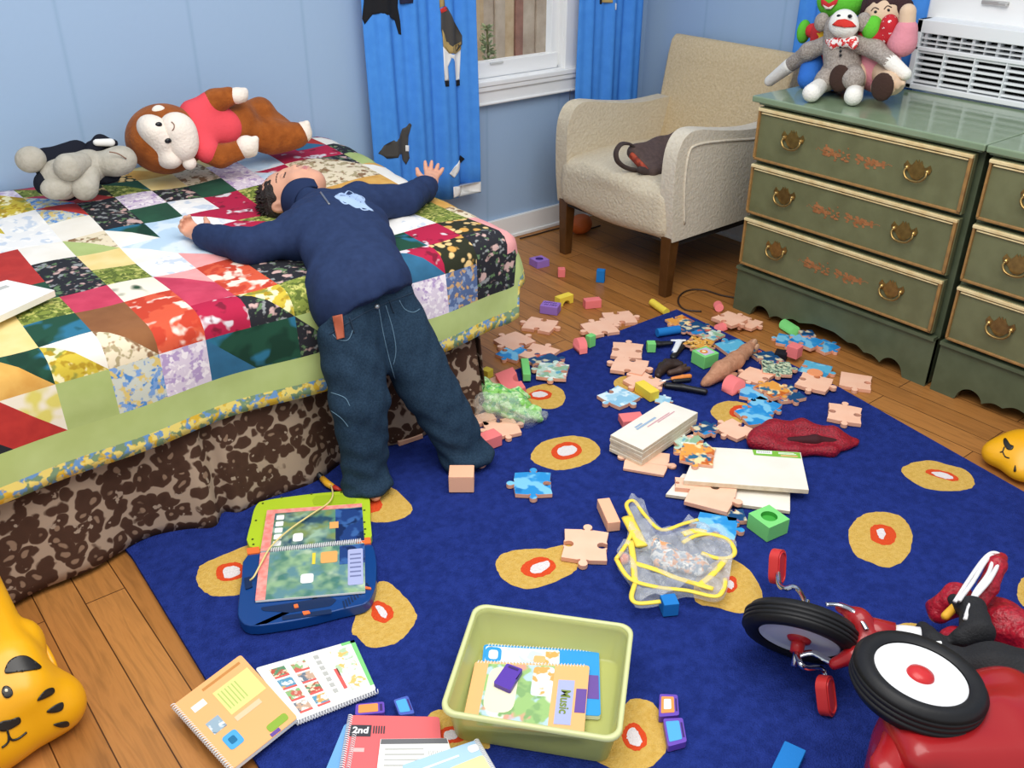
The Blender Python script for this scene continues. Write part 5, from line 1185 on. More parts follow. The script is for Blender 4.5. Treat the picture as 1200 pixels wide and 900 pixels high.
piece('peach cross shaped puzzle piece beside the clear plastic bag', 686, 638, (12, 1), (1, -1, 1, -1), S=.112)
piece('peach puzzle piece under the front of the white board stack', 758, 540, (12, 2), (0, 1, -1, 1), S=.115, th=.0075)
piece('dark red picture puzzle piece behind the two white boards', 826, 501, (10, -4), (1, 1, -1, 1), 'dark', S=.06, z=.03)
piece('pink puzzle piece between white stack and two white boards', 812, 520, (12, -3), (1, -1, 1, 1), 'mix', S=.085, z=.018)
piece('blue puzzle piece at the right edge of the clear plastic bag', 840, 616, (12, 2), (-1, 1, 0, 1), 'blue', S=.095)
piece('purple picture puzzle piece under the near edge of the white boards', 862, 603, (10, 0), (1, 0, -1, 0), 'dark', S=.05)

# white boards and what lies on them
pine = mat('white_board_face', '#efe9dd', .5, var=(14, '#eae3d5', 4)); pinee = mat('board_edge', '#e3d5bb', .7, var=(60, '#d6c5a6', 4)); pink_ink = mat('pink_ink', '#d8a0a8', .6); blue_ink = mat('blue_ink', '#9db4cc', .6)
def quad(c, z): return [at(px, py, z) for px, py in c]
def bil(Q, u, v): return (Q[0]*(1-u)*(1-v)+Q[1]*u*(1-v)+Q[2]*u*v+Q[3]*(1-u)*v)
def plate(name, Q, z0, z1, mats, parent=None, r=0.0, top=None, world=True, bevel=.0012, label=None):
    pts = [(p.x, p.y) for p in Q]
    if r:
        o = []
        n = len(pts)
        for i in range(n):
            p = Vector(pts[i]); a = (Vector(pts[i-1])-p); b = (Vector(pts[(i+1) % n])-p); ra = min(r, a.length*.45, b.length*.45); a.normalize(); b.normalize()
            for k in range(6):
                t = k/5; A0, B0 = p+a*ra, p+b*ra; o.append(tuple(A0*(1-t)**2+p*2*t*(1-t)+B0*t*t))
        pts = o
    return obj(name, MB().prism(pts, z0, z1, 0, top=top if top is not None else 0), mats, parent, world=world and parent is not None, bevel=bevel, label=label)
def decal(name, Q, rect, z, m, parent, th=.0005, r=0.0, label=None):
    u0, v0, u1, v1 = rect; q = [bil(Q, u0, v0), bil(Q, u1, v0), bil(Q, u1, v1), bil(Q, u0, v1)]
    return plate(name, q, z, z+th, m, parent, r=r, bevel=0, label=label)
c = [(715, 509.5), (753, 527.5), (818, 483), (779, 470)]; zt = .078; Q = quad(c, zt)
bs = thing('board_box', 'thick stack of white boards with a printed lid beside two thin white boards', 'box', (sum(p.x for p in Q)/4, sum(p.y for p in Q)/4, .022))
for i in range(5): 
    q = [p+Vector((0.0012*((i*7+k) % 3), 0.001*((i*5+k) % 2), 0)) for k, p in enumerate(Q)]
    plate('board', q, .022+i*.0112, .022+i*.0112+.0105, [pinee, pine], bs, top=1)
for u0, v0, u1, v1, m in ((.28, .30, .62, .36, blue_ink), (.40, .44, .80, .47, pink_ink), (.30, .22, .42, .27, blue_ink), (.55, .50, .86, .53, pink_ink)): decal('lid_print', [Q[0], Q[1], Q[2], Q[3]], (v0, u0, v1, u1), zt+.0002, m, bs)
Qb = quad([(780, 579), (926, 599), (926, 566), (800, 555)], .026)
lo = plate('white_board', Qb, RZ+.004, .026, [pinee, pine], top=1); tag(lo, 'lower thin white board lying under a peach puzzle piece', 'board', 'thin white boards on the rug')
Qb2 = quad([(801, 563), (948, 574), (938.5, 530), (818, 523)], .054)
hi = plate('white_board', Qb2, .040, .054, [pinee, pine], top=1); tag(hi, 'upper thin white board with a green label in its corner', 'board', 'thin white boards on the rug')
grl = mat('label_green', '#7cb83c', .5); whl = mat('label_white', '#f2f2ee', .5); org_ink = mat('label_orange', '#e7b07a', .5); gri = mat('label_print_grey', '#9a9a96', .6)
gl = obj('price_label', MB().prism([(bil(Qb2, u, v).x, bil(Qb2, u, v).y) for u, v in ((.55, .84), (.99, .82), (.99, .985), (.53, .99))], .0542, .0546), grl, hi, label='green label with a white barcode field')
def lab(u0, v0, u1, v1, m, z=.0547): obj('label_print', MB().prism([(bil(Qb2, u, v).x, bil(Qb2, u, v).y) for u, v in ((u0, v0), (u1, v0), (u1, v1), (u0, v1))], z-.0001, z+.0002), m, gl)
lab(.57, .89, .72, .975, whl)
for i in range(7): lab(.585+i*.017, .915, .593+i*.017, .96, gri, .0549)
lab(.78, .91, .95, .925, whl); lab(.80, .85, .96, .885, org_ink); lab(.78, .94, .93, .955, whl)
piece('orange and blue picture puzzle piece lying on the upper white board', 818, 532, (13, 2), (1, -1, 1, 1), 'orange', z=.0552, S=.092, tilt=(0, 0), th=.009)
piece('peach puzzle piece lying on the lower white board', 833, 580, (12, 3), (0, 1, -1, 0), z=.0268, S=.115, th=.012)
piece('peach puzzle piece tab poking out between the two boards', 802, 566, (12, 1), (0, 1, 0, -1), z=.0268, S=.05)
# ------------------------------------------------------------------ tools, toy animal, pouches and bags
blkp = mat('black_plastic', '#17171b', .4); dkb = mat('dark_brown_plastic', '#33241f', .45); steel = mat('tool_steel', '#c9ccd2', .25, .9); orp = mat('orange_handle', '#e2863a', .4); whp = mat('white_plastic_part', '#e9ecef', .35)
def P3(px, py, h): p = spot(px, py, h); return Vector((p.x, p.y, p.z+h))
F = Blob(.006); F.chain([P3(760, 402, .012), P3(772, 403, .012), P3(786, 402, .013)], [.011, .012, .010], flat=((0, 0, 1), 1.3)); F.ell(P3(767, 403, .014), (.018, .010, .009), k=.008)
tag(blob('toy_tool', F, .003, blkp), 'black toy tool handle lying behind the white bladed multitool', 'toy tool')
mt = thing('multitool', 'white and black toy multitool standing open beside the blue cylinder', 'toy tool', P3(792, 408, 0))
F = Blob(.004); F.limb(P3(796, 400, .022), P3(790, 412, .015), .011, .010, flat=((0, 0, 1), 1.8)); F.limb(P3(787, 399, .024), P3(803, 399, .024), .004, .004); blob('head', F, .0025, whp, mt, world=True, label='white head')
F = Blob(.004); F.limb(P3(803, 402, .012), P3(789, 418, .008), .011, .012, flat=((0, 0, 1), 1.5)); blob('handle', F, .003, blkp, mt, world=True)
F = Blob(.002); F.ell(P3(788, 412, .025), (.004, .004, .003)); blob('rivet', F, .0015, mat('blue_rivet', '#3f66a8', .4), mt, world=True)
F = Blob(.008); F.chain([P3(773, 436, .012), P3(783, 428, .016), P3(797, 427, .016)], [.015, .017, .012]); F.limb(P3(780, 423, .022), P3(794, 423, .020), .009, .007); F.limb(P3(775, 428, .012), P3(771, 440, .010), .012, .011)
tag(blob('toy_pistol', F, .003, dkb), 'dark brown moulded toy lying above the orange handled screwdriver', 'toy')
F = Blob(.006); F.chain([P3(785, 437, .010), P3(797, 434, .012), P3(807, 432, .010)], [.010, .012, .008]); F.limb(P3(796, 432, .013), P3(803, 428, .012), .008, .006)
tag(blob('toy_figure', F, .003, mat('brown_plastic', '#4e372c', .5)), 'small brown plastic toy between the dark toy and the screwdriver', 'toy')
sd = thing('screwdriver', 'toy screwdriver with an orange and black handle lying on the rug', 'toy tool', P3(790, 444, 0))
F = Blob(.003); F.chain([P3(788, 444, .012), P3(800, 442, .013), P3(808, 441, .013)], [.007, .0085, .0085]); blob('grip', F, .0025, orp, sd, world=True, label='orange grip')
F = Blob(.003); F.limb(P3(790, 447, .008), P3(808, 445, .008), .008, .007); blob('handle', F, .0025, blkp, sd, world=True)
obj('shaft', MB().tube([P3(773, 447.5, .010), P3(789, 444, .012)], .0042, 10), steel, sd, world=True, smooth=True)
F = Blob(.004); F.limb(P3(773, 450, .005), P3(786, 450, .006), .006, .006); blob('tip_cover', F, .0025, blkp, sd, world=True)
F = Blob(.004); F.chain([P3(781, 452, .010), P3(800, 454, .011), P3(826, 459, .010)], [.009, .011, .010]); 
tag(blob('toy_baton', F, .003, blkp), 'black stick shaped toy lying below the screwdriver', 'toy tool')
fz = mat('brown_fuzzy_vinyl', '#c48f70', .8, var=(60, '#b07c5e', 4), bump=(120, .4)); fz2 = mat('pale_brown_vinyl', '#c49a7c', .8, bump=(120, .3))
ta = thing('toy_animal', 'brown fuzzy toy sea animal lying across the puzzle pieces with its tail up', 'toy animal', P3(855, 428, 0))
F = Blob(.015); F.chain([P3(830, 446, .020), P3(845, 434, .030), P3(862, 422, .034), P3(874, 411, .034), P3(883, 402, .040)], [.018, .030, .028, .021, .015]); F.limb(P3(840, 441, .018), P3(824, 450, .012), .014, .009); blob('body', F, .004, fz, ta, world=True)
F = Blob(.006); F.ell(P3(884, 402, .048), (.014, .007, .016)); F.ell(P3(887, 407, .040), (.012, .006, .014)); blob('tail_fin', F, .003, fz2, ta, world=True, label='pale tail fin')
F = Blob(.008); F.ell(P3(858, 440, .018), (.026, .012, .008)); blob('flipper', F, .003, fz, ta, world=True)

redsp = mat('red_sparkle_cloth', '#a5142a', .45, var=(160, '#7c0c1f', 3), bump=(200, .5)); reddk = mat('dark_red_shade', '#3d0a14', .8)
pou = thing('red_pouch', 'red glittery cloth pouch lying open at the right of the white boards', 'pouch', P3(942, 512, 0))
F = Blob(.02); F.chain([P3(883, 515, .022), P3(905, 502, .032), P3(940, 500, .034), P3(975, 508, .026), P3(1004, 516, .012)], [.022, .026, .022, .018, .008], flat=((0, 0, 1), 1.1)); F.chain([P3(885, 520, .015), P3(930, 528, .015), P3(975, 528, .012), P3(1002, 520, .010)], [.016, .016, .014, .008]); F.ell(P3(900, 512, .02), (.055, .05, .022)); F.ell(P3(945, 514, .016), (.11, .045, .016), frame3((P3(1000, 518, 0)-P3(885, 514, 0)), (0, 1, 0)))
blob('pouch_body', F, .004, redsp, pou, world=True, noise=lambda X: .003*np.sin(X[:, 0]*80+X[:, 1]*40)*np.sin(X[:, 1]*70))
F = Blob(.01); F.chain([P3(925, 516, .026), P3(955, 516, .026), P3(985, 518, .018)], [.010, .016, .008]); blob('pouch_inner_shade', F, .004, reddk, pou, world=True, label='painted shade inside the opening')  # dark red blob colours in the shade of the pouch's inside

# leafy green plastic bag
leafm = print_mat('green_leaf_wrap', '#86c862', ['#a8dc88', '#4fa863', '#c8eab0'], 34, .55, rough=.35, bump=(60, .8)); film = mat('clear_film', '#e6ece6', .10, alpha=.26, spec=.8, bump=(70, .9))
lf = thing('leaf_bag', 'crumpled bag of green play leaves lying beside the boy\'s leg', 'plastic bag', P3(592, 472, 0))
F = Blob(.02); F.chain([P3(556, 462, .030), P3(578, 468, .035), P3(605, 478, .030), P3(628, 487, .016)], [.040, .046, .038, .020]); F.ell(P3(566, 452, .05), (.03, .03, .025)); F.ell(P3(604, 466, .03), (.045, .035, .03))
blob('leaves', F, .005, leafm, lf, world=True, noise=lambda X: .007*np.sin(X[:, 0]*110+X[:, 1]*60)*np.sin(X[:, 1]*120)+.004*np.sin(X[:, 2]*180+X[:, 0]*90))
F = Blob(.02); F.chain([P3(572, 478, .040), P3(590, 478, .042), P3(618, 490, .02), P3(636, 488, .01)], [.046, .044, .028, .014])
blob('wrapper', F, .005, film, lf, world=True, noise=lambda X: .008*np.abs(np.sin(X[:, 0]*75+X[:, 1]*90))*np.sin(X[:, 1]*66+X[:, 2]*50), label='clear crumpled wrapper')

# clear vinyl bag with yellow edging
vin = mat('clear_vinyl', '#dfe4ea', .08, alpha=.30, spec=.9, bump=(45, .9)); yed = mat('yellow_binding', '#f4d650', .5, spec=.4); stuffm = print_mat('bag_contents', '#c9c6c0', ['#a8adb2', '#e7e3da', '#e0a070', '#7c8a98'], 40, .55, rough=.4)
vb = thing('clear_bag', 'collapsed clear vinyl bag with yellow edging lying in the middle of the rug', 'plastic bag', P3(788, 650, 0))
def vz(x, y): return .028+.014*math.sin(x*60+y*35)*math.sin(y*55-x*20)+.008*math.sin(x*130)
vo = smooth_closed([tuple(spot(px, py, .02).xy) for px, py in ((722, 655), (733, 636), (738, 612), (735, 592), (745, 588), (757, 604), (775, 622), (815, 612), (842, 622), (862, 640), (858, 655), (852, 690), (838, 700), (805, 694), (775, 704), (745, 706), (742, 686))], 4)
v, f = fill_poly(vo, .012); mb = MB().add([(x, y, RZ+.010+vz(x, y)+.022*math.exp(-((x-1.44)**2+(y-1.11)**2)/.004)) for x, y in v], f); mb.add([(x, y, RZ+.008) for x, y in v], f)
obj('vinyl_sheet', mb, vin, vb, world=True, smooth=True)
F = Blob(.012); F.ell(P3(785, 655, .02), (.045, .045, .018)); F.ell(P3(768, 640, .02), (.03, .03, .02)); F.ell(P3(815, 662, .018), (.04, .035, .015)); blob('contents', F, .005, stuffm, vb, world=True, noise=lambda X: .005*np.sin(X[:, 0]*120)*np.sin(X[:, 1]*130), label='grey and white plastic pieces inside')
for pts, r, fl in (([(722, 655), (738, 678), (770, 688), (805, 692), (838, 699), (848, 690), (850, 678)], .006, .5), ([(722, 655), (736, 634), (742, 612), (734, 592), (743, 587), (756, 604), (775, 621), (800, 614), (818, 609)], .0055, .6), ([(739, 634), (742, 655), (744, 682)], .008, .4), ([(744, 684), (740, 700), (748, 707), (774, 705)], .006, .6), ([(800, 636), (815, 628), (832, 626), (852, 632), (861, 645), (856, 653), (840, 654), (822, 648)], .006, .6), ([(850, 656), (836, 672), (819, 686)], .008, .35), ([(744, 660), (770, 668), (795, 678), (836, 690)], .008, .35), ([(735, 606), (745, 625), (752, 640)], .016, .3), ([(800, 626), (815, 622), (828, 624)], .010, .35)):
    obj('yellow_edging', MB().tube(smooth_path([P3(x, y, .036) for x, y in pts], 5), r, 8, flat=fl), yed, vb, world=True, smooth=True)
for px, py in ((730, 655), (745, 634)):
    F = Blob(.008); F.ell(P3(px, py, .02), (.018, .017, .012)); blob('orange_piece', F, .004, mat('orange_plastic', '#e07a48', .5), vb, world=True, label='orange piece in the corner')

# ------------------------------------------------------------------ learning pad
lime = mat('lime_plastic', '#b4cf2f', .35); navyp = mat('navy_plastic', '#0f3f80', .3); navyd = mat('navy_recess', '#0a2650', .4); orhin = mat('orange_plastic_hinge', '#ec7238', .4); dots = mat('dark_screw', '#4f5a20', .5)
def wpx(L, z): return [at(px, py, z) for px, py in L]
pad = thing('learning_pad', 'lime and navy electronic learning pad with an open picture book on it', 'learning toy', at(362, 660, RZ)+Vector((0, 0, .001)))
def slab(name, L, z0, z1, m, sub=3, bevel=.006, **k):
    pts = smooth_closed([(p.x, p.y) for p in wpx(L, z1)], sub); return obj(name, MB().prism(pts, z0, z1), m, pad, world=True, bevel=bevel, seg=3, **k)
top = slab('lid', [(292, 640), (294, 612), (300, 592), (312, 586), (345, 581), (380, 577), (412, 575), (427, 576), (433, 583), (434, 608), (433, 634), (400, 637), (340, 642)], RZ+.003, .036, lime, label='lime green upper half')
base = slab('base', [(290, 650), (340, 644), (400, 637), (432, 636), (440, 650), (441, 675), (438, 693), (428, 707), (400, 714), (360, 724), (320, 731), (292, 733), (280, 724), (279, 708), (283, 680)], RZ+.003, .042, navyp, bevel=.010, label='navy blue lower half')
for q in ([(289, 643), (304, 641), (305, 648), (290, 650)], [(417, 632), (434, 630), (435, 637), (418, 639)]): plate('hinge', wpx(q, .044), .030, .046, orhin, pad, r=.004, label='orange hinge')
for px, py in ((296, 632), (297, 638), (308, 590), (330, 583), (365, 579), (400, 577), (421, 580), (427, 598), (427, 612), (428, 620), (427, 626), (300, 610)): obj('screw', MB().lathe([(0, .0), (.003, .0), (.003, .001), (0, .001)], 10), dots, top, loc=at(px, py, .0365)-pad.location, smooth=False)
lip = wpx([(366, 586), (370, 581), (412, 579), (418, 586), (415, 590), (368, 592)], .0366); plate('pen_recess', lip, .0362, .0370, mat('lime_recess', '#a2bd28', .4), pad, r=.004)
tray = wpx([(305, 712), (345, 706), (385, 699), (395, 703), (388, 710), (340, 718), (308, 716)], .0425); plate('pen_tray', tray, .0422, .0430, navyd, pad, r=.006)
slot = wpx([(330, 722), (388, 714), (389, 719), (331, 727)], .0425); plate('card_slot', slot, .0422, .0432, navyd, pad, r=.002)
for i in range(10):
    q = wpx([(403+i*3.2, 713-i*2.2-i*i*.06), (405+i*3.2, 712.5-i*2.2-i*i*.06), (403+i*3.0, 704-i*1.8-i*i*.06), (401+i*3.0, 704.5-i*1.8-i*i*.06)], .0425); plate('speaker_slit', q, .0422, .0429, navyd, pad)
for q in ([(354, 717), (362, 716), (364, 719), (356, 721)], [(344, 709), (349, 708), (350, 712), (345, 713)], [(426, 687), (435, 689), (435, 691), (427, 690)]): plate('button', wpx(q, .044), .0425, .0455, orhin, pad, r=.002, label='orange button')
plate('pen_clip', wpx([(286, 678), (294, 676), (296, 688), (288, 691)], .044), .0425, .046, navyd, pad, r=.003)
pages = print_mat('jungle_picture', '#5f8f78', ['#3a5f74', '#9ab8a0', '#2f4f66', '#7c8f5a'], 13, .54, rough=.4, sharp=.08); pages2 = print_mat('jungle_picture_green', '#7aa080', ['#b9ccb0', '#4a7a70', '#93b48c', '#5f8a92'], 13, .54, rough=.4, sharp=.08); pinkb = mat('pink_border', '#e98078', .5, var=(70, '#f0a49a')); lil = mat('lilac_panel', '#a9b0d8', .5); nite = print_mat('night_blue_print', '#23407c', ['#3a62a0', '#182c58'], 20, .55, rough=.4)
bk = thing('picture_book', 'open spiral picture book lying in the learning pad', 'book', at(362, 655, .043), 0)
up = wpx([(313, 598), (424, 590), (427, 633), (305, 646)], .047); lo = wpx([(305, 648), (427, 636), (428, 693), (299, 704)], .050)
plate('page', up, .038, .047, [mat('paper_white', '#f1f0ea', .6), pages], bk, top=1); plate('page', lo, .0435, .050, [mat('paper_white', '#f1f0ea', .6), pages2], bk, top=1)
decal('picture', up, (0, 0, 1, .10), .0471, pinkb, bk); decal('picture', up, (0, .1, .09, 1), .0471, pinkb, bk); decal('picture', lo, (0, 0, .09, 1), .0501, pinkb, bk)
decal('picture', up, (.72, .12, 1, 1), .0472, nite, bk); decal('picture', lo, (.76, .02, 1, .42), .0502, nite, bk); decal('picture', lo, (.84, .12, .985, .86), .0504, lil, bk, r=.005)
decal('picture', up, (.66, .45, .75, .62), .0474, mat('orange_house', '#e8a860', .6), bk); decal('picture', lo, (.58, .12, .74, .36), .0503, mat('orange_house', '#e8a860', .6), bk, r=.006); decal('picture', up, (.30, .66, .40, .86), .0474, mat('white_bird', '#eef0ee', .6), bk, r=.008); decal('picture', lo, (.40, .55, .52, .74), .0503, mat('white_bird', '#eef0ee', .6), bk, r=.008)
for j in range(5): decal('picture', up, (.11, .16+j*.16, .19, .28+j*.16), .0474, mat('white_bird', '#eef0ee', .6), bk, r=.004)
decal('picture', lo, (.50, .12, .53, .36), .0505, mat('yellow_pencil', '#f0d040', .5), bk)
for j in range(6): decal('text_line', lo, (.86, .22+j*.09, .965, .25+j*.09), .0506, mat('text_grey', '#6f76a0', .7), bk)
def spiral(parent, p, q, n, r, m, name='spiral_binding'):
    p = Vector(p); q = Vector(q); t = (q-p).normalized(); up_ = Vector((0, 0, 1)); s_ = t.cross(up_).normalized(); P = []
    for i in range(n*8+1):
        a = 2*math.pi*i/8; P.append(p+(q-p)*(i/(n*8))+s_*(r*math.cos(a))+up_*(r*math.sin(a)))
    return obj(name, MB().tube(P, r*.22, 5), m, parent, world=True, smooth=True)
coil = mat('white_coil', '#e9e9ea', .4)
spiral(bk, at(318, 645, .050), at(424, 634, .050), 40, .006, coil)
# pen on its cord
pen = thing('toy_pen', 'black and yellow pen with a red tip lying behind the learning pad', 'toy pen', P3(382, 563, 0))
yelp = mat('yellow_plastic', '#efb32c', .35)
obj('grip', MB().tube([P3(367, 551, .010), P3(370, 553, .010), P3(378, 561, .010)], [.006, .009, .009], 14), blkp, pen, world=True, smooth=True, label='black barrel')
obj('barrel', MB().tube([P3(378, 561, .010), P3(384, 567, .011), P3(391, 571, .010)], [.009, .010, .008], 14), yelp, pen, world=True, smooth=True, label='yellow barrel')
obj('tip', MB().tube([P3(391, 571, .010), P3(396, 573, .009), P3(400, 575, .008)], [.008, .006, .003], 14), mat('red_tip', '#d8402c', .4), pen, world=True, smooth=True, label='red tip')
obj('cord', MB().tube(smooth_path([P3(388, 569, .018), at(390, 580, .045), at(384, 590, .05), at(366, 602, .056), at(340, 620, .058), at(318, 640, .060), at(306, 660, .058), at(298, 675, .054), at(293, 680, .046)], 6), .0022, 8), mat('pale_yellow_cord', '#e3cf8a', .5), pen, world=True, smooth=True)

# ------------------------------------------------------------------ lime storage bin with its books
bin_m = mat('translucent_lime', '#c9cd7c', .25, alpha=.66, spec=.4)
ZR = .100; R4 = [at(557, 714, ZR), at(741, 733, ZR), at(722, 872, ZR), at(521, 831, ZR)]; cb = sum(R4, Vector())/4
ax_ = ((R4[1]-R4[0]).normalized()+(R4[2]-R4[3]).normalized()).normalized(); bw = ((R4[1]-R4[0]).length+(R4[2]-R4[3]).length)/4; bl = ((R4[3]-R4[0]).length+(R4[2]-R4[1]).length)/4
bin_ = thing('storage_bin', 'translucent lime plastic bin holding books and a purple cartridge', 'storage bin', (cb.x, cb.y, RZ+.002), math.atan2(ax_.y, ax_.x))
def rrect(a, b, r, n=6):
    o = []
    for cx_, cy_, t0 in ((a-r, b-r, 0), (-a+r, b-r, pi/2), (-a+r, -b+r, pi), (a-r, -b+r, 3*pi/2)):
        o += [(cx_+r*math.cos(t0+i*pi/2/n), cy_+r*math.sin(t0+i*pi/2/n)) for i in range(n+1)]
    return o
def loft(rings, closed_bottom=True):
    mb = MB(); n = len(rings[0][0]); vs = [(x, y, z) for pts, z in rings for x, y in pts]
    fs = [(i*n+j, i*n+(j+1) % n, (i+1)*n+(j+1) % n, (i+1)*n+j) for i in range(len(rings)-1) for j in range(n)]
    if closed_bottom: fs.append(tuple(range((len(rings)-1)*n, len(rings)*n)))
    return mb.add(vs, fs)
HB = .088
rings = [(rrect(bw-.020, bl-.020, .022), 0.0), (rrect(bw-.014, bl-.014, .024), .004), (rrect(bw-.003, bl-.003, .026), HB-.012), (rrect(bw, bl, .028), HB-.010), (rrect(bw+.001, bl+.001, .028), HB), (rrect(bw-.004, bl-.004, .026), HB), (rrect(bw-.006, bl-.006, .024), HB-.010), (rrect(bw-.017, bl-.017, .022), .006), (rrect(bw-.024, bl-.024, .020), .004)]
bo = loft(rings); n_ = len(rings[0][0]); bo.f.append(tuple(range(n_-1, -1, -1))); bo.m.append(0)
obj('tub', bo, bin_m, bin_, smooth=True)
rimm = mat('lime_rim', '#dbdfa2', .3, alpha=.88)
obj('rim', loft([(rrect(bw+.006, bl+.006, .030), HB-.004), (rrect(bw+.006, bl+.006, .030), HB+.003), (rrect(bw+.002, bl+.002, .028), HB+.005), (rrect(bw-.003, bl-.003, .026), HB+.004), (rrect(bw-.004, bl-.004, .026), HB-.002), (rrect(bw+.006, bl+.006, .030), HB-.004)], False), rimm, bin_, smooth=True, label='pale rolled rim')
paper = mat('paper_white', '#f1f0ea', .6)
def book(label, c, z0, th, cover, cat='book', name='spiral_book', group=None, sp=None, nsp=26, rsp=.0045, cr=.008, coilm=None):
    Q = quad(c, z0+th); m_ = sum(Q, Vector())/4; t = thing(name, label, cat, (m_.x, m_.y, z0), 0, group)
    plate('pages', Q, z0, z0+th-.0012, paper, t, r=cr); plate('cover', Q, z0+th-.0012, z0+th, cover, t, r=cr, bevel=0)
    if sp: spiral(t, bil(Q, *sp[0])+Vector((0, 0, -th*.3)), bil(Q, *sp[1])+Vector((0, 0, -th*.3)), nsp, rsp, coilm or coil)
    return t, Q, z0+th
blup = mat('blue_cover', '#2f98dc', .4); orgc = mat('orange_cover', '#f6b476', .45); purp = mat('purple_print', '#6a4c9c', .5); grnp = print_mat('garden_picture', '#9cc07a', ['#e6ead8', '#d8a08a', '#b6d0de', '#86ac70'], 15, .57, rough=.4); snow = print_mat('snow_picture', '#e3ecf0', ['#c8d8e2', '#f4f6f6', '#d8a860'], 22, .58, rough=.4); crmp = mat('cream_path', '#efe6c6', .5)
bz = RZ+.008
t, Q, z = book('blue and white spiral book under the music book in the lime bin', [(567, 755), (702, 763), (704, 839), (560, 830)], bz, .012, blup, group='books in the lime bin', sp=((.04, 0), (.97, 0)), nsp=34)
decal('picture', Q, (.02, .03, .66, .97), z+.0001, snow, t, r=.006); decal('picture', Q, (.72, .40, .99, .76), z+.0001, purp, t); decal('picture', Q, (.02, .04, .16, .28), z+.0004, blup, t, r=.012); decal('picture', Q, (.05, .09, .13, .24), z+.0007, paper, t, r=.008); decal('picture', Q, (.44, .14, .54, .26), z+.0004, orgc, t, r=.006)
t, Q, z = book('orange music book on top of the blue book in the lime bin', [(557, 775), (691, 780), (684, 862), (541, 850)], bz+.013, .010, orgc, group='books in the lime bin', sp=((.02, 0), (.97, 0)), nsp=34)
decal('picture', Q, (.12, .03, .70, .98), z+.0001, grnp, t); decal('picture', Q, (.14, .08, .40, .78), z+.0004, crmp, t, r=.05); decal('picture', Q, (.52, .05, .70, .5), z+.0004, snow, t, r=.01); decal('picture', Q, (.745, .24, .885, .88), z+.0002, lil, t); decal('picture', Q, (.905, .36, .995, .70), z+.0004, purp, t)
pt = bil(Q, .815, .56); dv = bil(Q, .83, .9)-bil(Q, .83, .2); wd = writing('title', 'Music', .027, mat('olive_letters', '#7a8a3a', .5), t, pt-t.location+Vector((0, 0, .0010)), (0, 0, math.atan2(dv.y, dv.x)), bold=.0006)
cart = {}
def cartridge(label, c, z0, th, body, lab_, lab2=None, sp=None):
    Q = quad(c, z0+th); m_ = sum(Q, Vector())/4; t = thing('game_cartridge', label, 'toy cartridge', (m_.x, m_.y, z0), 0, 'small plastic cartridges')
    plate('case', Q, z0, z0+th, body, t, r=.005, bevel=.0015)
    if lab_: decal('sticker', Q, (.10, .12, .78, .86), z0+th+.0002, lab_, t, r=.003, label='printed sticker')
    if lab2: decal('sticker_picture', Q, (.24, .24, .62, .70), z0+th+.0006, lab2, t, r=.003)
    decal('connector_slot', Q, (.84, .2, .93, .8), z0+th+.0002, mat('slot_shadow', '#3c2468', .6), t)
    return t
purpb = mat('purple_case', '#5a3aa6', .35); purpc = mat('violet_case', '#6a48b4', .35); orgl = mat('orange_sticker', '#f0964a', .5); blul = mat('blue_sticker', '#4fa8dc', .5)
cartridge('plain purple cartridge lying on the music book in the lime bin', [(578, 800), (594, 777), (613, 784), (598, 809)], bz+.0245, .010, purpb, None)
cartridge('purple cartridge with an orange sticker right of the lime bin', [(773, 813), (794, 814), (796, 838), (772, 840)], RZ+.003, .016, purpc, orgl, paper)
cartridge('purple cartridge with a blue sticker below the orange stickered one', [(777, 842), (800, 841), (805, 869), (783, 875)], RZ+.003, .016, purpc, blul, None)
cartridge('violet cartridge with an orange sticker touching the red book', [(417, 825), (450, 822), (451, 835), (416, 838)], RZ+.003, .014, purpc, orgl, None)
cartridge('blue cartridge right of the one touching the red book', [(461, 820), (478, 815), (486, 836), (468, 838)], RZ+.003, .014, mat('blue_case', '#4a5fb8', .35), blul, None)
# books at the front of the rug
t, Q, z = book('white open spiral book with small pictures and a green edge', [(299, 783), (415, 750), (441, 808), (346, 845)], RZ+.004, .012, paper, group='workbooks at the front of the rug', sp=((1.02, 1.02), (.0, 1.02)), nsp=30)
grc = mat('green_cover', '#7fce7c', .5); redm = mat('red_print', '#e0605a', .5)
decal('cover_edge', Q, (.86, .0, 1.0, .05), z+.0002, grc, t); decal('cover_edge', Q, (.955, .0, 1.0, .90), z+.0002, grc, t, label='green cover edge')
ph = [print_mat('small_photo_'+k, a, b, 60, .55, rough=.5) for k, a, b in (('a', '#c05a4a', ['#5f8f6a', '#e8d8b8']), ('b', '#5f9ab8', ['#d8a860', '#e8e8e0']), ('c', '#8fb87a', ['#c86a5a', '#e0e0d0']), ('d', '#c8a890', ['#6a7a8a', '#eee4d8']))]
for i in range(4):
    for j in range(2): decal('small_picture', Q, (.10+j*.21, .10+i*.215, .25+j*.21, .25+i*.215), z+.0003, ph[(i+j*2) % 4], t); decal('small_caption', Q, (.10+j*.21, .25+i*.215, .25+j*.21, .28+i*.215), z+.0003, redm, t)
for i in range(7): decal('text_line', Q, (.55, .08+i*.11, .60, .15+i*.11), z+.0003, mat('text_light_grey', '#b9b9b4', .7), t)
decal('red_tab', Q, (.67, .42, .71, .80), z+.0003, redm, t)
for a in ((.72, .08, .92, .32), (.70, .36, .92, .58), (.74, .62, .94, .86)): decal('picture', Q, a, z+.0003, print_mat('pale_drawing', '#eef0e6', ['#b8d0a8', '#d8d8e4', '#e8c070'], 40, .58, rough=.5), t, r=.006)
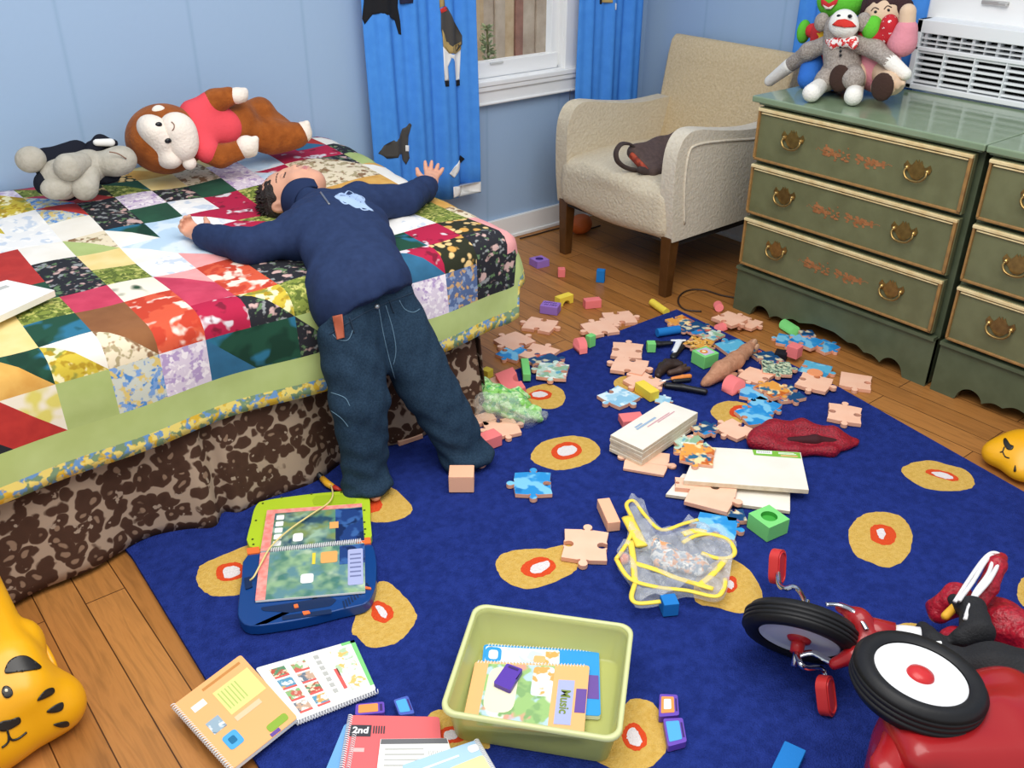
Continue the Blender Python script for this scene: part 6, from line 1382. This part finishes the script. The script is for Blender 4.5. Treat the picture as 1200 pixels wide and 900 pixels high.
t, Q, z = book('orange spiral book overlapping the white open book', [(203, 826), (282, 767), (349, 841), (272, 902)], RZ+.017, .010, orgc, group='workbooks at the front of the rug', sp=((0, -.01), (0, 1.0)), nsp=34, rsp=.005)
palx = mat('pale_yellow_panel', '#dfe08a', .5); palg = mat('panel_print_green', '#b4c46a', .5)
decal('panel', Q, (.42, .18, .95, .52), z+.0002, palx, t)
for i in range(6): decal('panel_line', Q, (.46+i*.05, .22, .475+i*.05, .46), z+.0004, palg, t)
decal('sticker', Q, (.12, .16, .30, .24), z+.0003, paper, t); decal('photo', Q, (.12, .42, .30, .58), z+.0002, print_mat('grey_blue_photo', '#9ab0be', ['#6a8498', '#d8e0e4'], 40, .55), t); decal('photo', Q, (.14, .66, .34, .84), z+.0003, blul, t, r=.008); decal('photo_detail', Q, (.19, .71, .28, .79), z+.0006, mat('teal_screen', '#1f6f9c', .4), t, r=.004)
decal('emblem', Q, (.62, .86, .92, .95), z+.0002, mat('emblem_green', '#8fb03c', .5), t, r=.008); decal('cartridge_print', Q, (.60, .955, .74, .995), z+.0002, purp, t); decal('text_line', Q, (.42, .56, .80, .62), z+.0002, mat('orange_text', '#f0c8a0', .5), t); decal('text_line', Q, (.36, .06, .92, .09), z+.0002, mat('brown_text', '#c88a4a', .5), t)
t, Q, z = book('blue spiral book lying under the red numbered book', [(404, 848), (470, 846), (470, 925), (372, 925)], RZ+.003, .006, mat('pale_blue_cover', '#6fa8dc', .5), group='workbooks at the front of the rug')
redc = mat('salmon_red_cover', '#e4686a', .5); dkl = mat('dark_grey_panel', '#3a3a40', .5)
t, Q, z = book('salmon red spiral book marked 2nd', [(411, 838), (515, 840), (520, 915), (398, 915)], RZ+.010, .008, redc, group='workbooks at the front of the rug', sp=((0, 0), (0, 1)), nsp=30, rsp=.005)
spiral(t, bil(Q, .075, .3)+Vector((0, 0, .001)), bil(Q, .06, 1)+Vector((0, 0, .001)), 22, .004, coil)
decal('number_panel', Q, (.02, .16, .25, .34), z+.0002, dkl, t); e0 = bil(Q, 1, .25)-bil(Q, 0, .25)
writing('number', '2nd', .021, mat('white_letters', '#f4f4f2', .5), t, bil(Q, .135, .25)-t.location+Vector((0, 0, .001)), (0, 0, math.atan2(e0.y, e0.x)), bold=.0006)
for i in range(5): decal('text_line', Q, (.27+i*.028, .17, .285+i*.028, .29), z+.0002, dkl, t)
decal('text_line', Q, (.06, .52, .2, .58), z+.0002, mat('pink_text', '#f4b8b4', .5), t)
t, Q, z = book('white booklet with a grey heading on the red book', [(446, 866), (524, 865), (540, 915), (440, 915)], RZ+.0195, .004, paper, name='booklet', group='workbooks at the front of the rug', cr=.001)
decal('heading', Q, (.01, .01, .99, .13), z+.0002, mat('heading_grey', '#6a6a6c', .6), t)
for i in range(4): decal('text_line', Q, (.08, .24+i*.13, .62, .27+i*.13), z+.0002, mat('text_light_grey', '#b9b9b4', .7), t)
for i in range(8): decal('text_line', Q, (.68+i*.03, .3, .69+i*.03, .6), z+.0002, mat('text_light_grey', '#b9b9b4', .7), t)
t, Q, z = book('pale blue and yellow spiral book in front of the lime bin', [(470, 897), (558, 867), (580, 905), (500, 945)], RZ+.025, .008, mat('powder_blue_cover', '#a9cbe8', .5), group='workbooks at the front of the rug', sp=((1, 0), (1, 1)), nsp=24, rsp=.005)
decal('yellow_panel', Q, (.30, .45, .99, .99), z+.0002, mat('pale_yellow_cover', '#f0e4a0', .5), t, r=.01); decal('stripe', Q, (.02, .22, .7, .27), z+.0002, mat('white_stripe', '#e6f0f8', .5), t); decal('white_spot', Q, (.84, .10, .98, .30), z+.0004, paper, t, r=.008)
# open book on the quilt at the left edge
Qo = [aty(-45, 352, 2.28), aty(12, 329, 2.33), aty(64, 343, 2.22), aty(-20, 385, 2.08)]; zq = .592
Qo = quad([(-50, 345), (8, 328), (64, 340), (-18, 378)], zq+.016); m_ = sum(Qo, Vector())/4
t = thing('open_book', 'white open book lying on the quilt at the left edge of the photo', 'book', (m_.x, m_.y, zq))
plate('pages', Qo, zq, zq+.015, mat('page_edge_cream', '#e9e2d0', .7), t, bevel=.001); plate('page', Qo, zq+.015, zq+.016, paper, t, bevel=0); decal('text_block', Qo, (.3, .2, .8, .3), zq+.0162, mat('text_light_grey', '#b9b9b4', .7), t)
# ================================================================== yellow tiger toys
tyel = mat('tiger_yellow_plastic', '#efae16', .32, spec=.5, var=(6, '#eaa610', 2)); tblk = mat('tiger_black_print', '#211d19', .35); thi = mat('eye_glint', '#e9e2c8', .4)
ts = thing('tiger_stool', 'yellow plastic tiger faced toy box on the floor at the left edge', 'toy box', (-.06, 1.72, 0))
F = Blob(.03)
F.box((-.10, 1.76, .105), (.225, .185, .105), .05, k=.02)
F.box((-.10, 1.60, .09), (.235, .085, .09), .06, k=.04)
F.ell((-.06, 1.545, .060), (.14, .060, .060), k=.05)                 # muzzle
F.ell((.128, 1.690, .135), (.024, .045, .040), k=.02)               # ear
F.ell((.135, 1.575, .055), (.045, .055, .050), k=.05)               # cheek
F.plane((0, 0, 0.001), (0, 0, -1), .002)
st_ = blob('tiger_body', F, .007, tyel, ts, world=True)
K = Skin(st_)
def face_mark(name, pts, m=tblk, off=.0012, sub=4, **k):
    o = smooth_closed(pts, sub); q = K.patch(o, off, 2.2)
    if len(q.f) > 3: return sewn(obj(name, q, m, st_, smooth=True, solid=.0012, **k), ts)
face_mark('brow_stripe', [(6, 789), (9, 777), (18, 770), (30, 769), (40, 775), (48, 783), (36, 786), (20, 788)])
e_ = face_mark('eye', [(2, 811), (4, 805), (9, 804), (14, 808), (15, 814), (10, 818), (5, 817)]); face_mark('eye_glint', [(6, 808), (9, 808), (9, 811), (6, 811)], thi, .003)
for q in ([(43, 821), (52, 809), (61, 806), (63, 811), (57, 816)], [(54, 834), (64, 826), (73, 823), (73, 831), (64, 835)], [(62, 849), (70, 846), (79, 845), (80, 850), (71, 852)]): face_mark('cheek_stripe', q)
face_mark('nose', [(-8, 852), (2, 845), (12, 843), (22, 840), (24, 846), (18, 851), (10, 855), (2, 857)])
for pts in ([(8, 855), (10, 862), (9, 870), (2, 876)], [(10, 862), (14, 867), (22, 865), (31, 858)]):
    P = K.path(pts, .001)
    if len(P) > 2: sewn(obj('mouth_line', MB().tube(P, .0022, 6), tblk, st_, smooth=True), ts)
hp_ = [at(42, 748, .12), at(52, 760, .11), at(62, 780, .09), at(66, 798, .06)]
obj('handle', MB().tube(smooth_path(hp_, 6), .008, 10), tyel, ts, world=True, smooth=True)
# the second one by the right edge
tr_ = thing('tiger_pail', 'yellow tiger faced toy at the right edge beyond the rug', 'toy', tuple(spot(1200, 528, .05).xy)+(0.0,))
c_ = Vector((2.545, .815, .055))
F = Blob(.03); F.ell(c_+Vector((0, 0, 0)), (.085, .085, .058)); F.ell(c_+Vector((-.045, .055, -.015)), (.050, .048, .038)); F.ell(c_+Vector((-.06, -.02, -.02)), (.05, .05, .035)); F.ell(c_+Vector((.06, -.06, 0)), (.09, .09, .055)); F.plane((0, 0, 0.0135), (0, 0, -1), .002)
bd2 = blob('tiger_body', F, .006, tyel, tr_, world=True); K = Skin(bd2)
def face_mark2(name, pts, off=.0012):
    q = K.patch(smooth_closed(pts, 4), off, 1.5)
    if len(q.f) > 2: return sewn(obj(name, q, tblk, bd2, smooth=True, solid=.0012), tr_)
face_mark2('nose', [(1176, 516), (1179, 514), (1184, 521), (1188, 523), (1186, 527), (1181, 527), (1177, 522)])
face_mark2('cheek_stripe', [(1190, 545), (1191, 552), (1188, 552)])
for pts in ([(1177, 524), (1175, 529), (1172, 530)], [(1175, 529), (1178, 535), (1183, 537)]):
    P = K.path(pts, .001)
    if len(P) > 2: sewn(obj('mouth_line', MB().tube(P, .0018, 6), tblk, bd2, smooth=True), tr_)

# ================================================================== tricycle lying on its side
tred = mat('tricycle_red_enamel', '#9a171b', .27, spec=.5, coat=.15); rubber = mat('black_rubber', '#1b1b1d', .5, spec=.35, bump=(60, .05)); rimw = mat('white_wheel_disc', '#e6e7ea', .3); chrome = mat('bright_chrome', '#c9ccd2', .12, 1.0); redpl = mat('red_pedal_plastic', '#c8322f', .4); whr = mat('white_collar', '#efefef', .35); hubr = mat('red_hub', '#c22a2c', .3)
tk = thing('tricycle', 'red tricycle with white wheel discs tipped over on its side on the rug', 'tricycle', (1.35, .55, RZ))
def wheel(c, axis, R, w_, name='wheel'):
    """axis points out of the face we see"""
    ax = Vector(axis).normalized(); M = Matrix.Translation(Vector(c)) @ ax.to_track_quat('Z', 'Y').to_matrix().to_4x4()
    t = R*.30; prof = [(R-t, -w_*.40), (R-t*.75, -w_*.5), (R-t*.25, -w_*.48), (R-.006, -w_*.34)]
    for g in (-.18, 0.0, .18): prof += [(R, (g-.07)*w_), (R, (g+.05)*w_), (R-.0022, (g+.055)*w_), (R-.0022, (g+.085)*w_)]
    prof += [(R, .19*w_*1.4), (R-.006, w_*.34), (R-t*.25, w_*.48), (R-t*.75, w_*.5), (R-t, w_*.40)]
    tyre = obj('wheel', MB().lathe(prof, 64, 0, M), rubber, tk, world=True, smooth=True, label='black ribbed tyre')
    disc = MB().lathe([(0, w_*.30), (R*.22, w_*.31), (R*.5, w_*.34), (R-t*1.25, w_*.30), (R-t*1.08, w_*.38), (R-t*1.01, w_*.36), (R-t*1.01, -w_*.36), (R-t*1.08, -w_*.38), (R*.3, -w_*.34), (0, -w_*.3)], 48, 0, M)
    d = sewn(obj('wheel_disc', disc, rimw, tyre, smooth=True), tk)
    sewn(obj('hub_cap', MB().lathe([(0, w_*.50), (R*.10, w_*.48), (R*.19, w_*.40), (R*.21, w_*.30), (R*.21, w_*.2)], 32, 0, M), hubr, tyre, smooth=True, label='red hub cap'), tk)
    return M
def off(v, s): return Vector(v)*s
C1 = Vector((1.372, .745, .125)); hcam = Vector((-C1.x, -C1.y, 0)).normalized(); a1 = (hcam*math.cos(.52)-Vector((0, 0, 1))*math.sin(.52))
wheel(C1, a1, .118, .052)
# cranks and pedals
obj('axle', MB().tube([C1+a1*.018, C1+a1*.046], [.015, .013], 16), hubr, tk, world=True, smooth=True)
obj('axle', MB().tube([C1+a1*.075, C1-a1*.07], .006, 12), chrome, tk, world=True, smooth=True)
def crank(p, e, ped_c, ped_ax):
    P = [C1+a1*p[0]]+[Vector(q) for q in p[1:]]
    k = obj('crank', MB().tube(smooth_path(P, 6), .006, 10), chrome, tk, world=True, smooth=True)
ped1 = at(911, 664, .105); ped2 = at(968, 815, .045)
obj('crank', MB().tube(smooth_path([C1-a1*.06, at(938, 694, .13), at(930, 688, .125), at(920, 690, .115), at(913, 684, .105), ped1], 6), .006, 10), chrome, tk, world=True, smooth=True)
obj('crank', MB().tube(smooth_path([C1+a1*.045, at(938, 778, .115), at(945, 783, .10), at(960, 783, .075), at(967, 792, .06), ped2], 6), .006, 10), chrome, tk, world=True, smooth=True)
def pedal(c, up, out):
    """flat oblong pedal with a dished face; up = long way, out = the face's outward side"""
    M3 = frame3(up, out); M = Matrix(((M3[0][0], M3[0][1], M3[0][2], c[0]), (M3[1][0], M3[1][1], M3[1][2], c[1]), (M3[2][0], M3[2][1], M3[2][2], c[2]), (0, 0, 0, 1)))
    o = obj('pedal', MB().prism(rrect(.040, .023, .021, 7), -.011, .011, 0, M), redpl, tk, world=True, bevel=.004, seg=3)
    for z in (-1, 1):
        sewn(obj('tread_ring', MB().tube([M @ Vector((x, y, z*.0115)) for x, y in rrect(.034, .017, .016, 7)], .0022, 6, closed=True), hubr, o, smooth=True), tk)
def face_dir(n, up): n = Vector(n); up = Vector(up); return n.cross(up)*-1
pedal(ped1, UU+RR*.04, face_dir(RR*.72-_f*.6, UU)*-1); pedal(ped2, UU-RR*.12, face_dir(RR*.72-_f*.6, UU)*-1)
# fork and steering head
hd0, hd1 = at(1018, 744, .15), at(1074, 748, .17)
obj('steering_head', MB().tube([at(1008, 742, .15), at(1022, 742, .155), at(1050, 744, .165)], [.026, .032, .024], 20), tred, tk, world=True, smooth=True)
obj('steering_collar', MB().tube([at(1050, 744, .165), at(1062, 746, .168), at(1078, 748, .17)], [.020, .022, .022], 20), whr, tk, world=True, smooth=True, label='white collar')
F = Blob(.015); F.chain([at(985, 712, .17), at(1004, 722, .18), at(1018, 742, .16)], [.012, .016, .022], flat=((0, 0, 1), 1.2)); F.chain([at(978, 778, .12), at(1000, 768, .14), at(1018, 748, .155)], [.012, .016, .024]); F.ell(at(1006, 740, .15), (.03, .03, .05)); blob('fork', F, .005, tred, tk, world=True)
obj('fork_edge', MB().tube(smooth_path([at(968, 708, .19), at(985, 709, .19), at(1000, 716, .195), at(1010, 728, .19), at(1016, 738, .185)], 6), .005, 8, flat=.6), chrome, tk, world=True, smooth=True, label='chrome fork edge')
obj('fork_stay', MB().tube(smooth_path([C1+a1*.055, at(952, 765, .11), at(975, 776, .115), at(995, 775, .125), at(1008, 766, .14)], 6), .0075, 8, flat=.6), chrome, tk, world=True, smooth=True)
# rear wheel up in the air, its axle, and the body below it
C2 = at(1075, 800, .275); toC = (Vector((0, 0, CAMH))-C2).normalized()
a2 = (Vector((.14, -.02, 1.0))).normalized()
M2 = wheel(C2, a2, .112, .056)
obj('axle', MB().tube([C2, C2-a2*.30], .008, 12), chrome, tk, world=True, smooth=True)
C3 = C2-a2*.235; C3.z = max(C3.z, .055)
wheel(C3+Vector((.085, -.06, 0)), a2, .112, .05)
F = Blob(.04)
F.box((1.335, .335, .135), (.16, .125, .110), .06, frame3((1, -.30, .12), (.3, 1, 0)), k=.05)
F.chain([at(1155, 826, .19), at(1205, 868, .19), at(1265, 910, .18)], [.045, .075, .085]); F.box(at(1110, 905, .15), (.118, .07, .12), .035, frame3((.82, -.57, 0), (.57, .82, 0)), k=.04)
F.limb(at(1085, 765, .13), at(1145, 812, .16), .020, .03, k=.05)
blob('tricycle_body', F, .008, tred, tk, world=True)
F = Blob(.02); F.chain([at(1040, 900, .22), at(1062, 868, .225), at(1110, 862, .225), at(1150, 875, .22)], [.03, .034, .034, .03], flat=((0, 0, 1), 1.6)); blob('rear_step', F, .006, tred, tk, world=True)

# ================================================================== red and black child's pack beside it
pkb = mat('black_webbing', '#1a1a1d', .75, bump=(220, .3)); pkr = mat('shiny_red_fabric', '#b2152b', .38, var=(120, '#8c0f22', 3), bump=(70, .6)); cordw = mat('white_cord', '#e8e6e6', .6, bump=(300, .3)); tagm = mat('white_tag', '#f1f1ee', .6); pky = mat('yellow_panel_fabric', '#e3a92c', .6)
pk = thing('backpack', 'red and black child\'s pack with white drawcords lying behind the tricycle', 'backpack', at(1140, 740, RZ))
def P4(px, py, z): return at(px, py, z)
F = Blob(.02); F.chain([P4(1100, 715, .10), P4(1120, 703, .13), P4(1134, 708, .15)], [.028, .030, .026]); F.chain([P4(1118, 750, .12), P4(1128, 770, .13)], [.03, .028]); F.chain([P4(1150, 716, .08), P4(1178, 735, .09), P4(1215, 755, .10)], [.040, .050, .05]); 
blob('pack_body', F, .005, pkr, pk, world=True, noise=lambda X: .004*np.sin(X[:, 0]*95+X[:, 1]*60)*np.sin(X[:, 2]*85))
F = Blob(.02); F.chain([P4(1082, 738, .12), P4(1090, 752, .14), P4(1112, 770, .16)], [.018, .022, .022]); F.chain([P4(1118, 704, .165), P4(1140, 716, .18), P4(1145, 738, .18), P4(1128, 748, .17)], [.014, .024, .028, .02]); F.chain([P4(1130, 778, .17), P4(1165, 780, .18), P4(1205, 790, .18)], [.03, .045, .05], flat=((0, 0, 1), 1.3))
blob('strap', F, .005, pkb, pk, world=True, noise=lambda X: .002*np.sin(X[:, 0]*110+X[:, 1]*90))
F = Blob(.01); F.chain([P4(1145, 712, .14), P4(1158, 688, .17), P4(1168, 662, .19), P4(1173, 654, .19)], [.014, .020, .020, .014], flat=((1, .4, 0), 1.4)); blob('pocket_flap', F, .004, pkr, pk, world=True)
F = Blob(.005); F.limb(P4(1108, 722, .155), P4(1118, 712, .165), .009, .009); blob('yellow_panel', F, .003, pky, pk, world=True, label='yellow stripe')
tq = quad([(1084, 752), (1103, 751), (1110, 771), (1092, 773)], .175); plate('tag', tq, .172, .175, tagm, pk, r=.002); 
for i in range(3): decal('tag_line', tq, (.2, .25+i*.2, .7, .30+i*.2), .1752, mat('text_light_grey', '#b9b9b4', .7), pk)
for pts in ([(1119, 705), (1135, 680), (1152, 656), (1163, 648), (1172, 652), (1166, 668), (1150, 690), (1135, 712)], [(1124, 704), (1140, 682), (1155, 658), (1164, 652), (1158, 672), (1142, 695), (1132, 722)], [(1173, 655), (1160, 680), (1140, 704), (1131, 726)]):
    obj('drawcord', MB().tube(smooth_path([P4(x, y, .20) for x, y in pts], 6), .0042, 8), cordw, pk, world=True, smooth=True)
